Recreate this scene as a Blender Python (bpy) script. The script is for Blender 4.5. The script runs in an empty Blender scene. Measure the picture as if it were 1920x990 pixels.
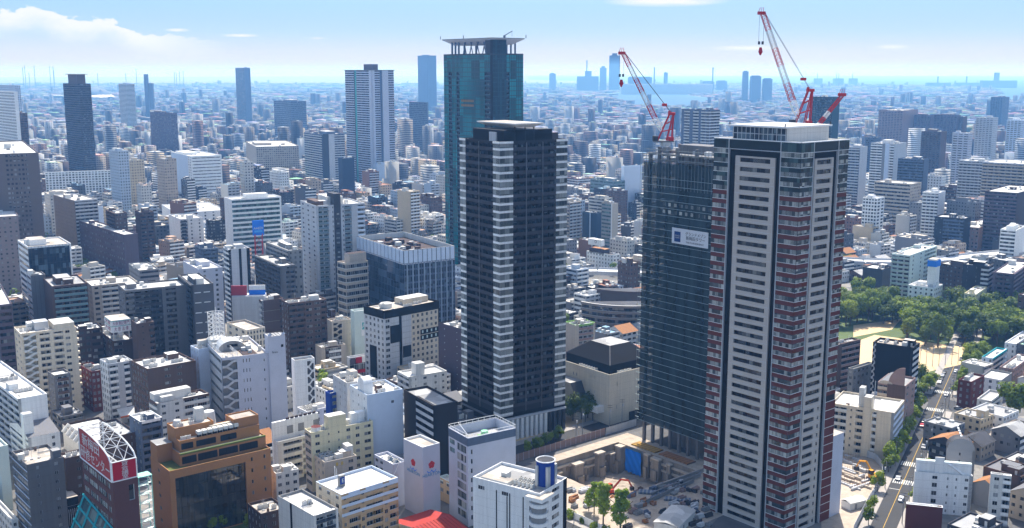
import bpy, math, random
import numpy as np
from math import radians, sin, cos, tan, atan, atan2, sqrt, pi, floor
from mathutils import Vector, Matrix
random.seed(7)
sc = bpy.context.scene
COL = sc.collection
# ------------------------------------------------------------------ camera
H, F, TP = 160.0, 2010.0, 0.180
PITCH = atan(TP); CP, SP = cos(PITCH), sin(PITCH)
cd = bpy.data.cameras.new('camera'); cam = bpy.data.objects.new('camera', cd); COL.objects.link(cam)
cam.location = (0, 0, H); cam.rotation_euler = (pi/2-PITCH, 0, 0)
cd.sensor_width = 36; cd.lens = 36*F/1920; cd.clip_start = 1; cd.clip_end = 200000
sc.camera = cam
# ------------------------------------------------------------------ light
SUN_AZ, SUN_EL = 10.0, 56.0          # degrees clockwise from the view axis, elevation
SUN_STR, SKY_STR, EXPO = 3.4, 0.105, 1.25
HAZE_D, HAZE_COL, HAZE_ABS = 0.000125, (0.19, 0.47, 1.0), (0.80, 0.88, 1.0)
w = bpy.data.worlds.new('World'); sc.world = w; w.use_nodes = True
def build_world():
    nt = w.node_tree; nt.nodes.clear()
    N = lambda t, **k: (lambda n: ([setattr(n, a, b) for a, b in k.items()], n)[1])(nt.nodes.new(t))
    L = nt.links.new
    out = N('ShaderNodeOutputWorld'); bg = N('ShaderNodeBackground'); bg.inputs[1].default_value = SKY_STR
    sky = N('ShaderNodeTexSky', sky_type='NISHITA', sun_disc=False)
    sky.sun_elevation = radians(SUN_EL); sky.sun_rotation = radians(SUN_AZ)
    sky.altitude = 100; sky.air_density = 1.0; sky.dust_density = 1.6; sky.ozone_density = 1.0
    tc = N('ShaderNodeTexCoord'); sp = N('ShaderNodeSeparateXYZ'); L(tc.outputs['Generated'], sp.inputs[0])
    def math_(op, a, b=None, c=None, clamp=False):
        n = N('ShaderNodeMath', operation=op); n.use_clamp = clamp
        for i, x in enumerate((a, b, c)):
            if x is None: continue
            if isinstance(x, (int, float)): n.inputs[i].default_value = x
            else: L(x, n.inputs[i])
        return n.outputs[0]
    def mix(f, a, b):
        n = N('ShaderNodeMix', data_type='RGBA')
        if isinstance(f, (int, float)): n.inputs[0].default_value = f
        else: L(f, n.inputs[0])
        for i, x in ((6, a), (7, b)):
            if isinstance(x, tuple): n.inputs[i].default_value = x + (1,)
            else: L(x, n.inputs[i])
        return n.outputs[2]
    def band(x, lo, hi):
        n = N('ShaderNodeMapRange', interpolation_type='SMOOTHSTEP'); L(x, n.inputs[0])
        n.inputs[1].default_value = lo; n.inputs[2].default_value = hi; return n.outputs[0]
    z = sp.outputs[2]
    az = math_('ARCTAN2', sp.outputs[0], sp.outputs[1])           # bearing of the sky direction
    # clean blue summer air low over the bay
    low = math_('SUBTRACT', 1.0, band(z, 0.03, 0.22))
    ramp = N('ShaderNodeValToRGB'); L(math_('MULTIPLY', z, 10.0, clamp=True), ramp.inputs[0])
    e = ramp.color_ramp.elements
    e[0].position = 0.0; e[0].color = (3.2, 2.75, 3.3, 1)
    e[1].position = 1.0; e[1].color = (.85, 2.1, 4.0, 1)
    x = e.new(0.07); x.color = (3.0, 2.9, 3.45, 1)
    x = e.new(0.18); x.color = (2.65, 2.95, 3.55, 1)
    x = e.new(0.34); x.color = (1.8, 2.7, 3.9, 1)
    x = e.new(0.60); x.color = (1.05, 2.25, 4.1, 1)
    base = mix(math_('MULTIPLY', low, 0.9), sky.outputs[0], ramp.outputs[0])
    # clouds: bearing/elevation space
    cb = N('ShaderNodeCombineXYZ'); L(math_('MULTIPLY', az, 9.0), cb.inputs[0]); L(math_('MULTIPLY', z, 26.0), cb.inputs[1])
    n1 = N('ShaderNodeTexNoise'); n1.inputs['Scale'].default_value = 1.3; n1.inputs['Detail'].default_value = 7; n1.inputs['Roughness'].default_value = .58
    L(cb.outputs[0], n1.inputs[0])
    cb2 = N('ShaderNodeCombineXYZ'); L(math_('MULTIPLY', az, 22.0), cb2.inputs[0]); L(math_('MULTIPLY', z, 95.0), cb2.inputs[1])
    n2 = N('ShaderNodeTexNoise'); n2.inputs['Scale'].default_value = 1.0; n2.inputs['Detail'].default_value = 6; n2.inputs['Roughness'].default_value = .6
    L(cb2.outputs[0], n2.inputs[0])
    # cumulus bank: its top falls from the far end of the bank to the middle of the view
    prof = N('ShaderNodeFloatCurve'); mr = N('ShaderNodeMapRange'); L(az, mr.inputs[0])
    mr.inputs[1].default_value = -0.6; mr.inputs[2].default_value = 0.0
    L(mr.outputs[0], prof.inputs[1])
    c = prof.mapping.curves[0]
    pts = [(0, .6), (.257, .56), (.29, .575), (.315, .61), (.34, .54), (.38, .49), (.405, .53), (.43, .47), (.455, .38), (.5, .35), (.6, .28), (1, .1)]
    c.points[0].location = pts[0]; c.points[1].location = pts[-1]
    for p_ in pts[1:-1]: c.points.new(*p_)
    prof.mapping.update()
    top = math_('MULTIPLY', prof.outputs[0], 0.088)
    edge = math_('ADD', top, math_('MULTIPLY', math_('SUBTRACT', n2.outputs[0], 0.5), 0.016))
    edge = math_('ADD', edge, math_('MULTIPLY', math_('SUBTRACT', n1.outputs[0], 0.5), 0.012))
    cb3 = N('ShaderNodeCombineXYZ'); L(math_('MULTIPLY', az, 110.0), cb3.inputs[0]); L(math_('MULTIPLY', z, 150.0), cb3.inputs[1])
    n3 = N('ShaderNodeTexNoise'); n3.inputs['Scale'].default_value = 1.0; n3.inputs['Detail'].default_value = 5; L(cb3.outputs[0], n3.inputs[0])
    edge = math_('ADD', edge, math_('MULTIPLY', math_('SUBTRACT', n3.outputs[0], 0.5), 0.011))
    d = math_('SUBTRACT', edge, z)
    inside = band(d, 0.0, 0.0022)
    fade = math_('SUBTRACT', 1.0, band(d, 0.004, 0.026))
    side = math_('SUBTRACT', 1.0, band(az, -0.34, -0.24))
    bank = math_('MULTIPLY', math_('MULTIPLY', inside, side), math_('ADD', math_('MULTIPLY', fade, 0.80), 0.08))
    skyc = mix(bank, base, (4.0, 4.0, 4.1))
    # thin wisps: (bearing, elevation, half width, half height, strength)
    tot = None
    for (a, el, wa, we, s) in ((.139, .0618, .058, .0055, .95), (.212, .0203, .034, .0026, .75), (.335, .0205, .016, .0022, .7),
                               (-.243, .0310, .018, .0018, .8), (-.296, .0352, .012, .0018, .7), (-.176, .0290, .008, .0014, .5)):
        da = math_('DIVIDE', math_('SUBTRACT', az, a), wa); de = math_('DIVIDE', math_('SUBTRACT', z, el), we)
        r = math_('ADD', math_('MULTIPLY', da, da), math_('MULTIPLY', de, de))
        m = math_('SUBTRACT', 1.0, math_('SQRT', r), clamp=True)
        m = math_('MULTIPLY', m, math_('MULTIPLY', n2.outputs[0], 3.2 * s), clamp=True)
        tot = m if tot is None else math_('MAXIMUM', tot, m)
    skyc = mix(tot, skyc, (3.9, 3.95, 4.1))
    L(skyc, bg.inputs[0]); L(bg.outputs[0], out.inputs[0])
build_world()
sl = bpy.data.lights.new('sun', 'SUN'); sl.energy = SUN_STR; sl.angle = radians(.5); sl.color = (1, .955, .89)
so = bpy.data.objects.new('sun', sl); COL.objects.link(so)
_s = Vector((sin(radians(SUN_AZ))*cos(radians(SUN_EL)), cos(radians(SUN_AZ))*cos(radians(SUN_EL)), sin(radians(SUN_EL))))
so.rotation_euler = _s.to_track_quat('Z', 'Y').to_euler(); so.location = _s*2000
vs = sc.view_settings
vs.view_transform = 'Standard'; vs.look = 'None'; vs.gamma = 1; vs.exposure = EXPO; vs.use_curve_mapping = False
sc.render.engine = 'CYCLES'
cy = sc.cycles
cy.use_denoising = True; cy.max_bounces = 5; cy.diffuse_bounces = 2; cy.glossy_bounces = 2; cy.transmission_bounces = 2
cy.volume_bounces = 0; cy.transparent_max_bounces = 12; cy.caustics_reflective = False; cy.caustics_refractive = False
cy.use_adaptive_sampling = True; cy.adaptive_threshold = 0.02
# ------------------------------------------------------------------ pixel <-> world
def ray(px, py):
    u = (px-960)/F; v = (495-py)/F
    return Vector((u, CP+v*SP, -SP+v*CP))
def at_z(px, py, z=0.0):
    d = ray(px, py); t = (z-H)/d.z
    return Vector((0, 0, H)) + d*t
def at_y(px, py, Y):
    d = ray(px, py); return Vector((0, 0, H)) + d*(Y/d.y)
def proj(p):
    r = (p[0], p[1], p[2]-H); dp = r[1]*CP - r[2]*SP; up = r[1]*SP + r[2]*CP
    return 960+F*r[0]/dp, 495-F*up/dp, dp
# ------------------------------------------------------------------ materials
MATS = {}
def lin(c): return tuple(((x/255)/12.92 if x/255 <= .04045 else ((x/255+.055)/1.055)**2.4) for x in c)
def mat(name, color, rough=.8, var=.12, scale=.25, metal=0, spec=.2, streak=.0, patch=0):
    if name in MATS: return MATS[name]
    m = bpy.data.materials.new(name); MATS[name] = m; m.use_nodes = True
    nt = m.node_tree; b = nt.nodes['Principled BSDF']; L = nt.links.new
    b.inputs['Roughness'].default_value = rough; b.inputs['Metallic'].default_value = metal
    b.inputs['Specular IOR Level'].default_value = spec
    if var:
        tc = nt.nodes.new('ShaderNodeTexCoord'); mp = nt.nodes.new('ShaderNodeMapping'); L(tc.outputs['Object'], mp.inputs[0])
        mp.inputs['Scale'].default_value = (1, 1, .22 if streak else 1)
        n = nt.nodes.new('ShaderNodeTexNoise'); n.inputs['Scale'].default_value = scale; n.inputs['Detail'].default_value = 6; n.inputs['Roughness'].default_value = .65
        L(mp.outputs[0], n.inputs[0])
        oi = nt.nodes.new('ShaderNodeObjectInfo')
        a = nt.nodes.new('ShaderNodeMath'); a.operation = 'MULTIPLY_ADD'; L(n.outputs[0], a.inputs[0])
        a.inputs[1].default_value = var*2; a.inputs[2].default_value = 1-var
        fac = a.outputs[0]
        def mm(op, x, y, z_=None):
            n_ = nt.nodes.new('ShaderNodeMath'); n_.operation = op
            for i, v in enumerate((x, y, z_)):
                if v is None: continue
                if isinstance(v, (int, float)): n_.inputs[i].default_value = v
                else: L(v, n_.inputs[i])
            return n_.outputs[0]
        if streak:      # rain streaks, storey joints
            m2 = nt.nodes.new('ShaderNodeMapping'); L(tc.outputs['Object'], m2.inputs[0]); m2.inputs['Scale'].default_value = (1.1, 1.1, .05)
            n2 = nt.nodes.new('ShaderNodeTexNoise'); n2.inputs['Scale'].default_value = 1.0; n2.inputs['Detail'].default_value = 5; L(m2.outputs[0], n2.inputs[0])
            fac = mm('MULTIPLY', fac, mm('MULTIPLY_ADD', n2.outputs[0], .42, .79))
            sx = nt.nodes.new('ShaderNodeSeparateXYZ'); L(tc.outputs['Object'], sx.inputs[0]); j = mm('LESS_THAN', mm('FRACT', mm('DIVIDE', sx.outputs[2], 3.1), 0), .035); fac = mm('MULTIPLY', fac, mm('MULTIPLY_ADD', j, -.2, 1.0))
        if patch:       # patched sheets of roofing
            vo = nt.nodes.new('ShaderNodeTexVoronoi'); vo.inputs['Scale'].default_value = .16; vo.distance = 'CHEBYCHEV'; L(tc.outputs['Object'], vo.inputs[0]); sr = nt.nodes.new('ShaderNodeSeparateColor'); L(vo.outputs['Color'], sr.inputs[0])
            fac = mm('MULTIPLY', fac, mm('MULTIPLY_ADD', sr.outputs[0], .5, .68))
        hs = nt.nodes.new('ShaderNodeHueSaturation'); hs.inputs['Color'].default_value = tuple(color)+(1,); L(fac, hs.inputs['Value'])
        L(hs.outputs[0], b.inputs['Base Color'])
    else:
        b.inputs['Base Color'].default_value = tuple(color)+(1,)
    return m
def glass(name, color, light=(.36, .36, .35), cell=(1.7, 1.7, 3.1), amount=.32, rough=.08, spec=.28):
    """window glass, random panes lighter: drawn blinds, and reflections painted into the teal glass"""
    if name in MATS: return MATS[name]
    m = bpy.data.materials.new(name); MATS[name] = m; m.use_nodes = True
    nt = m.node_tree; b = nt.nodes['Principled BSDF']; L = nt.links.new
    b.inputs['Roughness'].default_value = rough; b.inputs['Specular IOR Level'].default_value = spec; b.inputs['IOR'].default_value = 1.45
    tc = nt.nodes.new('ShaderNodeTexCoord'); oi = nt.nodes.new('ShaderNodeObjectInfo')
    dv = nt.nodes.new('ShaderNodeVectorMath'); dv.operation = 'DIVIDE'; L(tc.outputs['Object'], dv.inputs[0]); dv.inputs[1].default_value = cell
    fl = nt.nodes.new('ShaderNodeVectorMath'); fl.operation = 'FLOOR'; L(dv.outputs[0], fl.inputs[0])
    wn = nt.nodes.new('ShaderNodeTexWhiteNoise'); wn.noise_dimensions = '4D'; L(fl.outputs[0], wn.inputs[0]); 
    mw = nt.nodes.new('ShaderNodeMath'); mw.operation = 'MULTIPLY'; L(oi.outputs['Random'], mw.inputs[0]); mw.inputs[1].default_value = 91.7
    L(mw.outputs[0], wn.inputs['W'])
    r = nt.nodes.new('ShaderNodeValToRGB'); L(wn.outputs[0], r.inputs[0]); r.color_ramp.interpolation = 'LINEAR'
    e = r.color_ramp.elements; e[0].position = 1-amount-.15; e[0].color = tuple(color)+(1,); e[1].position = 1.0; e[1].color = tuple(light)+(1,)
    x = e.new(0.0); x.color = tuple(c*.6 for c in color)+(1,)
    L(r.outputs[0], b.inputs['Base Color'])
    return m
WHITE = (.74, .74, .72); CREAM = (.62, .54, .41)
PAL = dict(
 white=mat('white_paint', (.80, .80, .79), streak=1), offwhite=mat('offwhite_render', (.62, .61, .58), streak=1), cream=mat('cream_render', (.64, .55, .42), streak=1),
 yellowcream=mat('yellow_cream_render', (.66, .60, .40), streak=1), beige=mat('beige_tile', (.46, .40, .33), streak=1), tan=mat('tan_tile', (.48, .33, .19), streak=1),
 grey=mat('grey_concrete', (.25, .25, .25), streak=1), lightgrey=mat('light_grey_panel', (.50, .51, .53), streak=1), midgrey=mat('mid_grey_tile', (.15, .146, .15), streak=1),
 darkgrey=mat('dark_grey_tile', (.050, .048, .053), streak=1), black=mat('black_panel', (.011, .010, .009), streak=1, spec=.08), charcoal=mat('charcoal_tile', (.026, .023, .024), spec=.12),
 brown=mat('brown_tile', (.105, .068, .056), streak=1), darkbrown=mat('dark_brown_tile', (.055, .035, .032), streak=1), redbrown=mat('red_brown_brick', (.125, .035, .028), spec=.1),
 pinkbrown=mat('pink_brown_tile', (.28, .19, .17)), orange=mat('orange_brown_tile', (.38, .18, .07), scale=.5), lavender=mat('lavender_grey_panel', (.50, .52, .60)),
 paleblue=mat('pale_blue_panel', (.56, .64, .76)), palegreen=mat('pale_green_panel', (.55, .64, .60)), blue=mat('blue_paint', (.015, .05, .28)), signblue=mat('sign_blue', (.02, .20, .75)),
 teal=mat('teal_paint', (.03, .33, .36)), tealframe=mat('teal_frame', (.10, .36, .34)), red=mat('red_paint', (.50, .03, .035)), redroof=mat('red_metal_roof', (.36, .04, .03)),
 crimson=mat('crimson_sign', (.45, .012, .03)), greenroof=mat('green_roof_paint', (.25, .60, .36)), roofwhite=mat('white_roof_coating', (.60, .585, .56), var=.3, scale=.12, patch=1),
 roofbeige=mat('beige_roof', (.46, .405, .345), var=.3, scale=.15, patch=1), roofgrey=mat('grey_roof', (.36, .355, .35), var=.3, scale=.15, patch=1), roofdark=mat('dark_roof', (.06, .06, .068), var=.3, scale=.2, patch=1),
 metal=mat('galvanised_metal', (.52, .53, .54), rough=.45, metal=.3), alu=mat('aluminium_frame', (.55, .56, .57), rough=.4, var=0), darkframe=mat('dark_frame', (.05, .05, .055), rough=.4, var=0),
 unit=mat('unit_casing', (.62, .61, .57), var=.1), dark=mat('dark_void', (.015, .015, .018), var=0), rust=mat('rusty_steel', (.33, .15, .06), var=.3, scale=.8),
 slate=mat('slate_roof', (.16, .16, .17), scale=.6), purple=mat('purple_brown_tile', (.12, .088, .105), streak=1), bluegrey=mat('blue_grey_tile', (.105, .135, .195), streak=1),
 gold=mat('yellow_panel', (.62, .44, .06), var=.1), steelgreen=mat('green_steel', (.30, .62, .50), var=.1), asphalt=mat('asphalt', (.042, .042, .044), scale=.05, var=.35),
 lineW=mat('white_marking', (.52, .52, .50), var=.3, scale=1.5), lineY=mat('yellow_marking', (.46, .29, .05), var=.3, scale=1.5), pave=mat('paving', (.34, .31, .28), scale=.4, var=.25),
 sand=mat('sand_pitch', (.58, .42, .24), scale=.03, var=.15), earth=mat('site_earth', (.40, .33, .26), scale=.35, var=.5), trunk=mat('bark', (.10, .075, .05), scale=1), net=mat('net_steel', (.2, .22, .22)),
)
PAL['gl'] = glass('window_glass', (.016, .019, .024))
PAL['glb'] = glass('blue_window_glass', (.012, .028, .05), (.13, .19, .23), amount=.2)
PAL['gld'] = glass('dark_window_glass', (.007, .008, .010), (.22, .22, .21), amount=.22)
PAL['glc'] = glass('curtained_glass', (.05, .065, .07), (.46, .47, .44), cell=(1.3, 1.3, 3.15), amount=.5)
PAL['glt'] = glass('teal_tower_glass', (.002, .07, .085), (.005, .23, .26), cell=(5.5, 5.5, 14), amount=.75, rough=.03, spec=.4)  # brighter cells put reflected light into the teal glass colour
PAL['glteal'] = glass('green_tint_glass', (.03, .07, .075), (.12, .22, .21), amount=.4)
def M(k): return PAL[k] if isinstance(k, str) else k
# ------------------------------------------------------------------ mesh builder
class MB:
    def __init__(s): s.v = []; s.f = []; s.m = []; s.mats = []
    def mi(s, k):
        m = M(k)
        if m not in s.mats: s.mats.append(m)
        return s.mats.index(m)
    def poly(s, pts, k):
        n = len(s.v); s.v += [tuple(p) for p in pts]; s.f.append(tuple(range(n, n+len(pts)))); s.m.append(s.mi(k))
    def box(s, x0, y0, z0, x1, y1, z1, k, top=None, bottom=True):
        if x1 < x0: x0, x1 = x1, x0
        if y1 < y0: y0, y1 = y1, y0
        n = len(s.v); s.v += [(x0, y0, z0), (x1, y0, z0), (x1, y1, z0), (x0, y1, z0), (x0, y0, z1), (x1, y0, z1), (x1, y1, z1), (x0, y1, z1)]
        i = s.mi(k); t = s.mi(top) if top else i
        fs = [(0, 1, 5, 4), (1, 2, 6, 5), (2, 3, 7, 6), (3, 0, 4, 7), (4, 5, 6, 7)]; ms = [i, i, i, i, t]
        if bottom: fs.append((3, 2, 1, 0)); ms.append(i)
        s.f += [tuple(a+n for a in f) for f in fs]; s.m += ms
    def prism(s, ring, z0, z1, k, top=None, cap0=False):
        """vertical prism on a ccw ring of (x,y)"""
        n = len(s.v); q = len(ring)
        s.v += [(x, y, z0) for x, y in ring]+[(x, y, z1) for x, y in ring]; i = s.mi(k)
        for a in range(q):
            b = (a+1) % q; s.f.append((n+a, n+b, n+q+b, n+q+a)); s.m.append(i)
        s.f.append(tuple(range(n+q, n+2*q))); s.m.append(s.mi(top) if top else i)
        if cap0: s.f.append(tuple(range(n+q-1, n-1, -1))); s.m.append(i)
    def cyl(s, x, y, z0, z1, r, k, n=12, r1=None, top=None):
        r1 = r if r1 is None else r1
        b = len(s.v); i = s.mi(k)
        s.v += [(x+r*cos(2*pi*a/n), y+r*sin(2*pi*a/n), z0) for a in range(n)]+[(x+r1*cos(2*pi*a/n), y+r1*sin(2*pi*a/n), z1) for a in range(n)]
        for a in range(n): s.f.append((b+a, b+(a+1) % n, b+n+(a+1) % n, b+n+a)); s.m.append(i)
        s.f.append(tuple(range(b+n, b+2*n))); s.m.append(s.mi(top) if top else i)
        s.f.append(tuple(range(b+n-1, b-1, -1))); s.m.append(i)
    def bar(s, a, b, r, k, n=4):
        a = Vector(a); b = Vector(b); d = (b-a)
        if d.length < 1e-6: return
        d.normalize(); u = d.orthogonal().normalized(); w_ = d.cross(u); q = len(s.v); i = s.mi(k)
        for p in (a, b):
            for j in range(n):
                t = 2*pi*(j+.5)/n; s.v.append(tuple(p+u*(r*cos(t))+w_*(r*sin(t))))
        for j in range(n): s.f.append((q+j, q+(j+1) % n, q+n+(j+1) % n, q+n+j)); s.m.append(i)
        s.f.append(tuple(range(q+n-1, q-1, -1))); s.f.append(tuple(range(q+n, q+2*n))); s.m += [i, i]
    def add(s, o, mw=None):
        n = len(s.v)
        s.v += [tuple(mw @ Vector(p)) for p in o.v] if mw is not None else o.v
        mp = [s.mi(m) for m in o.mats]
        s.f += [tuple(a+n for a in f) for f in o.f]; s.m += [mp[i] for i in o.m]
    def mesh(s, name):
        me = bpy.data.meshes.new(name); me.from_pydata(s.v, [], s.f)
        for m in s.mats: me.materials.append(m)
        assert len(s.m) == len(s.f) == len(me.polygons), (name, len(s.m), len(s.f), len(me.polygons)); me.polygons.foreach_set('material_index', s.m); me.update(); return me
    def build(s, name, parent=None, **k):
        if not s.f: return None
        return link(name, s.mesh(name), parent, **k)
def link(name, data, parent=None, loc=None, rotz=None, kind=None, label=None):
    o = bpy.data.objects.new(name, data); COL.objects.link(o)
    if parent: o.parent = parent
    if loc is not None: o.location = loc
    if rotz is not None: o.rotation_euler = (0, 0, rotz)
    if kind: o['kind'] = kind
    if label: o['label'] = label
    return o
def thing(name, label, cat, loc=(0, 0, 0), rotz=0, group=None):
    return tag(link(name, None, None, loc, rotz), label, cat, group)
def tag(o, label, cat, group=None):
    o['label'] = label; o['category'] = cat
    if group: o['group'] = group
    return o
def struct(name, mb): return mb.build(name, kind='structure')
def text(name, body, size, parent, loc, rot, k, align='CENTER', sx=1.0, space=1.0):
    c = bpy.data.curves.new(name, 'FONT'); c.body = body; c.size = size; c.align_x = align; c.align_y = 'CENTER'; c.extrude = .02; c.space_line = space
    c.materials.append(M(k)); t = bpy.data.objects.new(name, c); me = bpy.data.meshes.new_from_object(t); bpy.data.objects.remove(t); bpy.data.curves.remove(c)
    o = link(name, me, parent, loc); o.rotation_euler = rot; o.scale = (sx, 1, 1); return o
# ------------------------------------------------------------------ shared small elements (cached meshes)
CACHE = {}
def element(key, fn):
    if key not in CACHE:
        mb = MB(); fn(mb); CACHE[key] = [mb, None]
    return CACHE[key]
def win_el(w, h, nm=2, gl='gl', fr='alu', rail=False):
    w = round(w, 2); h = round(h, 2)
    def f(mb):
        mb.poly([(0, 0, 0), (w, 0, 0), (w, 0, h), (0, 0, h)], gl); t = .06
        for x in [0]+[w*i/nm-t/2 for i in range(1, nm)]+[w-t]: mb.box(x, -.05, 0, x+t, .0, h, fr, bottom=False)
        mb.box(0, -.05, h-t, w, 0, h, fr); mb.box(-.04, -.12, -.06, w+.04, 0, .0, fr)
        if rail:
            mb.box(0, -.10, h*.42, w, -.07, h*.45, fr)
    return element(('w', w, h, nm, gl, fr, rail), f)
def pane_el(w, h, gl='gl'):
    w = round(w, 2); h = round(h, 2)
    return element(('p', w, h, gl), lambda mb: mb.poly([(0, 0, 0), (w, 0, 0), (w, 0, h), (0, 0, h)], gl))
def bal_el(w, d, pk, fk='offwhite', ph=1.1, gap=.12, fin=.14, fh=3.0, glassp=False):
    """one balcony bay: slab, parapet, a full-height party fin at its start, doors behind are separate; origin at the recess plane"""
    w = round(w, 2); d = round(d, 2); fh = round(fh, 2)
    def f(mb):
        mb.box(0, -d, -.18, w, 0, 0, fk)
        mb.box(0, -d-.02, -.22 if not glassp else .05, w, -d+.10, ph, pk)
        mb.box(0, -d-.05, ph, w, -d+.12, ph+.05, pk if pk in DARKS or k_dark(pk) else 'alu')
        if fin: mb.box(0, -d+.1, 0, fin, 0, fh-.18, fk)
    return element(('b', w, d, pk, fk, ph, fin, fh, glassp), f)
LIMIT = 100
k_dark = lambda k: not isinstance(k, str) and k.name.startswith('charcoal')
DARKS = ('charcoal', 'darkgrey', 'black', 'midgrey', 'brown', 'darkbrown', 'purple', 'bluegrey')
UNIT = {}
def ac_el():
    def f(mb):
        mb.box(0, 0, .15, 1.6, .9, 1.5, 'unit'); mb.cyl(.45, .45, 1.5, 1.56, .33, 'dark', 10); mb.cyl(1.15, .45, 1.5, 1.56, .33, 'dark', 10)
        for x in (.1, 1.4): mb.box(x, .05, 0, x+.12, .85, .15, 'metal')
        mb.box(.1, -.02, .3, 1.5, 0, 1.35, 'metal')
    return element('ac', f)
def tank_el():
    def f(mb):
        mb.box(0, 0, .6, 2.6, 2.0, 2.5, 'offwhite')
        for x in (0, .87, 1.73, 2.6): mb.box(x-.04, -.04, .6, x+.04, 2.04, 2.54, 'unit')
        for x in (.2, 2.2):
            for y in (.2, 1.6): mb.box(x, y, 0, x+.2, y+.2, .6, 'metal')
        mb.cyl(1.3, 1, 2.5, 2.65, .35, 'unit', 10)
    return element('tank', f)
def cyl_tank_el():
    def f(mb):
        mb.cyl(0, 0, .7, 2.6, 1.1, 'unit', 14); mb.cyl(0, 0, 2.6, 2.95, 1.1, 'unit', 14, .3)
        for a in range(4): mb.box(.7*cos(a*pi/2+.8)-.08, .7*sin(a*pi/2+.8)-.08, 0, .7*cos(a*pi/2+.8)+.08, .7*sin(a*pi/2+.8)+.08, .7, 'metal')
    return element('ctank', f)
def ant_el():
    def f(mb):
        mb.cyl(0, 0, 0, .25, .5, 'roofgrey', 8); mb.bar((0, 0, 0), (0, 0, 4.2), .05, 'metal')
        for z in (2.6, 3.2, 3.8): mb.bar((-.7, 0, z), (.7, 0, z), .03, 'metal')
    return element('ant', f)
BLDS = []
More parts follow.
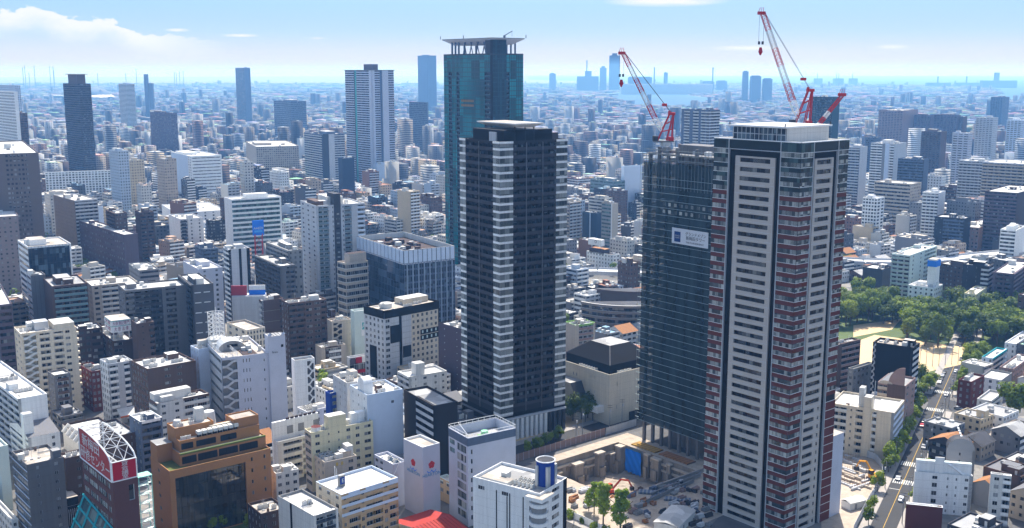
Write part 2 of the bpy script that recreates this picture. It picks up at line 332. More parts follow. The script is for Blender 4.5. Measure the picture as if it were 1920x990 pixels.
class Bld:
    def __init__(s, name, label, cat, cx, yt, xl, xr, h=None, base=None, Y=None, ang=50.0, wall='offwhite', roof='roofwhite', near=False, group=None, para=.9, coping=None, wx=None, wy=None, z0=0.0, junk=3, seed=None):
        s.rng = random.Random(seed if seed is not None else hash((round(cx*7), round(yt*13), 5)) & 0xffff)
        if h is None and base is not None:
            g = at_z(cx, base, 0); N = at_y(cx, yt, g.y); h = N.z
        elif h is None: N = at_y(cx, yt, Y); h = N.z
        else: N = at_z(cx, yt, h)
        s.h = h; s.N = Vector((N.x, N.y, 0)); s.ang = ang; a = radians(ang)
        X = Vector((sin(a), cos(a), 0)); Yd = Vector((-cos(a), sin(a), 0)); s.X, s.Y = X, Yd
        rel = N - Vector((0, 0, H)); rd = rel.y*CP - rel.z*SP
        def width(px, d):
            u = (px-960)/F; den = d.x - u*d.y*CP
            return (u*rd-rel.x)/den if abs(den) > 1e-6 else 10
        s.wx = wx or max(2.0, min(120, width(xr, X))); s.wy = wy or max(2.0, min(160, width(xl, Yd)))
        s.rz = pi/2-a; s.wall, s.roofk, s.near, s.para = wall, roof, near, para; s.coping = coping or wall
        s.root = thing(name, label, cat, (N.x, N.y, z0), s.rz, group); s.wmb = MB(); s.rmb = MB(); s.cnt = {}; s.over = {}; s.junk = junk; s.z0 = z0
        BLDS.append(s)
    def fr(s, f):
        """face frame: origin, along, outward (local 2d), length"""
        return {'R': ((0, 0), (1, 0), (0, -1), s.wx), 'L': ((0, s.wy), (0, -1), (-1, 0), s.wy),
                'B': ((s.wx, 0), (0, 1), (1, 0), s.wy), 'C': ((s.wx, s.wy), (-1, 0), (0, 1), s.wx)}[f]
    def p(s, f, u, z, out=0.0):
        o, a, n, _ = s.fr(f); return (o[0]+a[0]*u+n[0]*out, o[1]+a[1]*u+n[1]*out, z)
    def q(s, f, u0, u1, z0, z1, k, out=0.0, mb=None):
        if u1-u0 < 1e-3 or z1-z0 < 1e-3: return
        (mb or s.wmb).poly([s.p(f, u0, z0, out), s.p(f, u1, z0, out), s.p(f, u1, z1, out), s.p(f, u0, z1, out)], k)
    def fbox(s, f, u0, u1, o0, o1, z0, z1, k, mb=None):
        a = s.p(f, u0, z0, o0); b = s.p(f, u1, z1, o1); (mb or s.wmb).box(a[0], a[1], z0, b[0], b[1], z1, k)
    def rev(s, f, u0, u1, z0, z1, d, k):
        p = s.p; m = s.wmb
        m.poly([p(f, u0, z0), p(f, u1, z0), p(f, u1, z0, -d), p(f, u0, z0, -d)], k); m.poly([p(f, u0, z1, -d), p(f, u1, z1, -d), p(f, u1, z1), p(f, u0, z1)], k)
        m.poly([p(f, u0, z0), p(f, u0, z0, -d), p(f, u0, z1, -d), p(f, u0, z1)], k); m.poly([p(f, u1, z0, -d), p(f, u1, z0), p(f, u1, z1), p(f, u1, z1, -d)], k)
    def put(s, kind, el, f, u, z, out=0.0):
        o, a, n, _ = s.fr(f); rz = atan2(a[1], a[0]); pt = s.p(f, u, z, out)
        s.put_at(kind, el, pt, rz)
    def put_at(s, kind, el, pt, rz=0.0):
        if s.near:
            c = s.cnt.get(kind, 0)
            if c < LIMIT:
                s.cnt[kind] = c+1
                if el[1] is None: el[1] = el[0].mesh(kind)
                return link(kind, el[1], s.root, pt, rz)
            mb = s.over.setdefault(kind, MB())
        else: mb = s.wmb
        mb.add(el[0], Matrix.Translation(pt) @ Matrix.Rotation(rz, 4, 'Z'))
    # ---------------------------------------------------------------- facade styles on face f, u0..u1, z0..z1
    def P(s, f, u0, u1, z0, z1, bays=None, ww=.5, wh=1.5, sill=.85, fh=3.1, k=None, gl='gl', fr='alu', nm=2, skip=None, d=.16, bw=3.3, rail=False):
        k = k or s.wall; nf = max(1, int((z1-z0)/fh+.01)); n = bays or max(1, round((u1-u0)/bw)); w = (u1-u0)/n; hw = w*ww; zc = z0; off = (z1-z0)-nf*fh
        for i in range(nf):
            zb = z0+off+i*fh+sill; zt = min(zb+wh, z1-.1); s.q(f, u0, u1, zc, zb, k); uc = u0
            for j in range(n):
                if skip and skip(i, j, nf, n): continue
                a = u0+j*w+(w-hw)/2; s.q(f, uc, a, zb, zt, k); uc = a+hw
                s.rev(f, a, a+hw, zb, zt, d, k); s.put('window', win_el(hw, zt-zb, nm, gl, fr, rail) if s.near else pane_el(hw, zt-zb, gl), f, a, zb, -d)
            s.q(f, uc, u1, zb, zt, k); zc = zt
        s.q(f, u0, u1, zc, z1, k)
    def R(s, f, u0, u1, z0, z1, wh=1.5, sill=.9, fh=3.3, k=None, gl='gl', fr='alu', bw=3.0, m=.4, d=.2, nm=2, band=None, proud=0.0):
        k = k or s.wall; nf = max(1, int((z1-z0)/fh+.01)); off = (z1-z0)-nf*fh; zc = z0; n = max(1, round((u1-u0-2*m)/bw)); w = (u1-u0-2*m)/n
        for i in range(nf):
            zb = z0+off+i*fh+sill; zt = min(zb+wh, z1-.1); s.q(f, u0, u1, zc, zb, k); s.q(f, u0, u0+m, zb, zt, k); s.q(f, u1-m, u1, zb, zt, k)
            s.rev(f, u0+m, u1-m, zb, zt, d, k)
            for j in range(n): s.put('window', win_el(w, zt-zb, nm, gl, fr) if s.near else pane_el(w, zt-zb, gl), f, u0+m+j*w, zb, -d)
            if proud: s.fbox(f, u0, u1, 0.0, proud, zb-.35, zb-.02, band or k)
            zc = zt
        s.q(f, u0, u1, zc, z1, k)
    def B(s, f, u0, u1, z0, z1, bays=None, bw=5.6, d=1.3, fh=3.0, pk=None, k=None, gl='gld', fin=.16, ph=1.1, door=.72, ends=True, glassp=False, z1c=True):
        k = k or s.wall; pk = pk or k; nf = max(1, int((z1-z0)/fh+.01)); off = (z1-z0)-nf*fh; n = bays or max(1, round((u1-u0)/bw)); w = (u1-u0)/n
        zs = z0+off; 
        if off > .05: s.q(f, u0, u1, z0, zs, k)
        s.q(f, u0, u1, zs, z1, k, -d)
        p = s.p
        for u, fl in ((u0, 0), (u1, 1)):
            a = [p(f, u, zs), p(f, u, zs, -d), p(f, u, z1, -d), p(f, u, z1)]
            s.wmb.poly(a if not fl else a[::-1], k)
        s.wmb.poly([p(f, u0, z1, -d), p(f, u1, z1, -d), p(f, u1, z1), p(f, u0, z1)], k)
        for i in range(nf):
            zf = zs+i*fh
            for j in range(n):
                dw = (w-fin)*door
                s.put('balcony_door', win_el(dw, 2.15, 2 if dw < 3 else 4, gl, 'darkframe' if k in DARKS else 'alu') if s.near else pane_el(dw, 2.15, gl), f, u0+j*w+fin+(w-fin-dw)*.5, zf+.05, -d+.03)
                s.put('balcony', bal_el(w, d, pk, k, ph, fin=fin, fh=fh, glassp=glassp), f, u0+j*w, zf, -d)
    def G(s, f, u0, u1, z0, z1, fh=3.8, bw=1.6, gl='glb', fk='alu', t=.09, sp=.0, spk='darkgrey', dep=.14, hz=True):
        mb = MB(); s.q(f, u0, u1, z0, z1, gl, -.02, mb); n = max(1, round((u1-u0)/bw)); w = (u1-u0)/n
        for j in range(n+1): s.fbox(f, max(u0, u0+j*w-t/2), min(u1, u0+j*w+t/2), -.02, dep, z0, z1, fk, mb)
        nf = max(1, int((z1-z0)/fh+.01)); off = (z1-z0)-nf*fh
        for i in range(nf+1):
            z = z0+off+i*fh
            if hz and z > z0+.1: s.fbox(f, u0, u1, -.02, dep*.6, z-.10, z, fk, mb)
            if sp and i < nf: s.fbox(f, u0, u1, -.02, .03, z, z+sp, spk, mb)
        if s.near: mb.build('curtain_wall', s.root)
        else: s.wmb.add(mb)
    def N_(s, f, u0, u1, z0, z1, k=None, lines=0, lk='grey', vl=0):
        k = k or s.wall; s.q(f, u0, u1, z0, z1, k)
        if lines:
            n = int((z1-z0)/lines)
            for i in range(1, n+1): s.fbox(f, u0, u1, .0, .03, z1-i*lines-.06, z1-i*lines+.06, lk)
        if vl:
            n = int((u1-u0)/vl)
            for i in range(1, n+1): s.fbox(f, u0+i*vl-.05, u0+i*vl+.05, 0, .03, z0, z1, lk)
    def S(s, f, u0, u1, z0, z1, fh=3.0, d=2.4, k=None, pk=None, frame=0.0):
        """open escape stair in a recess"""
        k = k or s.wall; pk = pk or k; p = s.p; s.q(f, u0, u1, z0, z1, k, -d); nf = max(1, int((z1-z0)/fh+.01)); off = (z1-z0)-nf*fh
        for u, fl in ((u0, 0), (u1, 1)):
            a = [p(f, u, z0), p(f, u, z0, -d), p(f, u, z1, -d), p(f, u, z1)]; s.wmb.poly(a if not fl else a[::-1], k)
        s.wmb.poly([p(f, u0, z1, -d), p(f, u1, z1, -d), p(f, u1, z1), p(f, u0, z1)], k)
        w = u1-u0
        for i in range(nf):
            zf = z0+off+i*fh; mb = MB()
            if i > -1:
                s.fbox(f, u0, u0+w*.25, -d, 0, zf-.15, zf, pk, mb); s.fbox(f, u0+w*.75, u1, -d, 0, zf+fh/2-.15, zf+fh/2, pk, mb)
                s.fbox(f, u0, u0+w*.25, -.1, .02, zf, zf+1.0, pk, mb); s.fbox(f, u0+w*.75, u1, -.1, .02, zf+fh/2, zf+fh/2+1.0, pk, mb)
                for (ua, ub, za, zb, oo) in ((u0+w*.25, u0+w*.75, zf, zf+fh/2, 0), (u0+w*.75, u0+w*.25, zf+fh/2, zf+fh, -d/2)):
                    A = p(f, ua, za, oo); B_ = p(f, ub, zb, oo); C_ = p(f, ub, zb, oo-d/2+.1); D = p(f, ua, za, oo-d/2+.1)
                    mb.poly([A, B_, C_, D] if ua < ub else [B_, A, D, C_], pk)
                    up = lambda q_, e: (q_[0], q_[1], q_[2]+e)
                    mb.poly([up(A, -.2), up(B_, -.2), up(B_, .95), up(A, .95)], pk); 
            if s.near: mb.build('stair_flight', s.root)
            else: s.wmb.add(mb)
    def face(s, f, spec, z0=0.0, z1=None):
        """spec: [(fraction end, style, options)]"""
        z1 = s.h if z1 is None else z1; L = s.fr(f)[3]; c = 0.0
        if isinstance(spec, tuple): spec = [(1.0,)+spec]
        if isinstance(spec, str): spec = [(1.0, spec, {})]
        for it in spec:
            e, st = it[0], it[1]; o = it[2] if len(it) > 2 else {}
            getattr(s, {'N': 'N_'}.get(st, st))(f, c*L, e*L, z0, z1, **o); c = e
        return s
    def go(s, L='P', R='P', z0=0.0, z1=None, back=True):
        z1 = s.h if z1 is None else z1
        s.face('L', L, z0, z1); s.face('R', R, z0, z1)
        if back:
            for f in 'BC': s.P(f, 0, s.fr(f)[3], z0, z1, bw=4.5, ww=.35, gl='gl') if not s.near and z1-z0 > 6 else s.q(f, 0, s.fr(f)[3], z0, z1, s.wall)
        return s
    def box(s, name, x0, y0, x1, y1, z0, z1, k, top=None, fr=False, **kw):
        """box part; x,y as fractions of the plan when fr"""
        if fr: x0, x1 = x0*s.wx, x1*s.wx; y0, y1 = y0*s.wy, y1*s.wy
        mb = MB(); mb.box(x0, y0, z0, x1, y1, z1, k, top=top); return mb.build(name, s.root, **kw)
    def done(s, junk=None, pent=True, tank=True):
        h, wx, wy, e, t = s.h, s.wx, s.wy, s.para, .28
        rm = MB(); zr = h-e; rm.poly([(t, t, zr), (wx-t, t, zr), (wx-t, wy-t, zr), (t, wy-t, zr)], s.roofk)
        pm = MB()
        for (x0, y0, x1, y1) in ((0, 0, wx, t), (0, wy-t, wx, wy), (0, t, t, wy-t), (wx-t, t, wx, wy-t)):
            pm.box(x0+.003, y0+.003, zr-.2, x1-.003, y1-.003, h+.04, s.coping, bottom=False)
        s.wmb.build('wall', s.root); roof = rm.build('roof', s.root); pm.build('parapet', s.root)
        for k_, mb in s.over.items(): mb.build(k_, s.root, kind='stuff')
        j = s.junk if junk is None else junk; rg = s.rng
        if j and wx > 5 and wy > 5:
            spots = [(.22, .25), (.72, .3), (.3, .72), (.75, .75), (.5, .5), (.5, .18), (.15, .5)]; rg.shuffle(spots)
            sc_ = []
            if pent and min(wx, wy) > 7:
                fx, fy = spots.pop(); w_, d_ = min(5, wx*.32), min(5, wy*.32); x, y = fx*wx-w_/2, fy*wy-d_/2
                hh = rg.uniform(2.4, 3.4); mb = MB(); mb.box(x, y, zr, x+w_, y+d_, zr+hh, s.wall if rg.random() < .7 else 'offwhite', top=s.roofk)
                o = mb.build('penthouse', s.root); db = MB(); db.box(x-.04, y+.6, zr, x, y+1.5, zr+2, 'metal'); db.build('door', o)
            if tank and min(wx, wy) > 6:
                fx, fy = spots.pop(); s.put_at('water_tank', tank_el() if rg.random() < .6 else cyl_tank_el(), (fx*wx-1.3, fy*wy-1, zr), 0)if s.near else None
            if s.near:
                for _ in range(j):
                    if not spots: break
                    fx, fy = spots.pop(); n = rg.randint(1, 4)
                    for i in range(n):
                        x = fx*wx-n*.9+i*1.9
                        if .6 < x < wx-2.2 and 1 < fy*wy < wy-1.5: s.put_at('air_conditioner', ac_el(), (x, fy*wy, zr), 0)
                for _ in range(2+j):
                    a0 = (wx*rg.uniform(.06, .9), wy*rg.uniform(.06, .9)); mb = MB()
                    if rg.random() < .5:
                        ln = rg.uniform(2, min(wx, wy)*.5); dx, dy = (ln, 0) if rg.random() < .5 else (0, ln); dx = min(dx, wx-a0[0]-.5); dy = min(dy, wy-a0[1]-.5)
                        for o_ in (0, .45): mb.bar((a0[0]+(o_ if dy else 0), a0[1]+(o_ if dx else 0), zr+.35), (a0[0]+dx+(o_ if dy else 0), a0[1]+dy+(o_ if dx else 0), zr+.35), .12, rg.choice(['metal', 'offwhite', 'grey']))
                        mb.build('roof_pipe', s.root)
                    else:
                        q_ = rg.uniform(.5, 1.5); mb.box(a0[0], a0[1], zr, min(wx-.4, a0[0]+q_), min(wy-.4, a0[1]+q_), zr+rg.uniform(.4, 1.3), rg.choice(['unit', 'grey', 'metal', 'darkgrey', 'brown'])); mb.build('roof_hatch', s.root)
                if rg.random() < .6: s.put_at('antenna', ant_el(), (wx*rg.uniform(.2, .8), wy*rg.uniform(.2, .8), zr))
            else:
                if wx > 9 and wy > 9 and rg.random() < .45:
                    mb = MB(); x0, y0 = wx*rg.uniform(.05, .4), wy*rg.uniform(.1, .45); mb.box(x0, y0, zr, x0+wx*rg.uniform(.3, .5), y0+wy*rg.uniform(.3, .5), zr+rg.uniform(2.6, 4.2), s.wall, top=s.roofk); mb.build('upper_storey', s.root)
                for _ in range(j+2):
                    mb = MB(); x, y = rg.uniform(.08, .8)*wx, rg.uniform(.08, .8)*wy; mb.box(x, y, zr, x+rg.uniform(1, 2.8), y+rg.uniform(1, 2), zr+rg.uniform(.7, 2.2), rg.choice(['unit', 'offwhite', 'metal', 'grey'])); mb.build('rooftop_unit', s.root)
        return s
    def w(s, x, y, z=0): return Vector((s.N.x, s.N.y, s.z0+z)) + s.X*x + s.Y*y
# ================================================================== hero towers
def spandrel_el(w, h, k, line='white', proud=.16, lh=.16):
    w = round(w, 2)
    def f(mb):
        mb.box(0, -proud, 0, w, 0, h, k); mb.box(-.02, -proud-.05, h, w+.02, 0, h+lh, line)
    return element(('s', w, h, k, line, proud, lh), f)
def side_returns(b, f, u0, u1, z0, z1, d, k):
    p = b.p
    for u, fl in ((u0, 0), (u1, 1)):
        a = [p(f, u, z0), p(f, u, z0, -d), p(f, u, z1, -d), p(f, u, z1)]; b.wmb.poly(a if not fl else a[::-1], k)
    b.wmb.poly([p(f, u0, z1, -d), p(f, u1, z1, -d), p(f, u1, z1), p(f, u0, z1)], k)
# ---- red and grey tower
def red_tower():
    b = Bld('apartment_tower', 'tall tower with red brick corner bands, pale grey panels and a white roof block', 'tower block', 1503, 268, 1340, 1592, h=137, ang=50, near=True, wall='lightgrey', roof='roofbeige')
    fh, top, nf = 3.2, 133.6, 41
    TG = glass('tower_green_glass', (.008, .025, .03), (.05, .10, .10), amount=.3)
    pan = mat('tower_pale_panel', (.46, .415, .375))
    segs = {'L': [('c', 0, .185), ('s', .185, .262), ('p', .262, .722), ('s', .722, .786), ('c', .786, 1)], 'R': [('c', 0, .25), ('s', .25, .295), ('p', .295, .69), ('s', .69, .77), ('c', .77, 1)]}
    for f, ss in segs.items():
        Ln = b.fr(f)[3]
        b.q(f, 0, Ln, 0, top+3.4, 'black', -.6)
        for t, a, e in ss:
            u0, u1 = a*Ln, e*Ln; w_ = u1-u0
            if t == 'p':
                zt = top-2.2; side_returns(b, f, u0, u1, 0, zt, .58, pan)
                def pp(ff, a0, a1, z0, z1): b.P(ff, a0, a1, z0, z1, bays=1, ww=.76 if z1 > 40 or ff == 'L' else .52, wh=1.5, sill=1.15, fh=fh, k=pan, gl='gld', fr='darkframe', nm=6, d=.5)
                if f == 'L': pp(f, u0, u1, 0, zt)
                else:
                    pp(f, u0, u1, 44.8, zt); um = u0+w_*.72; pp(f, u0, um, 0, 44.8); b.P(f, um, u1, 0, 44.8, bays=1, ww=.32, wh=1.3, sill=1.2, fh=fh, k=pan, gl='gld', nm=1)
                n = int(zt/fh); off = zt-n*fh
                for i in range(n): b.fbox(f, u0-.02, u1+.02, 0, .05, off+i*fh+.02, off+i*fh+.14, 'lightgrey')
            elif t == 'c':
                b.q(f, u0, u1, 0, top+3.4, 'charcoal', -.05)
                if a > 0: b.wmb.poly([b.p(f, u0, 0, -.05), b.p(f, u0, 0, -.58), b.p(f, u0, top+3.4, -.58), b.p(f, u0, top+3.4, -.05)][::1], 'lightgrey')
                if e < 1: b.wmb.poly([b.p(f, u1, 0, -.58), b.p(f, u1, 0, -.05), b.p(f, u1, top+3.4, -.05), b.p(f, u1, top+3.4, -.58)], 'lightgrey')
                for ue in ((u1,) if a == 0 and f == 'L' or (f == 'R' and a == 0) else (u0,) if e == 1 else ()):
                    b.fbox(f, ue-.12, ue+.12, -.05, .4, 0, top+3.4, 'lightgrey')
                for i in range(nf+1):
                    z = top-i*fh-fh; up = i < 4
                    if f == 'R' and a > .5 and z < 45: continue
                    b.put('brick_spandrel' if not up else 'glass_spandrel', spandrel_el(w_, 1.5, 'redbrown' if not up else TG, lh=.13), f, u0, z, 0)
                    b.put('window', win_el(w_, 1.55, max(3, round(w_/1.6)), 'glc', 'darkframe'), f, u0, z+1.63, .04)
                b.fbox(f, u0, u1, -.05, .25, top+.1, top+3.4, TG); b.fbox(f, u0-.02, u1+.02, -.05, .36, top, top+.14, 'white')
        # dark crown band between the corners
        b.fbox(f, .18*Ln, .79*Ln if f == 'L' else .8*Ln, -.4, .1, top+.3, top+3.3, mat('crown_teal', (.005, .014, .017), rough=.3)); b.fbox(f, 0, Ln, -.3, .42, top+3.3, top+3.6, 'white')
        b.fbox(f, .19*Ln, .78*Ln, -.5, .2, top-.1, top+.12, 'lightgrey')
    Lr = b.wx; b.q('R', .77*Lr, Lr, 0, 45, 'redbrown', .3)
    for i in range(14): b.fbox('R', .77*Lr, Lr, .3, .36, 45-i*3.2-.1, 45-i*3.2+.1, 'offwhite')
    for f in 'BC': b.R(f, 0, b.fr(f)[3], 0, b.h, k='lightgrey', fh=3.2)
    # lower wing beyond the far corner
    b.box('wing', b.wx+.02, .0, b.wx+7.2, 15, 0, 31, 'lavender', top='roofbeige')
    z = b.h; x0, x1, y0, y1 = .05*b.wx, .93*b.wx, .19*b.wy, .80*b.wy
    o = b.box('roof_block', x0, y0, x1, y1, z-1, z+4.4, 'offwhite', top='roofwhite')
    mb = MB(); mb.box(x0-.25, y0+.1, z, x0, y1, z+4.2, 'glb')
    for i in range(13): mb.box(x0-.4, y0+.1+i*(y1-y0-.3)/12, z, x0-.22, y0+.3+i*(y1-y0-.3)/12, z+4.2, 'lightgrey')
    mb.box(x0-.38, y0+.1, z+2, x0-.2, y1, z+2.2, 'lightgrey'); mb.build('louvre_screen', o)
    mb = MB(); mb.box(x0-1.4, y0-.5, z+4.4, x1+1.2, y1+1.6, z+4.95, 'white', top='roofwhite'); mb.build('helipad_slab', o)
    for (x, y) in ((x0-1.1, y0), (x1+.8, y0), (x0-1, y1+1)): b.box('beacon', x-.15, y-.15, x+.15, y+.15, z+4.96, z+5.9, 'darkgrey')
    b.coping = 'white'; b.done(junk=0)
    return b
RED = red_tower()
# ---- dark tower with white corner bands
def dark_tower():
    b = Bld('apartment_tower', 'dark charcoal apartment tower with white banded glass corners and a flat pointed roof canopy', 'tower block', 937, 266, 862, 1064, h=131, ang=56, near=True, wall='charcoal', roof='roofbeige')
    DG = glass('corner_glass', (.06, .075, .075), (.34, .36, .35), cell=(2.4, 2.4, 3.3), amount=.55)
    fh, zb = 3.3, 12.2; nf = 36
    segs = {'L': [(0, .15, 'c'), (.15, .84, 'd'), (.84, 1, 'c')], 'R': [(0, .19, 'c'), (.19, .83, 'd'), (.83, 1, 'c')]}
    for f, ss in segs.items():
        Ln = b.fr(f)[3]
        for a, e, t in ss:
            u0, u1 = a*Ln, e*Ln
            if t == 'd':
                b.B(f, u0, u1, zb, zb+nf*fh-.6, bays=5 if f == 'L' else 7, d=1.5, fh=fh, k='charcoal', pk=mat('charcoal_parapet', (.055, .050, .054), spec=.12), gl='gld', fin=.22, ph=1.25, door=.8)
                for uu in ([.5] if f == 'L' else [.30, .68]): b.fbox(f, u0+(u1-u0)*uu-.12, u0+(u1-u0)*uu+.12, 0, .35, zb, zb+nf*fh-.6, 'midgrey')
            else:
                b.q(f, u0, u1, zb-1, b.h, 'lightgrey', -.06)
                if a > 0: b.fbox(f, u0, u0+.1, -1.5, -.06, zb, b.h, 'lightgrey')
                if e < 1: b.fbox(f, u1-.1, u1, -1.5, -.06, zb, b.h, 'lightgrey')
                for i in range(nf):
                    z = zb+i*fh-.4
                    b.put('white_spandrel', spandrel_el(u1-u0, 1.0, 'white', 'white', .14, .02), f, u0, z, 0)
                    b.put('window', win_el(u1-u0, fh-1.0, max(3, round((u1-u0)/1.5)), DG, 'midgrey'), f, u0, z+1.0, .03)
                b.fbox(f, u0, u1, -.2, .3, b.h-.9, b.h, 'white')
        b.q(f, 0, Ln, 9.5, zb, 'black', -.4); b.q(f, .15*Ln, .84*Ln, zb+nf*fh-.6, b.h, 'charcoal', 0); 
    # podium
    b.q('L', 0, b.wy, 0, 9.5, 'black', -.8); b.fbox('L', 0, b.wy, -.8, .6, 9.2, 9.7, 'midgrey')
    b.q('R', 0, b.wx, 0, 9.5, 'glb', -.6)
    n = 14
    for i in range(n): 
        u = b.wx*(.03+.94*i/(n-1)); b.fbox('R', u-.7, u+.7, -.6, .9, 0, 9.5, 'white' if i < 10 else 'darkgrey')
    b.fbox('R', 0, b.wx, -.6, 1.0, 9.5, 10.2, 'lightgrey')
    for f in 'BC': b.R(f, 0, b.fr(f)[3], 0, b.h, k='charcoal', fh=fh)
    z = b.h; W, D = b.wx, b.wy
    o = b.box('crown_block', .14*W, .14*D, .86*W, .9*D, z-1, z+4.4, 'black', top='roofdark')
    b.box('stair_head', .12*W, .3*D, .2*W, .46*D, z-.9, z+3.4, 'lightgrey'); b.box('plant_room', .84*W, .15*D, .96*W, .5*D, z-.9, z+2.6, 'darkgrey', top='roofdark')
    mb = MB(); x0, x1, y0, y1 = .23*W, .66*W, .03*D, .96*D
    ring = [(x0, y0), (x1, y0), (x1, y1), (x0, y1)]; i0 = 3.2
    lo = [(x0+i0, y0+i0), (x1-i0, y0+i0), (x1-i0, y1-i0), (x0+i0, y1-i0)]
    mb.poly([(x, y, z+7.3) for x, y in ring], 'roofbeige')
    for i in range(4):
        a, c = ring[i], ring[(i+1) % 4]; al, cl = lo[i], lo[(i+1) % 4]
        mb.poly([(a[0], a[1], z+6.9), (c[0], c[1], z+6.9), (c[0], c[1], z+7.3), (a[0], a[1], z+7.3)], 'white')
        mb.poly([(al[0], al[1], z+5.4), (cl[0], cl[1], z+5.4), (c[0], c[1], z+6.9), (a[0], a[1], z+6.9)], 'offwhite')
        b_ = MB()
    mb.poly([(x, y, z+5.4) for x, y in lo][::-1], 'offwhite'); mb.build('roof_canopy', b.root)
    for (x, y) in ((.3, .14), (.58, .14), (.3, .85), (.45, .14)): b.box('canopy_post', x*W, y*D, x*W+.4, y*D+.4, z-.9, z+5.9, 'darkgrey')
    b.done(junk=0)
    return b
DARK = dark_tower()
# ---- teal glass tower
def teal_tower():
    b = Bld('glass_tower', 'teal glass tower with an open column crown under a flared white roof deck', 'tower block', 924, 100, 832, 981, h=173, ang=52, near=True, wall='darkgrey', roof='roofgrey')
    fh = 3.5; Ly, Lx = b.wy, b.wx
    core = glass('teal_core_glass', (.003, .028, .045), (.008, .06, .08), cell=(2.2, 2.2, 14), amount=.3, spec=.3)
    def band(f, u0, u1, z0, z1, gl, bw=2.2, bal=False):
        b.G(f, u0, u1, z0, z1, fh=fh, bw=bw, gl=gl, fk=mat('teal_mullion', (.004, .028, .036)), t=.16, sp=.5, spk=mat('teal_spandrel', (.003, .045, .055), rough=.3))
    segs = {'L': [(.0, .10, 'g'), (.10, .17, 'v'), (.17, .27, 'g'), (.27, .33, 'v'), (.33, .84, 'g'), (.84, .95, 'v'), (.95, 1, 'k')], 'R': [(0, .44, 'c'), (.44, .54, 'v'), (.54, 1, 'g')]}
    for f, ss in segs.items():
        Ln = b.fr(f)[3]
        for a, e, t in ss:
            u0, u1 = a*Ln, e*Ln
            if t == 'g': band(f, u0, u1, 0, b.h, 'glt')
            elif t == 'c': band(f, u0, u1, 0, b.h+10, core)
            elif t == 'k': b.q(f, u0, u1, 0, b.h+10, 'black', -.05)
            else:
                b.B(f, u0, u1, 0, b.h-14, bays=1, d=1.4, fh=fh, k='darkgrey', pk=mat('teal_parapet', (.006, .05, .065), rough=.3), gl='gld', fin=0)
                band(f, u0, u1, b.h-14, b.h, 'glt')
    # two storeys with ochre strips on the glass
    for z in (b.h-36.6, b.h-40.1): b.fbox('L', .36*Ly, .62*Ly, 0, .06, z, z+1.8, mat('ochre_strip', (.30, .17, .07)))
    for f in 'BC': b.R(f, 0, b.fr(f)[3], 0, b.h, k='darkgrey', gl='glt', fh=fh)
    z = b.h
    for i in range(3): b.box('crown_column', .06*Lx, Ly*(.86-.07*i), .06*Lx+1.1, Ly*(.86-.07*i)+1.1, z-1, z+9, 'bluegrey')
    for i in range(4): 
        mb = MB(); y = Ly*(.64-.13*i); mb.bar((.08*Lx, y, z-1), (.08*Lx, y-3.4, z+9), .55, 'bluegrey'); mb.bar((.08*Lx, y-4.6, z-1), (.08*Lx, y-1.4, z+9), .45, 'bluegrey'); mb.build('crown_brace', b.root)
    for i in range(3): b.box('crown_column', Lx*(.62+.14*i), .1*Ly, Lx*(.62+.14*i)+1, .1*Ly+1, z-1, z+9, 'bluegrey')
    for x, y in ((.85, .85), (.85, .5), (.5, .88)): b.box('crown_column', Lx*x, Ly*y, Lx*x+1.2, Ly*y+1.2, z-1, z+9, 'bluegrey')
    b.box('core_block', .02*Lx, .02, .44*Lx, .16*Ly, z-1, z+9.8, 'darkgrey'); b.box('inner_core', .42*Lx, .2*Ly, .7*Lx, .34*Ly, z-1, z+8.4, 'bluegrey')
    mb = MB(); m = 6.0; o = .8
    ring = [(-o, -o), (Lx+o, -o), (Lx+o, Ly+o), (-o, Ly+o)]; lo = [(m, m), (Lx-m, m), (Lx-m, Ly-m), (m, Ly-m)]
    mb.poly([(x, y, z+11.6) for x, y in ring], 'roofgrey')
    for i in range(4):
        a, c = ring[i], ring[(i+1) % 4]; al, cl = lo[i], lo[(i+1) % 4]
        mb.poly([(a[0], a[1], z+10.9), (c[0], c[1], z+10.9), (c[0], c[1], z+11.6), (a[0], a[1], z+11.6)], 'grey')
        mb.poly([(al[0], al[1], z+6.8), (cl[0], cl[1], z+6.8), (c[0], c[1], z+10.9), (a[0], a[1], z+10.9)], 'lavender')
    mb.poly([(x, y, z+6.8) for x, y in lo][::-1], 'offwhite'); mb.build('roof_deck', b.root)
    mb = MB(); x, y = .55*Lx, .1*Ly
    mb.cyl(x, y, z+11.6, z+13.6, .9, 'bluegrey', 8); mb.bar((x, y, z+13.4), (x+7.5, y, z+17), .35, 'bluegrey'); mb.bar((x+7.3, y, z+17), (x+7.3, y, z+13), .12, 'bluegrey'); mb.build('gondola_arm', b.root)
    for (x, y) in ((-1.8, Ly+1.8), (-1.5, .55*Ly), (Lx+1.5, -1.5)): b.box('beacon', x-.2, y-.2, x+.2, y+.2, z+11.6, z+14, 'darkgrey')
    b.done(junk=0); return b
TEAL = teal_tower()
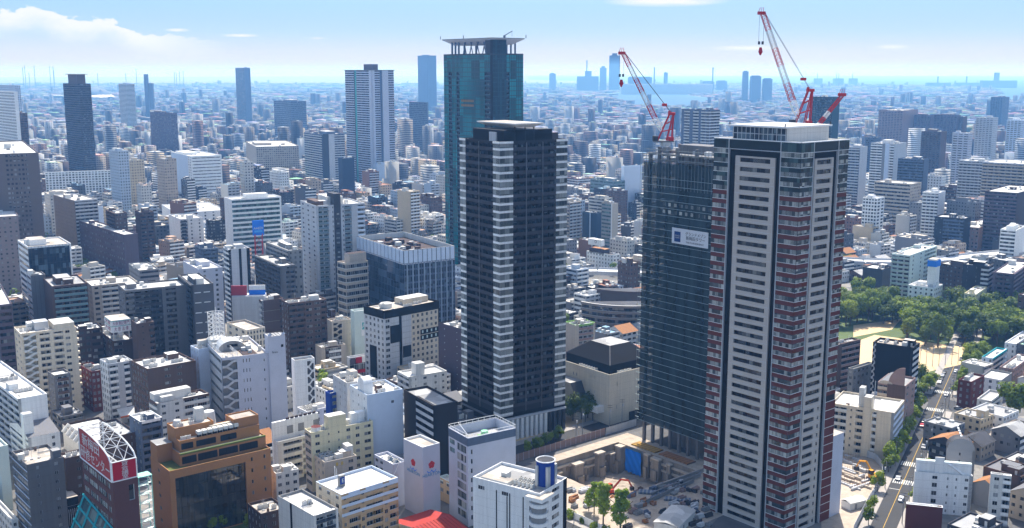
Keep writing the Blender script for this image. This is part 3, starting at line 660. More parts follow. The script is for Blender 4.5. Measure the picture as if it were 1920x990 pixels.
# ---- tower under construction, wrapped in netting
def net_mat():
    m = bpy.data.materials.new('scaffold_netting'); m.use_nodes = True; nt = m.node_tree; bs = nt.nodes['Principled BSDF']; L = nt.links.new
    tc = nt.nodes.new('ShaderNodeTexCoord'); mp = nt.nodes.new('ShaderNodeMapping'); L(tc.outputs['Object'], mp.inputs[0]); mp.inputs['Scale'].default_value = (.35, .35, .06)
    n = nt.nodes.new('ShaderNodeTexNoise'); n.inputs['Scale'].default_value = 1; n.inputs['Detail'].default_value = 6; L(mp.outputs[0], n.inputs[0])
    r = nt.nodes.new('ShaderNodeValToRGB'); L(n.outputs[0], r.inputs[0]); e = r.color_ramp.elements; e[0].color = (.010, .022, .028, 1); e[1].color = (.036, .062, .070, 1); e[0].position = .3; e[1].position = .75
    L(r.outputs[0], bs.inputs['Base Color']); bs.inputs['Specular IOR Level'].default_value = .12; bs.inputs['Roughness'].default_value = .5; bs.inputs['Alpha'].default_value = .88
    return m
PAL['netting'] = net_mat()
def netted_tower():
    b = Bld('tower_under_construction', 'unfinished tower wrapped in dark blue scaffold netting with a white banner', 'construction tower', 1352, 299, 1210, 1425, h=126, ang=52, near=True, wall='grey', roof='grey', para=.0)
    fh = 3.05; zb = 10.5; n = int((b.h-zb)/fh); W, D = b.wx, b.wy
    # concrete floors, columns inside
    core = MB(); core.box(.3*W, .3*D, 0, .7*W, .7*D, b.h+4, 'midgrey'); core.build('concrete_core', b.root)
    for i in range(n+2):
        z = zb+i*fh; b.put_at('floor_slab', element(('slab', round(W, 1), round(D, 1)), lambda mb: mb.box(.6, .6, -.25, W-.6, D-.6, 0, 'grey')), (0, 0, z))
    for i in range(8):
        for f, k in (('L', 8), ('R', 4)):
            if i < k:
                u = b.fr(f)[3]*(i+.3)/k; o = b.p(f, u, 0, -1.6); mb = MB(); mb.box(o[0]-.6, o[1]-.6, 0, o[0]+.6, o[1]+.6, b.h+(3 if i % 2 else 0), 'midgrey'); mb.build('column', b.root)
    zt = b.h-10
    for f in 'LR':
        Ln = b.fr(f)[3]; mb = MB(); b.q(f, 0, Ln, zb-1.2, b.h-3.4, 'netting', .7, mb); mb.build('netting', b.root)
        mb = MB(); b.q(f, 0, Ln, b.h-3.4, b.h+1.5, mat('loose_netting', (.10, .10, .12)), .68, None) if False else None
        for i in range(n-1):
            b.put('net_rail', element(('rail', round(Ln, 2)), lambda mb: mb.box(-.6, -.12, 0, Ln+.6, .0, .13, mat('rail_grey', (.30, .38, .40)))), f, 0, zb-1.0+i*fh, .82)
        # windows glimpsed high up
        for i in range(2):
            for j in range(9): b.put('window', pane_el(1.5, 1.4, 'glc'), f, Ln*(.28+.075*j), b.h-24+i*fh, .74)
    # scaffold poles and mesh on top
    rg = random.Random(3)
    for f in 'LR':
        Ln = b.fr(f)[3]; k = int(Ln/1.8)
        for i in range(k+1):
            mb = MB(); u = min(Ln*i/k, Ln); a = b.p(f, u, 0, .9); hh = b.h+rg.uniform(-1, 5.5); mb.bar((a[0], a[1], b.h-14), (a[0], a[1], hh), .09, 'net'); c = b.p(f, u, 0, -.7); mb.bar((c[0], c[1], b.h-6), (c[0], c[1], hh-1), .08, 'net'); mb.build('scaffold_pole', b.root)
        for z in (b.h-2, b.h, b.h+1.9): mb = MB(); mb.bar(b.p(f, 0, z, .9), b.p(f, Ln, z, .9), .07, 'net'); mb.bar(b.p(f, 0, z, -.7), b.p(f, Ln, z, -.7), .07, 'net'); mb.build('scaffold_ledger', b.root)
    for i in range(26):
        x, y = rg.uniform(.05, .9)*W, rg.uniform(.05, .95)*D; mb = MB(); s_ = rg.uniform(.8, 2.6); mb.box(x, y, b.h-1, x+s_, y+s_*.8, b.h+rg.uniform(.5, 4), rg.choice(['offwhite', 'grey', 'lightgrey', 'pinkbrown', 'metal', 'white'])); mb.build('formwork', b.root)
    # fringe of open scaffold on the far edge (see-through)
    for i in range(34):
        z = zb+i*fh*1.1
        if z < b.h-2: mb = MB(); mb.bar(b.p('L', -2.0, z, .7), b.p('L', .3, z, .7), .10, 'palegreen'); mb.build('corner_platform', b.root)
    for u in (-2.0, -1.0): mb = MB(); mb.bar(b.p('L', u, zb-2, .7), b.p('L', u, b.h+1, .7), .07, 'net'); mb.build('scaffold_pole', b.root)
    # banner
    Ln = D
    def u_at(px):   # along L from the far end
        lo, hi = 0, Ln
        for _ in range(40):
            m = (lo+hi)/2; pt = b.w(0, D-m, 90)
            if proj(pt)[0] < px: lo = m
            else: hi = m
        return lo
    u0, u1 = u_at(1262.7), u_at(1330.5); pt = b.w(0, D-u0, 0); z1 = at_y(1262.7, 426, pt.y-.6).z; z0 = at_y(1262.7, 455, pt.y-.6).z
    mb = MB(); b.fbox('L', u0, u1, .95, 1.05, z0, z1, mat('banner_cloth', (.60, .63, .68), var=.05), mb); ban = mb.build('banner', b.root)
    wb, hb = u1-u0, z1-z0; mb = MB(); b.fbox('L', u0+wb*.07, u0+wb*.245, 1.05, 1.09, z0+hb*.12, z0+hb*.78, mat('banner_navy', (.012, .045, .17), var=0), mb); mb.build('banner_emblem', ban)
    rot = (pi/2, 0, -pi/2)
    for s_, fy, sz, fx in (('グランドメゾン', .70, .25, .66), ('新梅田タワー', .44, .27, .66), ('THE CLUB RESIDENCE', .17, .15, .64)):
        text('banner_lettering', s_, hb*sz*1.0, ban, b.p('L', u0+wb*fx, z0+hb*fy, 1.08), rot, 'black')
    text('banner_lettering', 'GRANDE\nMAISON', hb*.13, ban, b.p('L', u0+wb*.157, z0+hb*.45, 1.12), rot, 'lightgrey', sx=.8)
    # ground-floor columns show under the netting
    b.wmb.box(.5, .5, zb-.6, W-.5, D-.5, zb-.2, 'grey')
    b.wmb.build('deck', b.root)
    return b
NETT = netted_tower()
# ---- tower cranes
def lattice(mb_for, a, b, w0, w1, secs, cols):
    """four chords with bracing between points a and b, split in coloured sections"""
    a, b = Vector(a), Vector(b); d = (b-a).normalized(); s = d.cross(Vector((0, 1, 0)) if abs(d.y) < .9 else Vector((1, 0, 0))).normalized(); t = d.cross(s)
    n = secs*5
    def c(i, q):
        f = i/n; wd = w0+(w1-w0)*f; 
        if f < .08: wd *= .35+f*8
        p = a+(b-a)*f; return p+s*(wd*(1 if q in (0, 1) else -1))+t*(wd*(1 if q in (1, 2) else -1))
    for k in range(secs):
        mb = MB(); col_ = cols[k % len(cols)]
        for i in range(k*5, k*5+5):
            for q in range(4):
                mb.bar(c(i, q), c(i+1, q), .13, col_); mb.bar(c(i, q), c(i+1, (q+1) % 4), .06, col_); mb.bar(c(i+1, q), c(i+1, (q+1) % 4), .05, col_)
        mb_for(mb)
def crane(label, deck, Y, tip, apex, foot, hookpx, zbase, full=True, name='tower_crane', jw=1.0, back=1):
    """deck, tip, apex, foot: photo points at depth Y"""
    D = at_y(*deck, Y); T = at_y(*tip, Y); A = at_y(*apex, Y); Ft = at_y(*foot, Y)
    root = thing(name, label, 'crane', (D.x, D.y, zbase)); o = Vector((D.x, D.y, zbase)); L = lambda p: Vector(p)-o
    lattice(lambda mb: mb.build('mast_section', root), L((D.x, D.y, zbase)), L((D.x, D.y, D.z-1.2)), 1.1, 1.1, 2, ['metal'])
    mb = MB(); mb.cyl(0, 0, D.z-zbase-2.6, D.z-zbase-1.0, 2.1, 'metal', 12); mb.build('slewing_ring', root)
    sx = 1 if T.x < D.x else -1; z = D.z-zbase
    mb = MB(); mb.box(-5.2, -1.7, z-1.0, 3.4, 1.7, z-.4, 'midgrey'); mb.build('machinery_deck', root)
    mb = MB(); mb.box(-5.4, -1.5, z-.4, -3.4, 1.5, z+1.6, 'darkgrey'); mb.build('operator_cab' if sx > 0 else 'counterweight', root)
    mb = MB(); mb.box(1.2, -1.5, z-.4, 3.2, 1.5, z+1.2, 'red'); mb.build('winch_house', root)
    mb = MB(); Al = L(A); legs = [(-3.4, -1.2), (-3.4, 1.2), (2.6, -1.2), (2.6, 1.2), (.4, -1.2), (.4, 1.2)]
    for x, y in legs: mb.bar((x, y, z-.3), (Al.x+(.9 if x > 0 else -.6), y*.7, Al.z), .26, 'red', 6)
    for f in (.3, .6): 
        for y in (-1, 1): mb.bar((-3.4*(1-f)+Al.x*f, y, z+(Al.z-z)*f), (2.6*(1-f)+Al.x*f, y, z+(Al.z-z)*(f+.1)), .16, 'red')
    mb.box(Al.x-1.3, -1.1, Al.z-.8, Al.x+1.5, 1.1, Al.z+.3, 'red'); mb.cyl(Al.x-.9, 0, Al.z, Al.z+1.0, .5, 'red', 8); mb.build('a_frame', root)
    Fl, Tl = L(Ft), L(T); Tl = Tl+Vector((0, 0, 0))
    lattice(lambda mb: mb.build('jib_section', root), Fl, Tl, jw, jw*.75, 6, ['white', 'red', 'metal', 'red', 'metal', 'red'] if full else ['white', 'red', 'white', 'red', 'red', 'red'])
    mb = MB(); mb.box(Tl.x-1.9, -.8, Tl.z-.7, Tl.x+1.0, .8, Tl.z+.5, 'red')
    for x in (-1.6, -.6, .4): mb.bar((Tl.x+x, 0, Tl.z+.4), (Tl.x+x*.6, 0, Tl.z+2.1), .1, 'red')
    mb.build('jib_head', root)
    if full:
        mb = MB(); 
        for y in (-.7, .7): mb.bar((Tl.x+.6, y, Tl.z+.3), (Al.x, y, Al.z), .07, 'darkgrey')
        mid = Vector((Al.x, 0, Al.z))*.86+Vector((Tl.x, 0, Tl.z))*.14; mb.box(mid.x-1.1, -.8, mid.z-.6, mid.x+.9, .8, mid.z+.5, 'red'); mb.build('luffing_cable', root)
    if hookpx:
        hk = L(at_y(*hookpx, Y)); mb = MB()
        for dx in (-.9, .9): mb.bar((hk.x+dx, 0, hk.z+3.4), (hk.x+dx, 0, Tl.z), .05, 'darkgrey')
        rope = mb.build('hoist_rope', root); mb = MB()
        for dx in (-.7, .7): mb.cyl(hk.x+dx, 0, hk.z+2.4, hk.z+3.6, .45, 'darkgrey', 8)
        mb.cyl(hk.x, 0, hk.z-.6, hk.z+1.3, .9, 'crimson', 10, .5); mb.cyl(hk.x, 0, hk.z-1.8, hk.z-.6, .25, 'crimson', 8, .8); mb.build('hook_block', rope)
    return root
crane('red and white luffing crane on top of the netted unfinished tower', (1248, 262), 455, (1168, 99), (1259, 212), (1240, 246), (1165, 155), 108)
crane('largest red and white luffing crane, reaching highest above the white roof block', (1506, 232), 432, (1430, 24), (1519, 168), (1497, 222), (1426, 95), 0, jw=1.15)
crane('short red crane jib leaning the other way behind the white roof block', (1527, 262), 426, (1581, 177), (1521, 241), (1528, 242), None, 0, full=False, jw=.7)
# ================================================================== near blocks, built one by one
def bd(name, label, cx, yt, xl, xr, h, wall, L, R, cat='apartment block', near=True, junk=3, **k):
    op = {a: k.pop(a) for a in ('pent', 'tank') if a in k}
    b = Bld(name, label, cat, cx, yt, xl, xr, h=h, wall=wall, near=near, junk=junk, **k)
    b.go(L, R); b.done(**op); return b
APT, OFF, HSE = 'apartment_block', 'office_block', 'small_building'
# ---- bottom edge, far end of the frame first
bd(APT, 'white apartment block with a blank bright end wall and cluttered flat roof', 33, 748, -48, 88, 30, 'white',
   ('B', dict(d=1.2, bays=8, pk='lightgrey', k='offwhite')), [(.1, 'N'), (.85, 'N'), (1, 'N')], ang=50)
b = bd(HSE, 'small white stepped building with a slim white stair tower and grey sloping roof', 52, 822, 18, 112, 17, 'white', ('B', dict(bays=3, d=1.2, pk='white')), [(.72, 'N'), (.86, 'P', dict(bays=1, ww=.7)), (1, 'N')], cat='house', junk=0)
b.box('stair_tower', -.3, b.wy*.12, 3.4, b.wy*.12+3.6, 0, 26, 'white', top='roofgrey')
mb = MB(); W, D = b.wx, b.wy; mb.poly([(0, 0, 17.1), (W, 0, 17.1), (W, D*.5, 20), (0, D*.5, 20)], 'slate'); mb.poly([(0, D*.5, 20), (W, D*.5, 20), (W, D, 17.1), (0, D, 17.1)], 'slate'); mb.poly([(0, 0, 17.1), (0, D*.5, 20), (0, D, 17.1)], 'white'); mb.poly([(W, 0, 17.1), (W, D, 17.1), (W, D*.5, 20)], 'white'); mb.build('pitched_roof', b.root)
b = bd(OFF, 'grey tiled block with ribbon windows and a flat roof with thin aerials', 50, 872, 22, 119, 33, 'midgrey', ('R', dict(bw=2.2, wh=1.7, k='midgrey', fh=3.1, gl='glb', band='paleblue', proud=.12)),
   [(.2, 'N'), (.36, 'P', dict(bays=1, ww=.4, wh=1.2)), (.7, 'N'), (.86, 'P', dict(bays=1, ww=.6, wh=1.1)), (1, 'N')], cat='office building', junk=1, roof='roofbeige', pent=False)
b.box('roof_box', b.wx*.74, 1, b.wx*.97, 4, 32, 35.4, 'midgrey', top='roofgrey')
for x in (.12, .3, .5): b.put_at('antenna', ant_el(), (b.wx*x, b.wy*.4, 32.2))
bd(APT, 'narrow dark brown block with small side windows just behind the red rooftop sign', 122, 860, 110, 172, 28, 'brown', 'N', [(.35, 'N'), (.6, 'P', dict(bays=1, ww=.5, wh=1.1)), (1, 'N')], junk=2, pent=False, tank=False)
b = bd(HSE, 'grey stepped house with a glazed sloping attic and white balcony below the aerial-topped block', 64, 966, 33, 148, 13, 'lightgrey', ('P', dict(bays=3, ww=.6)), [(.5, 'P', dict(bays=2, ww=.6, wh=1.6, gl='gld')), (1, 'N', dict(k='black'))], cat='house', junk=0, roof='roofbeige')
W, D, h = b.wx, b.wy, b.h
mb = MB(); mb.poly([(0, 0, h), (0, D, h), (3.4, D, h+4), (3.4, 0, h+4)][::-1], 'black'); mb.poly([(0, 0, h), (3.4, 0, h+4), (W*.5, 0, h+4), (W*.5, 0, h)][::-1], 'lightgrey'); mb.box(3.4, 0.01, h-.5, W*.55, D, h+3.95, 'lightgrey', top='roofgrey')
for i in range(4): mb.bar((0, D*i/3, h+.05), (3.4, D*i/3, h+4.05), .12, 'white')
mb.build('glazed_attic', b.root); b.box('balcony', 0, -1.6, W*.55, 0, h-6, h-5, 'white'); b.box('dark_annex', W*.55, .1, W-.1, D*.8, h-.8, h+3, 'black', top='roofbeige')
mb = MB()
for i in range(9): mb.bar((W*.58+i*W*.045, -.2, h-7), (W*.58+i*W*.045, -.2, h-1), .06, 'white')
mb.build('railing', b.root)
bd(HSE, 'low white-roofed building cut by the bottom corner of the photo', 22, 976, -40, 33, 11, 'offwhite', ('P', {}), ('P', {}), junk=2)
bd(APT, 'pale green blank-sided block with dark alley beside it at the photo\'s edge', -3, 838, -60, 15, 25, 'palegreen', 'N', 'N')
# ---- training centre with red arched sign
def sign_block():
    b = Bld('sign_building', 'dark red-brown tiled block carrying a huge red arched sign with white lettering', 'office building', 211.5, 905, 153, 258, h=36, ang=50, near=True, wall=mat('maroon_tile', (.115, .05, .045), scale=.8), roof='roofgrey', junk=0)
    W, D, h = b.wx, b.wy, b.h
    b.face('L', [(.03, 'N'), (.22, 'P', dict(bays=1, ww=.82, wh=2.0, fh=3.9, gl='glc', fr='white', nm=3)), (.80, 'P', dict(bays=2, ww=.86, wh=2.0, fh=3.9, gl='glc', fr='white', nm=4)), (.93, 'P', dict(bays=1, ww=.62, wh=2.0, fh=3.9, gl='glc', fr='white', nm=2)), (1, 'N')])
    b.q('R', 0, W, 0, h-7, b.wall); b.q('R', 0, W*.62, h-7, h-2, b.wall); b.q('R', W*.84, W, h-7, h-2, b.wall); b.q('R', 0, W, h-2, h, b.wall); b.rev('R', W*.62, W*.84, h-7, h-2, .6, 'offwhite'); b.put('window', win_el(W*.22, 5, 1, 'gld', 'white'), 'R', W*.62, h-7, -.6)
    for f in 'BC': b.q(f, 0, b.fr(f)[3], 0, h, b.wall)
    # arch profile along y (from the near corner to the far end)
    zs, n = h+.2, 20; prof = []
    for i in range(n+1):
        t = i/n; y = D*t; z = 6.2+4.6*math.sqrt(max(0, 1-((t-1.0)/1.0)**2))*1.0-.55*max(0, t-.86)/.14
        prof.append((y, zs+z))
    sg = MB(); fc = mat('sign_red', (.40, .055, .05), var=.05)
    sg.poly([(-.25, y, z) for y, z in [(0, zs)]+prof+[(D, zs)]][::-1], fc); sg.poly([(-.05, y, z) for y, z in [(0, zs)]+prof+[(D, zs)]], 'grey'); sign = sg.build('sign_board', b.root)
    fm = MB()
    for xx in (-.3, W-.3):
        pts = [(xx, 0, zs)]+[(xx, y, z) for y, z in prof]+[(xx, D, zs)]
        for i in range(len(pts)-1): fm.bar(pts[i], pts[i+1], .26, 'white')
        fm.bar(pts[-1], pts[0], .26, 'white')
    fm.build('sign_frame', b.root)
    tr = MB()
    for k in range(0, n+1, 4):
        y, z = prof[k]; tr.bar((-.2, y, z), (W-.3, y, z), .14, 'lightgrey')
        if k+4 <= n:
            y2, z2 = prof[k+4]; tr.bar((-.2, y, z), (W*.5, y2, z2), .10, 'lightgrey'); tr.bar((W*.5, y, z), (-.2, y2, z2), .10, 'lightgrey'); tr.bar((W*.5, y, z), (W-.3, y2, z2), .10, 'lightgrey'); tr.bar((W-.3, y, z), (W*.5, y2, z2), .10, 'lightgrey')
            tr.bar((W*.5, y, z), (W*.5, y2, z2), .12, 'lightgrey')
    tr.build('arch_truss', b.root); 
    fl = MB(); fl.box(.3, .6, h-.3, W-.5, D-.4, h+.1, 'darkgrey'); fl.build('sign_deck', b.root)
    en = MB(); en.poly([(-.1, -.2, zs), (W-.2, -.2, zs), (W-.2, -.2, zs+6.2), (-.1, -.2, zs+6.2)], 'crimson'); e = en.build('end_sign_board', b.root)
    fr = MB()
    for a, c in (((-.1, -.25, zs), (W-.2, -.25, zs)), ((-.1, -.25, zs+6.2), (W-.2, -.25, zs+6.2)), ((-.1, -.25, zs), (-.1, -.25, zs+6.2)), ((W-.2, -.25, zs), (W-.2, -.25, zs+6.2))): fr.bar(a, c, .2, 'white')
    fr.build('end_sign_frame', e)
    text('sign_lettering', '貸\n会\n議\n室', 1.5, e, (W*.5, -.32, zs+3.05), (pi/2, 0, 0), 'white', sx=1.45, space=.92)
    rot = (pi/2, 0, -pi/2)
    text('sign_lettering', '新梅田', 4.3, sign, (-.32, D*.62, zs+7.0), rot, 'white', sx=D*.19/4.3)
    text('sign_lettering', '研修センター', 4.4, sign, (-.32, D*.5, zs+2.6), rot, 'white', sx=D*.158/4.4)
    # teal sloping canopy at the foot and green escape stair tower
    mb = MB(); zc = 17.5
    for i in range(5):
        y = D*(.02+.24*i); mb.bar((-.2, y, zc+2.5+y*.12), (-5.5, y, zc-9+y*.12), .45, 'teal')
    for t in (0, .33, .66, 1): mb.bar((-.2-5.3*t, 0, zc+2.5-11.5*t), (-.2-5.3*t, D*1.02, zc+2.5-11.5*t+D*.12), .4, 'teal')
    mb.poly([(-.5, 0, zc+1.9), (-.5, D, zc+1.9+D*.12), (-5.4, D, zc-9.2+D*.12), (-5.4, 0, zc-9.2)], 'glteal'); mb.build('glazed_canopy', b.root)
    mb = MB(); x0, x1 = W+.3, W+4.4
    for x in (x0, x1):
        for y in (.1, 3.5): mb.bar((x, y, 0), (x, y, h-.5), .16, 'steelgreen')
    for i in range(12):
        z = i*3.0; mb.box(x0, .1, z, x1, 1.2, z+.12, 'palegreen'); mb.box(x0, 2.6, z+1.5, x1, 3.5, z+1.62, 'palegreen'); mb.bar((x0, .1, z), (x1, .1, z+1.5), .1, 'offwhite'); mb.bar((x1, .1, z+1.5), (x0, .1, z+3), .1, 'offwhite'); mb.bar((x0, .1, z+1), (x1, .1, z+1), .06, 'offwhite'); mb.bar((x1, .1, z), (x1, 3.5, z+1.5), .1, 'offwhite')
    mb.box(x0-.2, -.1, h-.6, x1+.2, 3.8, h-.4, 'steelgreen'); mb.build('escape_stair', b.root)
    b.done(junk=0)
sign_block()
# ---- orange-brown tiled building
def orange_block():
    b = Bld('tiled_office', 'orange-brown tiled office with a large dark glass front and stepped roof terraces', 'office building', 317.5, 884, 282, 507, h=26, ang=52, near=True, wall='orange', roof='roofdark', junk=0)
    W, D, h = b.wx, b.wy, b.h
    b.face('L', [(.25, 'N'), (.6, 'P', dict(bays=1, ww=.3, wh=1.3, sill=1.2, fh=4.6, gl='gld')), (1, 'N')])
    # front: mirror glass panel with soffit, tile piers
    b.q('R', 0, W*.05, 0, h, 'orange'); b.q('R', W*.05, W*.74, h-3.0, h, 'orange'); b.rev('R', W*.05, W*.74, .2, h-3.0, .9, 'orange'); mir = glass('mirror_front', (.03, .027, .022), (.05, .045, .035), amount=.3, rough=.03, spec=1.0)
    mb = MB(); b.q('R', W*.05, W*.74, .2, h-3.0, mir, -.9, mb)
    for i in range(1, 12): b.fbox('R', W*.05+W*.69*i/12-.05, W*.05+W*.69*i/12+.05, -.9, -.82, .2, h-3, 'black', mb)
    for i in range(1, 6): b.fbox('R', W*.05, W*.74, -.9, -.84, i*3.9, i*3.9+.1, 'black', mb)
    mb.build('glass_front', b.root)
    b.P('R', W*.74, W, 0, h, bays=2, ww=.16, wh=1.4, sill=1, fh=4.2, gl='gld', nm=1)
    for f in 'BC': b.q(f, 0, b.fr(f)[3], 0, h, 'orange')
    mb = MB(); mb.box(.4, .4, h-.88, W*.2, D*.62, h-.5, mat('roof_moss', (.10, .12, .03), var=.5, scale=.5)); mb.box(W*.2, .4, h-.85, W-.4, 1.6, h-.3, mat('roof_moss', (.1, .12, .03))); mb.build('roof_garden', b.root)
    def tier(x0, y0, x1, y1, z0, z1, k='orange', roof='roofbeige', name='upper_storey', wins=None):
        m = MB(); m.box(x0, y0, z0, x1, y1, z1-.5, k, top=roof)
        for (a, c, d, e) in ((x0, y0, x1, y0+.25), (x0, y1-.25, x1, y1), (x0, y0+.25, x0+.25, y1-.25), (x1-.25, y0+.25, x1, y1-.25)): m.box(a, c, z1-.5, d, e, z1, k)
        o = m.build(name, b.root)
        for (a, c) in wins or []:
            wm = MB(); wm.box(x0+(x1-x0)*a, y0-.05, z0+(z1-z0)*.2, x0+(x1-x0)*c, y0+.02, z0+(z1-z0)*.74, 'dark')
            for i in range(6): xx = x0+(x1-x0)*(a+(c-a)*i/5); wm.box(xx-.04, y0-.1, z0+(z1-z0)*.25, xx+.04, y0, z0+(z1-z0)*.66, 'black')
            wm.build('window_band', o)
        return o
    tier(W*.14, D*.18, W*.995, D*.95, h-.8, h+4.0, wins=[(.02, .18), (.2, .42), (.44, .66), (.68, .9)])
    m = MB(); m.box(W*.14, D*.16, h+3.6, W*.99, D*.2, h+4.2, mat('moss_edge', (.12, .15, .04))); m.build('planter', b.root)
    tier(W*.17, D*.34, W*.97, D*.95, h+3.5, h+7.6, wins=[(.02, .16), (.2, .44), (.5, .7)])
    tier(W*.17, D*.55, W*.55, D*.97, h+7.1, h+11.2, name='plant_storey'); tier(W*.72, D*.4, W*.98, D*.8, h+7.1, h+11, name='plant_storey')
    b.box('annex', W*.0+.1, D*.62, W*.15, D*.98, h-.8, h+6.0, 'orange', top='roofgrey'); b.box('screen_wall', W*.5, D*.5, W*.74, D*.56, h+7.1, h+9.8, 'cream')
    b.box('roof_block', W*.42, D*.75, W*.5, D*.9, h+10.7, h+15.5, 'offwhite'); mb = MB(); 
    mb.cyl(W*.24, D*.8, h+10.7, h+12.6, 1.7, 'unit', 14, 1.2); mb.build('roof_tank', b.root); mb = MB(); mb.cyl(W*.58, D*.93, h+7, h+12.8, 2.6, 'metal', 14, 2.0); mb.build('roof_tank', b.root)
    for i in range(8): 
        x = W*(.36+.052*i); mb = MB(); mb.box(x, D*.38, h+7.1, x+1.1, D*.46, h+8.3, 'dark'); mb.box(x-.15, D*.36, h+8.3, x+1.35, D*.48, h+9.5, 'offwhite'); mb.build('chiller', b.root)
    for x, y in ((.22, .6), (.33, .62), (.36, .8)): b.put_at('air_conditioner', ac_el(), (W*x, D*y, h+10.7))
    for x in (.2, .25): b.put_at('air_conditioner', ac_el(), (W*x, D*.4, h+7.1))
    b.done(junk=0)
orange_block()
# ---- around the sign
b = bd(HSE, 'low cream hall with a big plain white roof and rounded ducts along one side', 163, 830, 117, 234, 11, 'offwhite', 'N', 'N', cat='hall', junk=0, roof='roofwhite', coping='darkbrown')
for i in range(5):
    mb = MB(); y = b.wy*(.2+.16*i); mb.bar((-1.2, y, 8.6), (1.6, y, 11.6), 1.25, 'offwhite', 8); mb.build('duct', b.root)
bd(OFF, 'plain brown-grey cube with two roof hatches behind the red sign arch', 223, 817, 186, 256, 18, 'brown', 'N', [(.6, 'N'), (.8, 'P', dict(bays=1, ww=.4)), (1, 'N')], cat='office building', junk=1, roof='roofgrey', coping='darkbrown', pent=False, tank=False)
bd(APT, 'slim blue-grey block with six dark balconies on its front', 263, 791, 242, 304, 24, 'bluegrey', [(.3, 'N'), (1, 'P', dict(bays=2, ww=.3))], [(.06, 'N'), (.92, 'B', dict(bays=2, d=1.2, pk='bluegrey', k='midgrey')), (1, 'N')], junk=2, roof='roofwhite', coping='white')
b = bd(APT, 'wide beige-white apartment block with stepped white roof and setback terraces', 294, 757, 279, 392, 23, 'offwhite', ('B', dict(bays=4, d=1.1)), [(.5, 'P', dict(bays=2, ww=.3, wh=1.1)), (1, 'B', dict(bays=2, d=1.1, pk='offwhite'))], junk=4, coping='brown')
b.box('upper_storey', b.wx*.02, b.wy*.45, b.wx*.72, b.wy*.98, 22, 26, 'offwhite', top='roofwhite')
bd(APT, 'dark brown apartment block with a white roof, taller than the wide white block before it', 276, 692, 246, 367, 33, 'brown', ('P', dict(bays=6, ww=.55, wh=1.9, gl='gld')), [(.3, 'N'), (.5, 'P', dict(bays=1, ww=.55, wh=1.2)), (.8, 'P', dict(bays=1, ww=.3, wh=1.2)), (1, 'N')], junk=4)
b = bd(APT, 'narrow white and grey apartment tower with stacked white balconies over an orange awning', 204, 683, 187, 249, 29, 'lightgrey', ('P', dict(bays=4, ww=.5, wh=1.8, k='white', gl='gld')), [(.36, 'B', dict(bays=1, d=1.2, pk='white', k='lightgrey')), (.62, 'N', dict(k='lightgrey')), (.85, 'B', dict(bays=1, d=1.2, pk='white', k='midgrey')), (1, 'N', dict(k='midgrey'))], junk=2)
mb = MB(); mb.poly([(2, -5, 5), (b.wx+3, -5, 5), (b.wx+3, 0, 7.4), (2, 0, 7.4)], 'offwhite'); mb.box(2, -5.1, 4.3, b.wx+3, -4.9, 5.05, mat('awning_orange', (.55, .13, .04))); mb.build('awning', b.root)
bd(APT, 'dark red brick block with a sloping glazed top floor and old shop fronts', 171, 697, 147, 195, 20, 'redbrown', ('P', dict(bays=4, ww=.5)), ('P', dict(bays=3, ww=.6, gl='glc')), junk=2, roof='roofdark')
bd(APT, 'slim brown-grey apartment tower with brown balcony bands before the cream tower', 101, 704, 89, 132, 27, 'midgrey', ('P', dict(bays=2, ww=.3, wh=1.0)), [(.18, 'N'), (.86, 'B', dict(bays=2, d=1.2, pk='brown', k='lightgrey')), (1, 'N')], junk=0, pent=False, tank=False)
bd(HSE, 'low white box roof tucked behind the slim brown balcony tower', 62, 713, 44, 90, 19, 'bluegrey', ('P', {}), ('P', dict(ww=.4)), junk=2)
def cream_tower():
    b = Bld('apartment_tower', 'cream apartment tower with zigzag outdoor stairs and rows of recessed balconies', 'apartment block', 38, 626, 26, 143, h=42, ang=56, near=True, wall='cream', roof='roofwhite')
    b.face('L', ('P', dict(bays=2, ww=.4, wh=1.2))); b.face('R', [(.05, 'N'), (.27, 'S', dict(pk='offwhite')), (.33, 'N'), (.51, 'B', dict(bays=2, d=1.2, pk='cream', k='beige')), (.58, 'N'), (.75, 'B', dict(bays=1, d=1.2, pk='cream', k='beige')), (.92, 'P', dict(bays=1, ww=.5, wh=1.2)), (1, 'N')])
    for i in range(13): b.fbox('B', .4, 2.4, 0, 1.0, 1+i*3.1, 2.2+i*3.1, 'cream')
    for f in 'BC': b.q(f, 0, b.fr(f)[3], 0, b.h, 'cream')
    b.box('roof_storey', b.wx*.6, .3, b.wx*.97, b.wy*.8, b.h-1, b.h+2.4, 'cream', top='roofwhite'); b.box('machine_room', b.wx*.3, b.wy*.4, b.wx*.55, b.wy*.8, b.h-1, b.h+3, 'metal'); b.done()
cream_tower()
bd(HSE, 'low building with a bright green painted roof beside the cream tower', 8, 668, -22, 29, 12, 'offwhite', ('P', {}), ('P', {}), junk=0, roof='greenroof', tank=False, pent=False)
bd(HSE, 'small pink house with a yellow parasol colour on its terrace at the photo\'s edge' if False else 'small pale pink house below the bright green roof', 14, 712, -12, 31, 10, 'pinkbrown', ('P', {}), ('P', dict(ww=.4)), cat='house', junk=1)
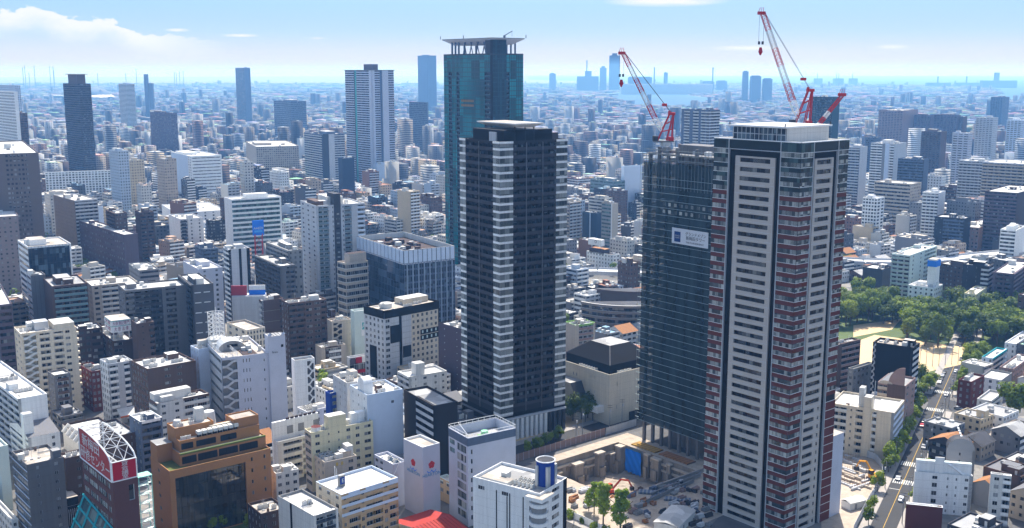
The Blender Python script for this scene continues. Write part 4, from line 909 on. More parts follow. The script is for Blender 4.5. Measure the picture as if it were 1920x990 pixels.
# ---- institutional slab block
def institute():
    b = Bld('institute_building', 'large pale grey institute with an outdoor stair, roof vault and tall blank slab tower', 'office building', 416, 672, 383, 503, h=37, ang=62, near=True, wall='lavender', roof='roofbeige', junk=0)
    W, D, h = b.wx, b.wy, b.h
    b.face('L', [(.08, 'N'), (.94, 'R', dict(wh=1.5, fh=4.6, sill=1.6, k='lightgrey', gl='gld', bw=4)), (1, 'N')])
    b.face('R', [(.32, 'S', dict(fh=4.5, d=1.6, pk='lightgrey', k='grey')), (.42, 'N'), (.62, 'P', dict(bays=3, ww=.3, wh=1.7, sill=1.4, fh=4.5, nm=1, gl='gld')), (.86, 'N'), (.95, 'P', dict(bays=1, ww=.3, wh=1.2, fh=4.5, nm=1)), (1, 'N')])
    for f in 'BC': b.q(f, 0, b.fr(f)[3], 0, h, 'lavender')
    b.box('slab_tower', W+.02, -1.2, W*1.37, 5.2, 0, h+7.5, 'lavender', top='roofgrey')
    mb = MB()
    for i in range(5): mb.bar((W*(1.05+.075*i), -1.1, h+7.4), (W*(1.05+.075*i), 5, h+7.4), .25, 'darkgrey')
    mb.bar((W*1.01, -1.0, h+7.5), (W*1.06, -1.0, h+8.6), .7, 'lavender'); mb.bar((W*1.3, -1.0, h+7.5), (W*1.36, -1.0, h+8.6), .7, 'lavender'); mb.build('tower_rim', b.root)
    b.box('wall_plate', W*1.27, -1.3, W*1.32, -1.2, h+2.2, h+3.4, 'black'); text('wall_lettering', 'Ikeo', 1.5, b.root, (W*1.13, -1.23, h+.2), (pi/2, 0, 0), 'black')
    # vault
    mb = MB(); n = 12; x0, x1 = W*.08, W*.70; y0, y1 = D*.42, D*.66; r = (x1-x0)/2; cx = (x0+x1)/2
    pr = [(cx-r*cos(pi*i/n), h-.9+r*.72*sin(pi*i/n)) for i in range(n+1)]
    for i in range(n): mb.poly([(pr[i][0], y0, pr[i][1]), (pr[i+1][0], y0, pr[i+1][1]), (pr[i+1][0], y1, pr[i+1][1]), (pr[i][0], y1, pr[i][1])][::-1], 'metal')
    mb.poly([(x, y0+.2, z) for x, z in pr][::-1], 'roofgrey'); mb.poly([(x, y1-.2, z) for x, z in pr], 'roofgrey'); v = mb.build('roof_vault', b.root); wm = MB(); wm.box(cx-r*.35, y0+.05, h+.8, cx+r*.4, y0+.22, h+2.0, 'gld'); wm.build('vault_window', v)
    mb = MB()
    for a, c in (((.5, .5, h), (W*.34, .5, h)), ((.5, .5, h), (.5, D*.9, h)), ((W*.34, .5, h), (W*.34, D*.4, h))):
        for dz in (.6, 1.2, 1.9): mb.bar(Vector(a)+Vector((0, 0, dz)), Vector(c)+Vector((0, 0, dz)), .06, 'white')
        L_ = (Vector(c)-Vector(a)); k = int(L_.length/2)
        for i in range(k+1): p = Vector(a)+L_*(i/max(1, k)); mb.bar(p, p+Vector((0, 0, 2)), .07, 'white')
    mb.build('railing', b.root)
    b.box('pergola_deck', W*.5, 2, W*.8, D*.4, h-.9, h-.6, 'darkbrown'); rg = random.Random(4)
    for i in range(12): x, y = W*rg.uniform(.55, .98), D*rg.uniform(.1, .8); s_ = rg.uniform(.8, 2.2); b.box('rooftop_plant', x, y, x+s_, y+s_, h-.9, h+rg.uniform(.3, 2), rg.choice(['unit', 'metal', 'offwhite', 'grey']))
    for x, y in ((.6, .8), (.8, .8), (.05, .6)): b.put_at('water_tank', tank_el(), (W*x, D*y, h-.9))
    b.done(junk=0)
institute()
b = bd(OFF, 'pale blue lower block with roof plant and white lattice mast behind the institute', 372, 655, 357, 440, 36, 'paleblue', ('P', dict(ww=.25)), 'N', cat='office building', roof='roofbeige', junk=3)
mb = MB(); W, D, z = b.wx, b.wy, 35.2; cx, cy_ = W*.62, D*.5
mb.cyl(cx, cy_, z, z+3.6, 4.4, 'offwhite', 12); mb.build('mast_base', b.root); mb = MB()
for k in range(8):
    a, a2 = k*pi/4, (k+1)*pi/4; P_ = lambda t, q, r=3.8: (cx+r*cos(t), cy_+r*sin(t), z+3.6+q)
    mb.bar(P_(a, 0), P_(a, 12), .13, 'white')
    for q in range(0, 12, 2): mb.bar(P_(a, q), P_(a2, q+2), .08, 'white'); mb.bar(P_(a, q+2), P_(a2, q+2), .08, 'white'); mb.bar(P_(a, q), P_(a, q+2, 1.2), .08, 'white')
mb.bar((cx, cy_, z+3), (cx, cy_, z+18), .16, 'white'); mb.build('lattice_mast', b.root)
bd(OFF, 'cream rooftop hall with dark openings under a flat beige slab roof', 462, 619, 425, 497, 40, 'cream', ('P', dict(bays=3, ww=.4)), ('P', dict(bays=6, ww=.55, wh=2.2, gl='gld')), cat='office building', roof='roofbeige', junk=0, pent=False, tank=False, coping='roofbeige')
b = bd(APT, 'narrow white block with five open stair landings in its side', 552, 676, 546, 590, 31, 'white', 'N', [(.62, 'N'), (.94, 'S', dict(fh=4.2, d=1.6, pk='white', k='midgrey')), (1, 'N')], ang=62, junk=1, roof='darkbrown', pent=False, tank=False)
b = bd(OFF, 'tall white block with one wide blank pale blue wall and a round-topped stair head', 688, 741, 656, 755, 34, 'white', ('P', dict(bays=3, ww=.14, wh=1.0, sill=1.4, fh=4, nm=1)), [(.64, 'N', dict(k='paleblue')), (.78, 'P', dict(bays=1, ww=.55, wh=1.1, fh=29, sill=24, k='paleblue')), (1, 'N', dict(k='paleblue'))], ang=58, cat='office building', junk=2, pent=False, tank=False, coping='paleblue')  # shaded side of the white block: blue shade put into the wall colour
W, D = b.wx, b.wy; mb = MB(); n = 14; r = 3.1; cy_ = D*.42
ring = [(cy_+r*cos(pi*i/n), 36.5+r*sin(pi*i/n)) for i in range(n+1)]
pts = [(cy_-r, 33), (cy_+r, 33)]+ring
mb.poly([(.6, y, z) for y, z in pts], 'white'); mb.poly([(4.4, y, z) for y, z in pts][::-1], 'white'); q = len(pts)
for i in range(q): a, c = pts[i], pts[(i+1) % q]; mb.poly([(.6, a[0], a[1]), (4.4, a[0], a[1]), (4.4, c[0], c[1]), (.6, c[0], c[1])][::-1], 'white')
mb.build('round_stair_head', b.root); mb = MB(); mb.box(W*.45, D*.35, 33.1, W*.6, D*.5, 35.2, 'brown', top='metal'); mb.build('roof_unit', b.root)
mb = MB(); mb.poly([(2, D*.62, 33.2), (7, D*.62, 33.2), (7, D*.9, 36.6), (2, D*.9, 36.6)], 'white'); mb.build('sloped_roof', b.root)
bd(OFF, 'white wing with small windows adjoining the wide pale blue wall', 650, 718, 624, 690, 33, 'lightgrey', ('P', dict(bays=3, ww=.14, wh=1.2, nm=1)), [(.5, 'N'), (.72, 'P', dict(bays=1, ww=.4, wh=1.2)), (1, 'P', dict(bays=1, ww=.8, gl='gld'))], ang=58, cat='office building', junk=2, roof='roofbeige', coping='offwhite')
bd(HSE, 'low white building with a lawn-green terrace behind the white courtyard block', 575, 772, 557, 617, 17, 'white', ('P', dict(ww=.3)), ('P', dict(ww=.4)), junk=4, roof='roofbeige')
bd(HSE, 'slim dark blue sign tower with four white windows', 619, 738, 614, 626, 26, 'blue', 'N', ('P', dict(bays=1, ww=.6, wh=1.6, gl='glc')), cat='office building', junk=0, wy=4, wx=5)
# ---- cream, grey and white group
b = bd(OFF, 'old white building with an open stepped courtyard and high stained rear wall', 521, 829, 512, 604, 17, 'offwhite', 'N', [(.1, 'N'), (.55, 'R', dict(gl='dark', wh=1.8, d=2.0)), (.72, 'S', dict(pk='offwhite')), (1, 'N')], junk=0, roof='roofbeige', cat='office building', pent=False, tank=False)
W, D = b.wx, b.wy; mb = MB(); mb.box(-.3, D-.6, 0, W*1.02, D+.4, 24, 'white')
for i in range(7): mb.box(W*(.3+.1*i), D-.3, 24, W*(.3+.1*i)+1.4, D+.2, 24.7, 'darkbrown')
mb.build('rear_wall', b.root)
for x in (.3, .55, .9): mb = MB(); mb.box(W*x, D-.75, 18.2, W*x+2.6, D-.6, 21.4, 'grey'); mb.build('blocked_window', b.root)
b = bd(APT, 'yellow-cream apartment block stepped in two heights with round roof tanks', 583, 812, 571, 699, 24, 'yellowcream', ('R', dict(fh=3.2, k='beige', wh=1.6, gl='gld')), [(.2, 'P', dict(bays=1, ww=.35, wh=1.2)), (.52, 'P', dict(bays=2, ww=.16, wh=.9, nm=1)), (.82, 'P', dict(bays=2, ww=.42, wh=1.3)), (1, 'P', dict(bays=1, ww=.6, wh=1.3))], junk=2, ang=56)
W, D = b.wx, b.wy; b.box('upper_storey', W*.28, .02, W*.56, D*.7, 23, 29, 'yellowcream', top='roofwhite'); b.box('stair_head', W*.7, D*.5, W*.92, D*.9, 23, 27.5, 'white'); b.put_at('water_tank', cyl_tank_el(), (W*.62, D*.4, 23.2)); mb = MB(); mb.cyl(W*.12, D*.4, 23.1, 25.4, 1.9, 'white', 14, top='redbrown'); mb.build('round_tank', b.root)
b = bd(APT, 'grey-beige house block with two yellow-shuttered windows', 609, 867, 586, 669, 15, 'beige', ('P', dict(bays=3, ww=.35, wh=1.3)), [(.3, 'N'), (.62, 'P', dict(bays=2, ww=.45, wh=1.4, fh=13, sill=10.5, gl='gold')), (1, 'P', dict(bays=1, ww=.4, wh=1.4))], junk=4, ang=56)
b.box('roof_stair', b.wx*.78, b.wy*.2, b.wx*.97, b.wy*.6, 14, 18.5, 'offwhite')
bd(HSE, 'small white block with roof tank and clutter beside the orange-brown office', 517, 888, 503, 560, 15, 'offwhite', ('P', dict(bays=2, ww=.2)), ('P', dict(bays=3, ww=.5, wh=1.3)), junk=5, ang=58)
b = bd(APT, 'white-roofed block, tan tile below and pale bands above, with a slim white mast', 640, 928, 592, 746, 22, 'tan', ('P', dict(bays=3, ww=.35, wh=1.4, k='cream')), [(.12, 'P', dict(bays=1, ww=.35, wh=1.3)), (.32, 'B', dict(bays=1, d=1.0, pk='tan', k='tan')), (.42, 'P', dict(bays=1, ww=.5, wh=1.4)), (.58, 'B', dict(bays=1, d=1.0, pk='tan', k='tan')), (.72, 'B', dict(bays=1, d=1, pk='tan', k='tan')), (.84, 'P', dict(bays=1, ww=.5, wh=1.4)), (1, 'B', dict(bays=1, d=1, pk='tan', k='tan'))], ang=48, junk=0, pent=False, tank=False, coping='paleblue')
W, D = b.wx, b.wy; mb = MB(); 
for z in (15.2, 18.3, 21.4): b.fbox('R', 0, W, 0, .07, z-1.1, z-.1, 'paleblue', mb)
mb.build('pale_band', b.root)
mb = MB(); mb.box(W*.2, D*.5, 21.1, W*.29, D*.58, 25, 'grey', top='roofgrey'); mb.box(W*.205, D*.49, 22, W*.28, D*.5, 24.4, 'blue'); o = mb.build('machine_room', b.root); text('roof_lettering', 'E', 1.9, o, (W*.245, D*.485, 23.2), (pi/2, 0, 0), 'palegreen')
mb = MB(); mb.bar((W*.12, D*.5, 21), (W*.12, D*.5, 29), .14, 'white'); mb.bar((W*.15, D*.5, 21), (W*.15, D*.5, 28), .1, 'white'); mb.build('mast', b.root)
bd(APT, 'square block with a large plain white roof, dark slit wall and glass balconies', 588, 968, 521, 634, 19, 'offwhite', [(.34, 'N'), (.40, 'N', dict(k='black')), (1, 'N')], [(.1, 'N'), (.9, 'B', dict(bays=2, d=1.2, pk='glb', k='white')), (1, 'N')], ang=48, junk=1, pent=False, tank=False, coping='grey')
bd(HSE, 'small dark brown house with a pink-beige roof at the bottom edge', 489, 964, 464, 536, 12, 'darkbrown', ('P', dict(ww=.3)), ('P', dict(bays=3, ww=.4, gl='gld')), junk=2, roof='roofbeige', ang=54, cat='house', pent=False, tank=False)
b = bd('hotel_tower', 'plain lavender-grey slab tower with a red flower emblem and blue lettering on two faces', 792.5, 839, 756.5, 824.5, 27, 'lavender', ('N', dict(vl=0)), 'N', cat='hotel', junk=0, ang=50, pent=False, tank=False, coping='white', roof='roofbeige')
for f, rot in (('L', (pi/2, 0, -pi/2)), ('R', (pi/2, 0, 0))):
    Ln = b.fr(f)[3]; u = Ln*.5; mb = MB(); rg = random.Random(2)
    for a in range(5):
        t = a*2*pi/5+.3; p0 = b.p(f, u+.75*cos(t), 19.6+.75*sin(t), .04); 
        ring = [b.p(f, u+.75*cos(t)+.72*cos(q*pi/4), 19.6+.75*sin(t)+.72*sin(q*pi/4), .04+.004*a) for q in range(8)]; mb.poly(ring, 'red')
    for s_ in (-1, 1):
        for q in range(6):
            A = b.p(f, u+s_*(1.0+.9*cos(q*pi/6+pi)), 17.6+.8*sin(q*pi/6+pi)*-1*-1, .05); B_ = b.p(f, u+s_*(1.0+.9*cos((q+1)*pi/6+pi)), 17.6+.8*sin((q+1)*pi/6+pi), .05); mb.bar(A, B_, .13, 'signblue')
    em = mb.build('flower_emblem', b.root); text('emblem_lettering', 'HEARTON', 1.75, b.root, b.p(f, u, 15.9, .05), rot, mat('letter_blue', (.02, .22, .46), var=0))
b = bd(HSE, 'small white stepped house with sloping rooflights beside the emblem tower', 737, 871, 702, 762, 17, 'lavender', [(.5, 'P', dict(bays=2, ww=.6, gl='gld')), (1, 'N')], 'N', cat='house', junk=2, ang=52)
mb = MB(); mb.poly([(-.2, 0, 12), (-.2, b.wy*.5, 12), (3, b.wy*.5, 17.4), (3, 0, 17.4)][::-1], 'glb')
for i in range(4): mb.bar((-.25, b.wy*.5*i/3, 12), (2.95, b.wy*.5*i/3, 17.5), .14, 'white')
mb.build('sloping_rooflight', b.root)
bd(APT, 'dark grey apartment block with white-railed balconies and a grey hipped-edge roof', 812, 761, 757, 858, 33, 'charcoal', [(.06, 'N'), (.42, 'N'), (1, 'B', dict(bays=3, d=1.2, pk='lightgrey', k='charcoal'))], 'N', ang=58, junk=0, roof='roofgrey', pent=False)
b = bd(OFF, 'lavender office slab with framed roof railing and a small green roof object', 877, 822, 841, 967, 33, 'lavender', [(.36, 'P', dict(bays=1, ww=.75, wh=1.8, gl='glteal', nm=4, skip=lambda i, j, nf, n: i < nf-3)), (1, 'P', dict(bays=1, ww=.72, wh=2.6, fh=3.5, gl='glc', nm=1))], [(.06, 'N'), (.1, 'P', dict(bays=1, ww=.9, wh=1.7, fh=3.5, nm=1, gl='gld')), (1, 'N')], ang=57, cat='office building', junk=0, pent=False, tank=False, para=3.2, roof='roofgrey')
W, D, h = b.wx, b.wy, b.h; mb = MB()
for (x0, y0, x1, y1) in ((0, 0, W, 0), (0, D, W, D), (0, 0, 0, D), (W, 0, W, D)):
    for dz in (0.3, 1.3): mb.bar((x0, y0, h+dz), (x1, y1, h+dz), .09, 'white')
    for i in range(9): t = i/8; mb.bar((x0+(x1-x0)*t, y0+(y1-y0)*t, h), (x0+(x1-x0)*t, y0+(y1-y0)*t, h+1.35), .08, 'white')
mb.bar((0, 0, h+1.3), (W*.2, D, h+1.3), .09, 'white'); mb.build('railing', b.root)
mb = MB(); mb.cyl(W*.55, D*.5, h-3.2, h-1.2, 1.3, 'greenroof', 10); mb.box(W*.4, D*.4, h-3.2, W*.62, D*.5, h-2.2, mat('bright_green', (.15, .5, .05))); mb.build('green_roof_tank', b.root)
mb = MB(); b.fbox('R', 0, W, 0, .06, h-3.0, h-.1, 'bluegrey', mb); b.fbox('L', 0, D, 0, .06, h-3.0, h-.1, 'bluegrey', mb); mb.build('top_band', b.root)
# white block with the blue drum
b = bd(OFF, 'white office block with slit windows, a rounded stair tower and a dark blue roof drum', 1012, 926, 887, 1063, 28, 'white', [(.08, 'N'), (.14, 'N'), (.62, 'N'), (1, 'N')], [(.16, 'N'), (.36, 'P', dict(bays=1, ww=.6, wh=1.2)), (.8, 'P', dict(bays=1, ww=.62, wh=1.5, nm=3)), (.86, 'N'), (1, 'N', dict(k='black'))], ang=34, cat='office building', junk=0, pent=False, tank=False, roof='roofgrey')
W, D, h = b.wx, b.wy, b.h
for u in (.36, .52, .56, .76, .86): mb = MB(); b.fbox('L', D*u-.22, D*u+.22, -.0, .03, 0, h-2.5, 'dark', mb); mb.build('slit_window', b.root)
for u in (.08, .44): b.put('window', win_el(D*.1, 1.3, 3, 'gl', 'white'), 'L', D*u, h-3.6, .02)
for i in range(8): mb = MB(); mb.cyl(.4, .6, h-3.2*i-4.2, h-3.2*i-3.0, 3.0, 'white', 14); mb.build('stair_landing', b.root)
mb = MB(); mb.cyl(.4, .6, 0, h-1, 2.5, 'grey', 12); mb.box(-2.4, -2.4, h-2, 5, 4, h-.8, 'white', top='roofbeige'); mb.build('stair_core', b.root)
x, y = W*.6, D*.16; mb = MB(); mb.cyl(x, y, h-1, h+7.4, 3.0, 'blue', 20, top='roofdark'); dr = mb.build('roof_drum', b.root)
mb = MB()
for i in range(20):
    a, c = i*pi/10, (i+1)*pi/10; mb.bar((x+3.1*cos(a), y+3.1*sin(a), h+7.5), (x+3.1*cos(c), y+3.1*sin(c), h+7.5), .22, 'white')
mb.bar((x-3, y, h+7.3), (x+3, y, h+7.3), .1, 'offwhite'); mb.build('drum_rim', dr)
for a in (-2.3, -.9, -3.6): mb = MB(); px_, py_ = x+3.05*cos(a), y+3.05*sin(a); mb.box(px_-.7, py_-.5, h-1, px_+.7, py_+.5, h+6, 'metal'); mb.build('drum_panel', dr)
text('drum_lettering', 'C', 2.3, dr, (x+2.1, y-2.55, h+4.2), (pi/2, 0, .7), 'lightgrey'); 
for i in range(5): b.put_at('air_conditioner', ac_el(), (W*.22, D*.2+i*1.6, h-.9)); b.put_at('air_conditioner', ac_el(), (W*.4, D*.2+i*1.6, h-.9))
b.put_at('water_tank', tank_el(), (W*.3, D*.62, h-.9)); b.box('roof_terrace', W*.05, D*.5, W*.3, D*.9, h-.9, h+.4, 'offwhite', top='roofbeige')
# red-roofed hall on the bottom edge
b = Bld('hall', 'low hall with a bright red metal roof between the emblem tower and the slab office', 'hall', 812, 1020, 738, 882, h=4, ang=50, near=True, wall='cream', roof='redroof', junk=0); b.go('N', 'N'); b.done(junk=0)
W, D = b.wx, b.wy; mb = MB()
mb.poly([(-.4, -.4, 4), (W+.4, -.4, 4), (W+.4, D/2, 6), (-.4, D/2, 6)], 'redroof'); mb.poly([(-.4, D/2, 6), (W+.4, D/2, 6), (W+.4, D+.4, 4), (-.4, D+.4, 4)], 'redroof'); mb.poly([(-.4, -.4, 4), (-.4, D/2, 6), (-.4, D+.4, 4)], 'cream'); mb.poly([(W+.4, -.4, 4), (W+.4, D+.4, 4), (W+.4, D/2, 6)], 'cream')
for i in range(12): mb.bar((W*i/11, -.4, 4.08), (W*i/11, D/2, 6.08), .07, 'redbrown')
mb.build('gable_roof', b.root)
bd(HSE, 'low tan shed with a pale green roof edge beside the emblem tower', 846, 905, 822, 862, 9, 'tan', ('P', {}), 'N', junk=1, roof='roofwhite', coping='palegreen', pent=False, tank=False)
# ---- hotel with dark panels
def panel_hotel():
    b = Bld('hotel_block', 'white hotel block with a black top band and scattered black wall panels', 'hotel', 720, 583, 682, 823, h=41, ang=47, near=True, wall='lightgrey', roof='roofbeige')
    W, D, h = b.wx, b.wy, b.h; zt = h-4.2; fh = 3.05
    for f in 'LR': b.q(f, 0, b.fr(f)[3], zt, h, 'black', .12); b.fbox(f, 0, b.fr(f)[3], 0, .12, zt-.05, zt, 'black')
    b.P('L', 0, D*.22, 0, zt, bays=1, ww=.5, wh=1.5, fh=fh); b.P('L', D*.22, D, 0, zt, bays=4, ww=.45, wh=1.6, fh=fh)
    mb = MB(); b.fbox('L', D*.26, D*.6, 0, .1, 0, zt-5*fh-.3, 'black', mb); mb.build('dark_panel', b.root)
    b.P('R', 0, W*.12, 0, zt, bays=1, ww=.6, wh=1.6, fh=fh); b.N_('R', W*.12, W*.26, 0, zt, lines=fh, lk='grey'); b.q('R', W*.26, W*.31, 0, zt, 'black', -.6); b.N_('R', W*.31, W*.48, 0, zt, lines=fh, lk='grey')
    b.P('R', W*.48, W*.98, 0, zt, bays=6, ww=.5, wh=1.6, fh=fh, k='cream'); b.q('R', W*.98, W, 0, h, 'black')
    for (a, c, i0, i1) in ((.10, .26, 1.4, 4.4), (.32, .47, 5.3, 7.3)): mb = MB(); b.fbox('R', W*a, W*c, 0.02, .12, zt-i1*fh, zt-i0*fh, 'black', mb); mb.build('dark_panel', b.root)
    mb = MB()
    for r_ in (3, 4):
        b.fbox('R', W*.645, W*.98, .0, .02, zt-(r_+1)*fh+.1, zt-r_*fh-.2, 'black', mb)
    for r_ in (3, 4):
        for c in range(4): u = W*(.675+.0825*c); b.fbox('R', u, u+.9, 0, .05, zt-(r_+1)*fh+.85, zt-(r_+1)*fh+2.3, 'palegreen', mb)
    mb.build('dark_panel', b.root)
    for f in 'BC': b.P(f, 0, b.fr(f)[3], 0, h, bw=4)
    mb = MB(); mb.cyl(W*.22, D*.5, h-1, h+1.6, 3.0, 'unit', 16); mb.build('cooling_tower', b.root); b.box('roof_house', W*.5, D*.4, W*.95, D*.85, h-1, h+2.2, 'cream', top='roofwhite'); b.coping = 'black'; b.done(junk=3)
panel_hotel()
bd(OFF, 'dark purple-brown block with rows of tiny round lights beside the charcoal tower', 868, 618, 822, 900, 34, mat('plum_panel', (.085, .065, .085)), ('P', dict(bays=2, ww=.06, wh=.5, fh=3.6, nm=1, gl='palegreen')), 'N', cat='office building', roof='roofwhite', coping='dark', junk=3)
b = bd(APT, 'small pale apartment block with dark balconies and a tall roof stair head', 766, 707, 745, 838, 19, 'offwhite', ('B', dict(bays=2, d=1.2, pk='lightgrey')), [(.25, 'P', dict(bays=2, ww=.2, wh=1.0, nm=1)), (.6, 'P', dict(bays=1, ww=.25, wh=1.3)), (1, 'P', dict(bays=2, ww=.3, wh=1.1))], ang=58, junk=0, pent=False, tank=False)
b.box('stair_head', b.wx*.25, b.wy*.2, b.wx*.48, b.wy*.6, 18, 24, 'offwhite', top='roofwhite')
# ---- glass office with pale panel crown
def glass_office():
    b = Bld('glass_office', 'mid-rise glass office block with a pale upright panel crown and open roof plant', 'office building', 757, 470, 669, 852, h=56, ang=58, near=True, wall='paleblue', roof='darkbrown', para=3.5)
    W, D, h = b.wx, b.wy, b.h; zc = h-8
    gg = glass('office_reflect_glass', (.012, .03, .055), (.10, .15, .22), cell=(6, 6, 4), amount=.35, rough=.03)
    b.G('L', 0, D, 0, zc, fh=4.0, bw=2.1, gl=gg, fk='bluegrey', t=.12, dep=.1)
    b.G('R', 0, W, 0, zc, fh=4.0, bw=1.9, gl='glb', fk='bluegrey', t=.30, dep=.5, sp=.9, spk='bluegrey')
    for i in range(9): mb = MB(); u = W*(i+.5)/9; b.fbox('R', u-.4, u+.4, 0, .6, 0, zc, mat('fin_blue_grey', (.24, .29, .37)), mb); mb.build('vertical_fin', b.root)
    for f in 'LR':
        Ln = b.fr(f)[3]; b.q(f, 0, Ln, zc, h, 'bluegrey'); b.fbox(f, 0, Ln, 0, .35, zc-.5, zc, 'lavender')
        n = 13 if f == 'L' else 11
        for i in range(n): mb = MB(); u = Ln*(i+.06)/n; b.fbox(f, u, u+Ln/n*.82, 0, .3, zc+.3, h-.3, 'paleblue', mb); mb.build('crown_panel', b.root)
    for f in 'BC': b.G(f, 0, b.fr(f)[3], 0, h, fh=4, bw=4)
    rg = random.Random(8); z = h-3.5
    for i in range(26): x, y = W*rg.uniform(.12, .8), D*rg.uniform(.1, .85); s_ = rg.uniform(1.5, 4); b.box('rooftop_plant', x, y, x+s_, y+s_*rg.uniform(.6, 1.6), z, z+rg.uniform(.6, 2.6), rg.choice(['unit', 'metal', 'brown', 'grey', 'darkbrown']))
    b.coping = 'offwhite'; b.done(junk=0)
glass_office()
b = bd(OFF, 'beige office with curved ribbon balconies beside the glass office', 648, 494, 632, 690, 46, 'beige', ('R', dict(fh=4.2, wh=2.2, gl='gld', proud=.5, band='offwhite')), ('R', dict(fh=4.2, wh=2.2, gl='gld', proud=.5, band='offwhite')), cat='office building', junk=0, roof='roofbeige', pent=False)
b.box('roof_box', b.wx*.25, b.wy*.2, b.wx*1.0, b.wy*.8, 45, 51, 'beige', top='darkbrown')
# ---- grey-white tower with dark core
def pale_tower():
    b = Bld('apartment_tower', 'pale grey apartment tower with dark balconies, a black central shaft and stepped top', 'tower block', 592, 386, 563, 684, h=76, ang=62, near=True, wall='lightgrey', roof='roofwhite')
    W, D, h = b.wx, b.wy, b.h
    b.face('L', ('P', dict(bays=3, ww=.3, wh=1.2, fh=3.1)))
    b.face('R', [(.05, 'N'), (.25, 'B', dict(bays=2, d=1.3, pk=mat('balcony_glass', (.16, .22, .25), rough=.3), k='lightgrey', gl='glteal', fin=0)), (.32, 'N'), (.36, 'P', dict(bays=1, ww=.6)), (.5, 'N', dict(k='darkgrey')), (.53, 'N'), (.57, 'P', dict(bays=1, ww=.6)), (.72, 'B', dict(bays=1, d=1.3, pk=mat('balcony_glass', (.16, .22, .25), rough=.3), k='lightgrey', fin=0)), (.84, 'N'), (1, 'B', dict(bays=1, d=1.2, pk='paleblue', k='lightgrey'))])
    mb = MB()
    for i in range(23): b.fbox('R', W*.40, W*.47, 0, .08, i*3.1+1.2, i*3.1+2.3, 'gl', mb)
    mb.build('shaft_window', b.root)
    for f in 'BC': b.R(f, 0, b.fr(f)[3], 0, h)
    b.box('central_shaft', W*.36, -.3, W*.5, D*.4, h-1, h+7, 'darkgrey', top='roofdark'); b.box('roof_block', W*.3, D*.2, W*.62, D*.8, h-1, h+4.4, 'offwhite', top='roofwhite'); b.box('roof_block', W*.04, D*.15, W*.2, D*.7, h-1, h+2.2, 'brown', top='brown'); b.done(junk=2)
pale_tower()
bd(APT, 'brown apartment block with long dark balcony slots and cluttered white roof', 541, 569, 527, 612, 38, 'brown', ('P', dict(bays=3, ww=.4)), [(.42, 'B', dict(bays=2, d=1.2, pk='brown', k='brown')), (.85, 'P', dict(bays=2, ww=.7, wh=1.3, gl='gld')), (1, 'B', dict(bays=1, d=1.2, pk='brown'))], ang=58, junk=4)
bd(APT, 'brown and white block with one plain brown wall and white windows on its end', 490, 564, 473, 532, 34, 'brown', ('B', dict(bays=2, d=1.1, pk='white', k='lightgrey')), [(.8, 'N', dict(lines=6.2, lk='beige')), (1, 'B', dict(bays=1, d=1.2))], ang=58, junk=3)
bd(APT, 'beige block with zigzag framed stair openings', 622, 603, 613, 659, 27, 'beige', 'N', [(.08, 'N'), (.5, 'S', dict(fh=3.3, d=2.2, pk='beige', k='darkgrey')), (.85, 'N'), (1, 'P', dict(bays=1, ww=.25, wh=.8))], ang=60, junk=1, roof='roofbeige')
b = bd(OFF, 'pale green slab block with a small green and white sign on its side', 664, 584, 657, 700, 33, 'palegreen', 'N', 'N', ang=60, cat='office building', junk=0, pent=False, tank=False)
mb = MB(); b.fbox('R', b.wx*.35, b.wx*.6, .02, .3, 19, 27, 'white', mb); s_ = mb.build('wall_sign', b.root); mb = MB(); b.fbox('R', b.wx*.38, b.wx*.57, .3, .36, 22.5, 26.5, 'tealframe', mb); mb.build('sign_panel', s_); text('sign_lettering', 'A', 3.2, s_, b.p('R', b.wx*.475, 24.5, .4), (pi/2, 0, 0), 'white')
b = bd(HSE, 'grey shop building with stacked white signboards on its front', 603, 652, 591, 648, 16, 'beige', 'N', [(.15, 'N'), (.8, 'R', dict(k='darkbrown', gl='glc', fh=3.2)), (1, 'N')], ang=58, cat='shop', junk=3, roof='roofgrey')
for i in range(4): mb = MB(); b.fbox('R', b.wx*.3, b.wx*.8, .02, .25, 2.3+i*3.4, 3.5+i*3.4, 'white', mb); mb.build('signboard', b.root)
b = bd(HSE, 'glass-fronted shop with crimson and white signboards across two storeys', 655, 671, 650, 690, 13, 'lightgrey', 'N', ('G', dict(fh=4, bw=2.5, gl='gl', fk='white')), ang=58, cat='shop', junk=1)
for (u0, u1, z0, z1, k) in ((.05, .3, 9.6, 12.6, 'purple'), (.33, .65, 9.6, 12.6, 'crimson'), (.66, 1, 9.6, 12.6, 'white'), (.05, 1, 4.2, 6, 'crimson')): mb = MB(); b.fbox('R', b.wx*u0, b.wx*u1, .2, .5, z0, z1, k, mb); mb.build('signboard', b.root)
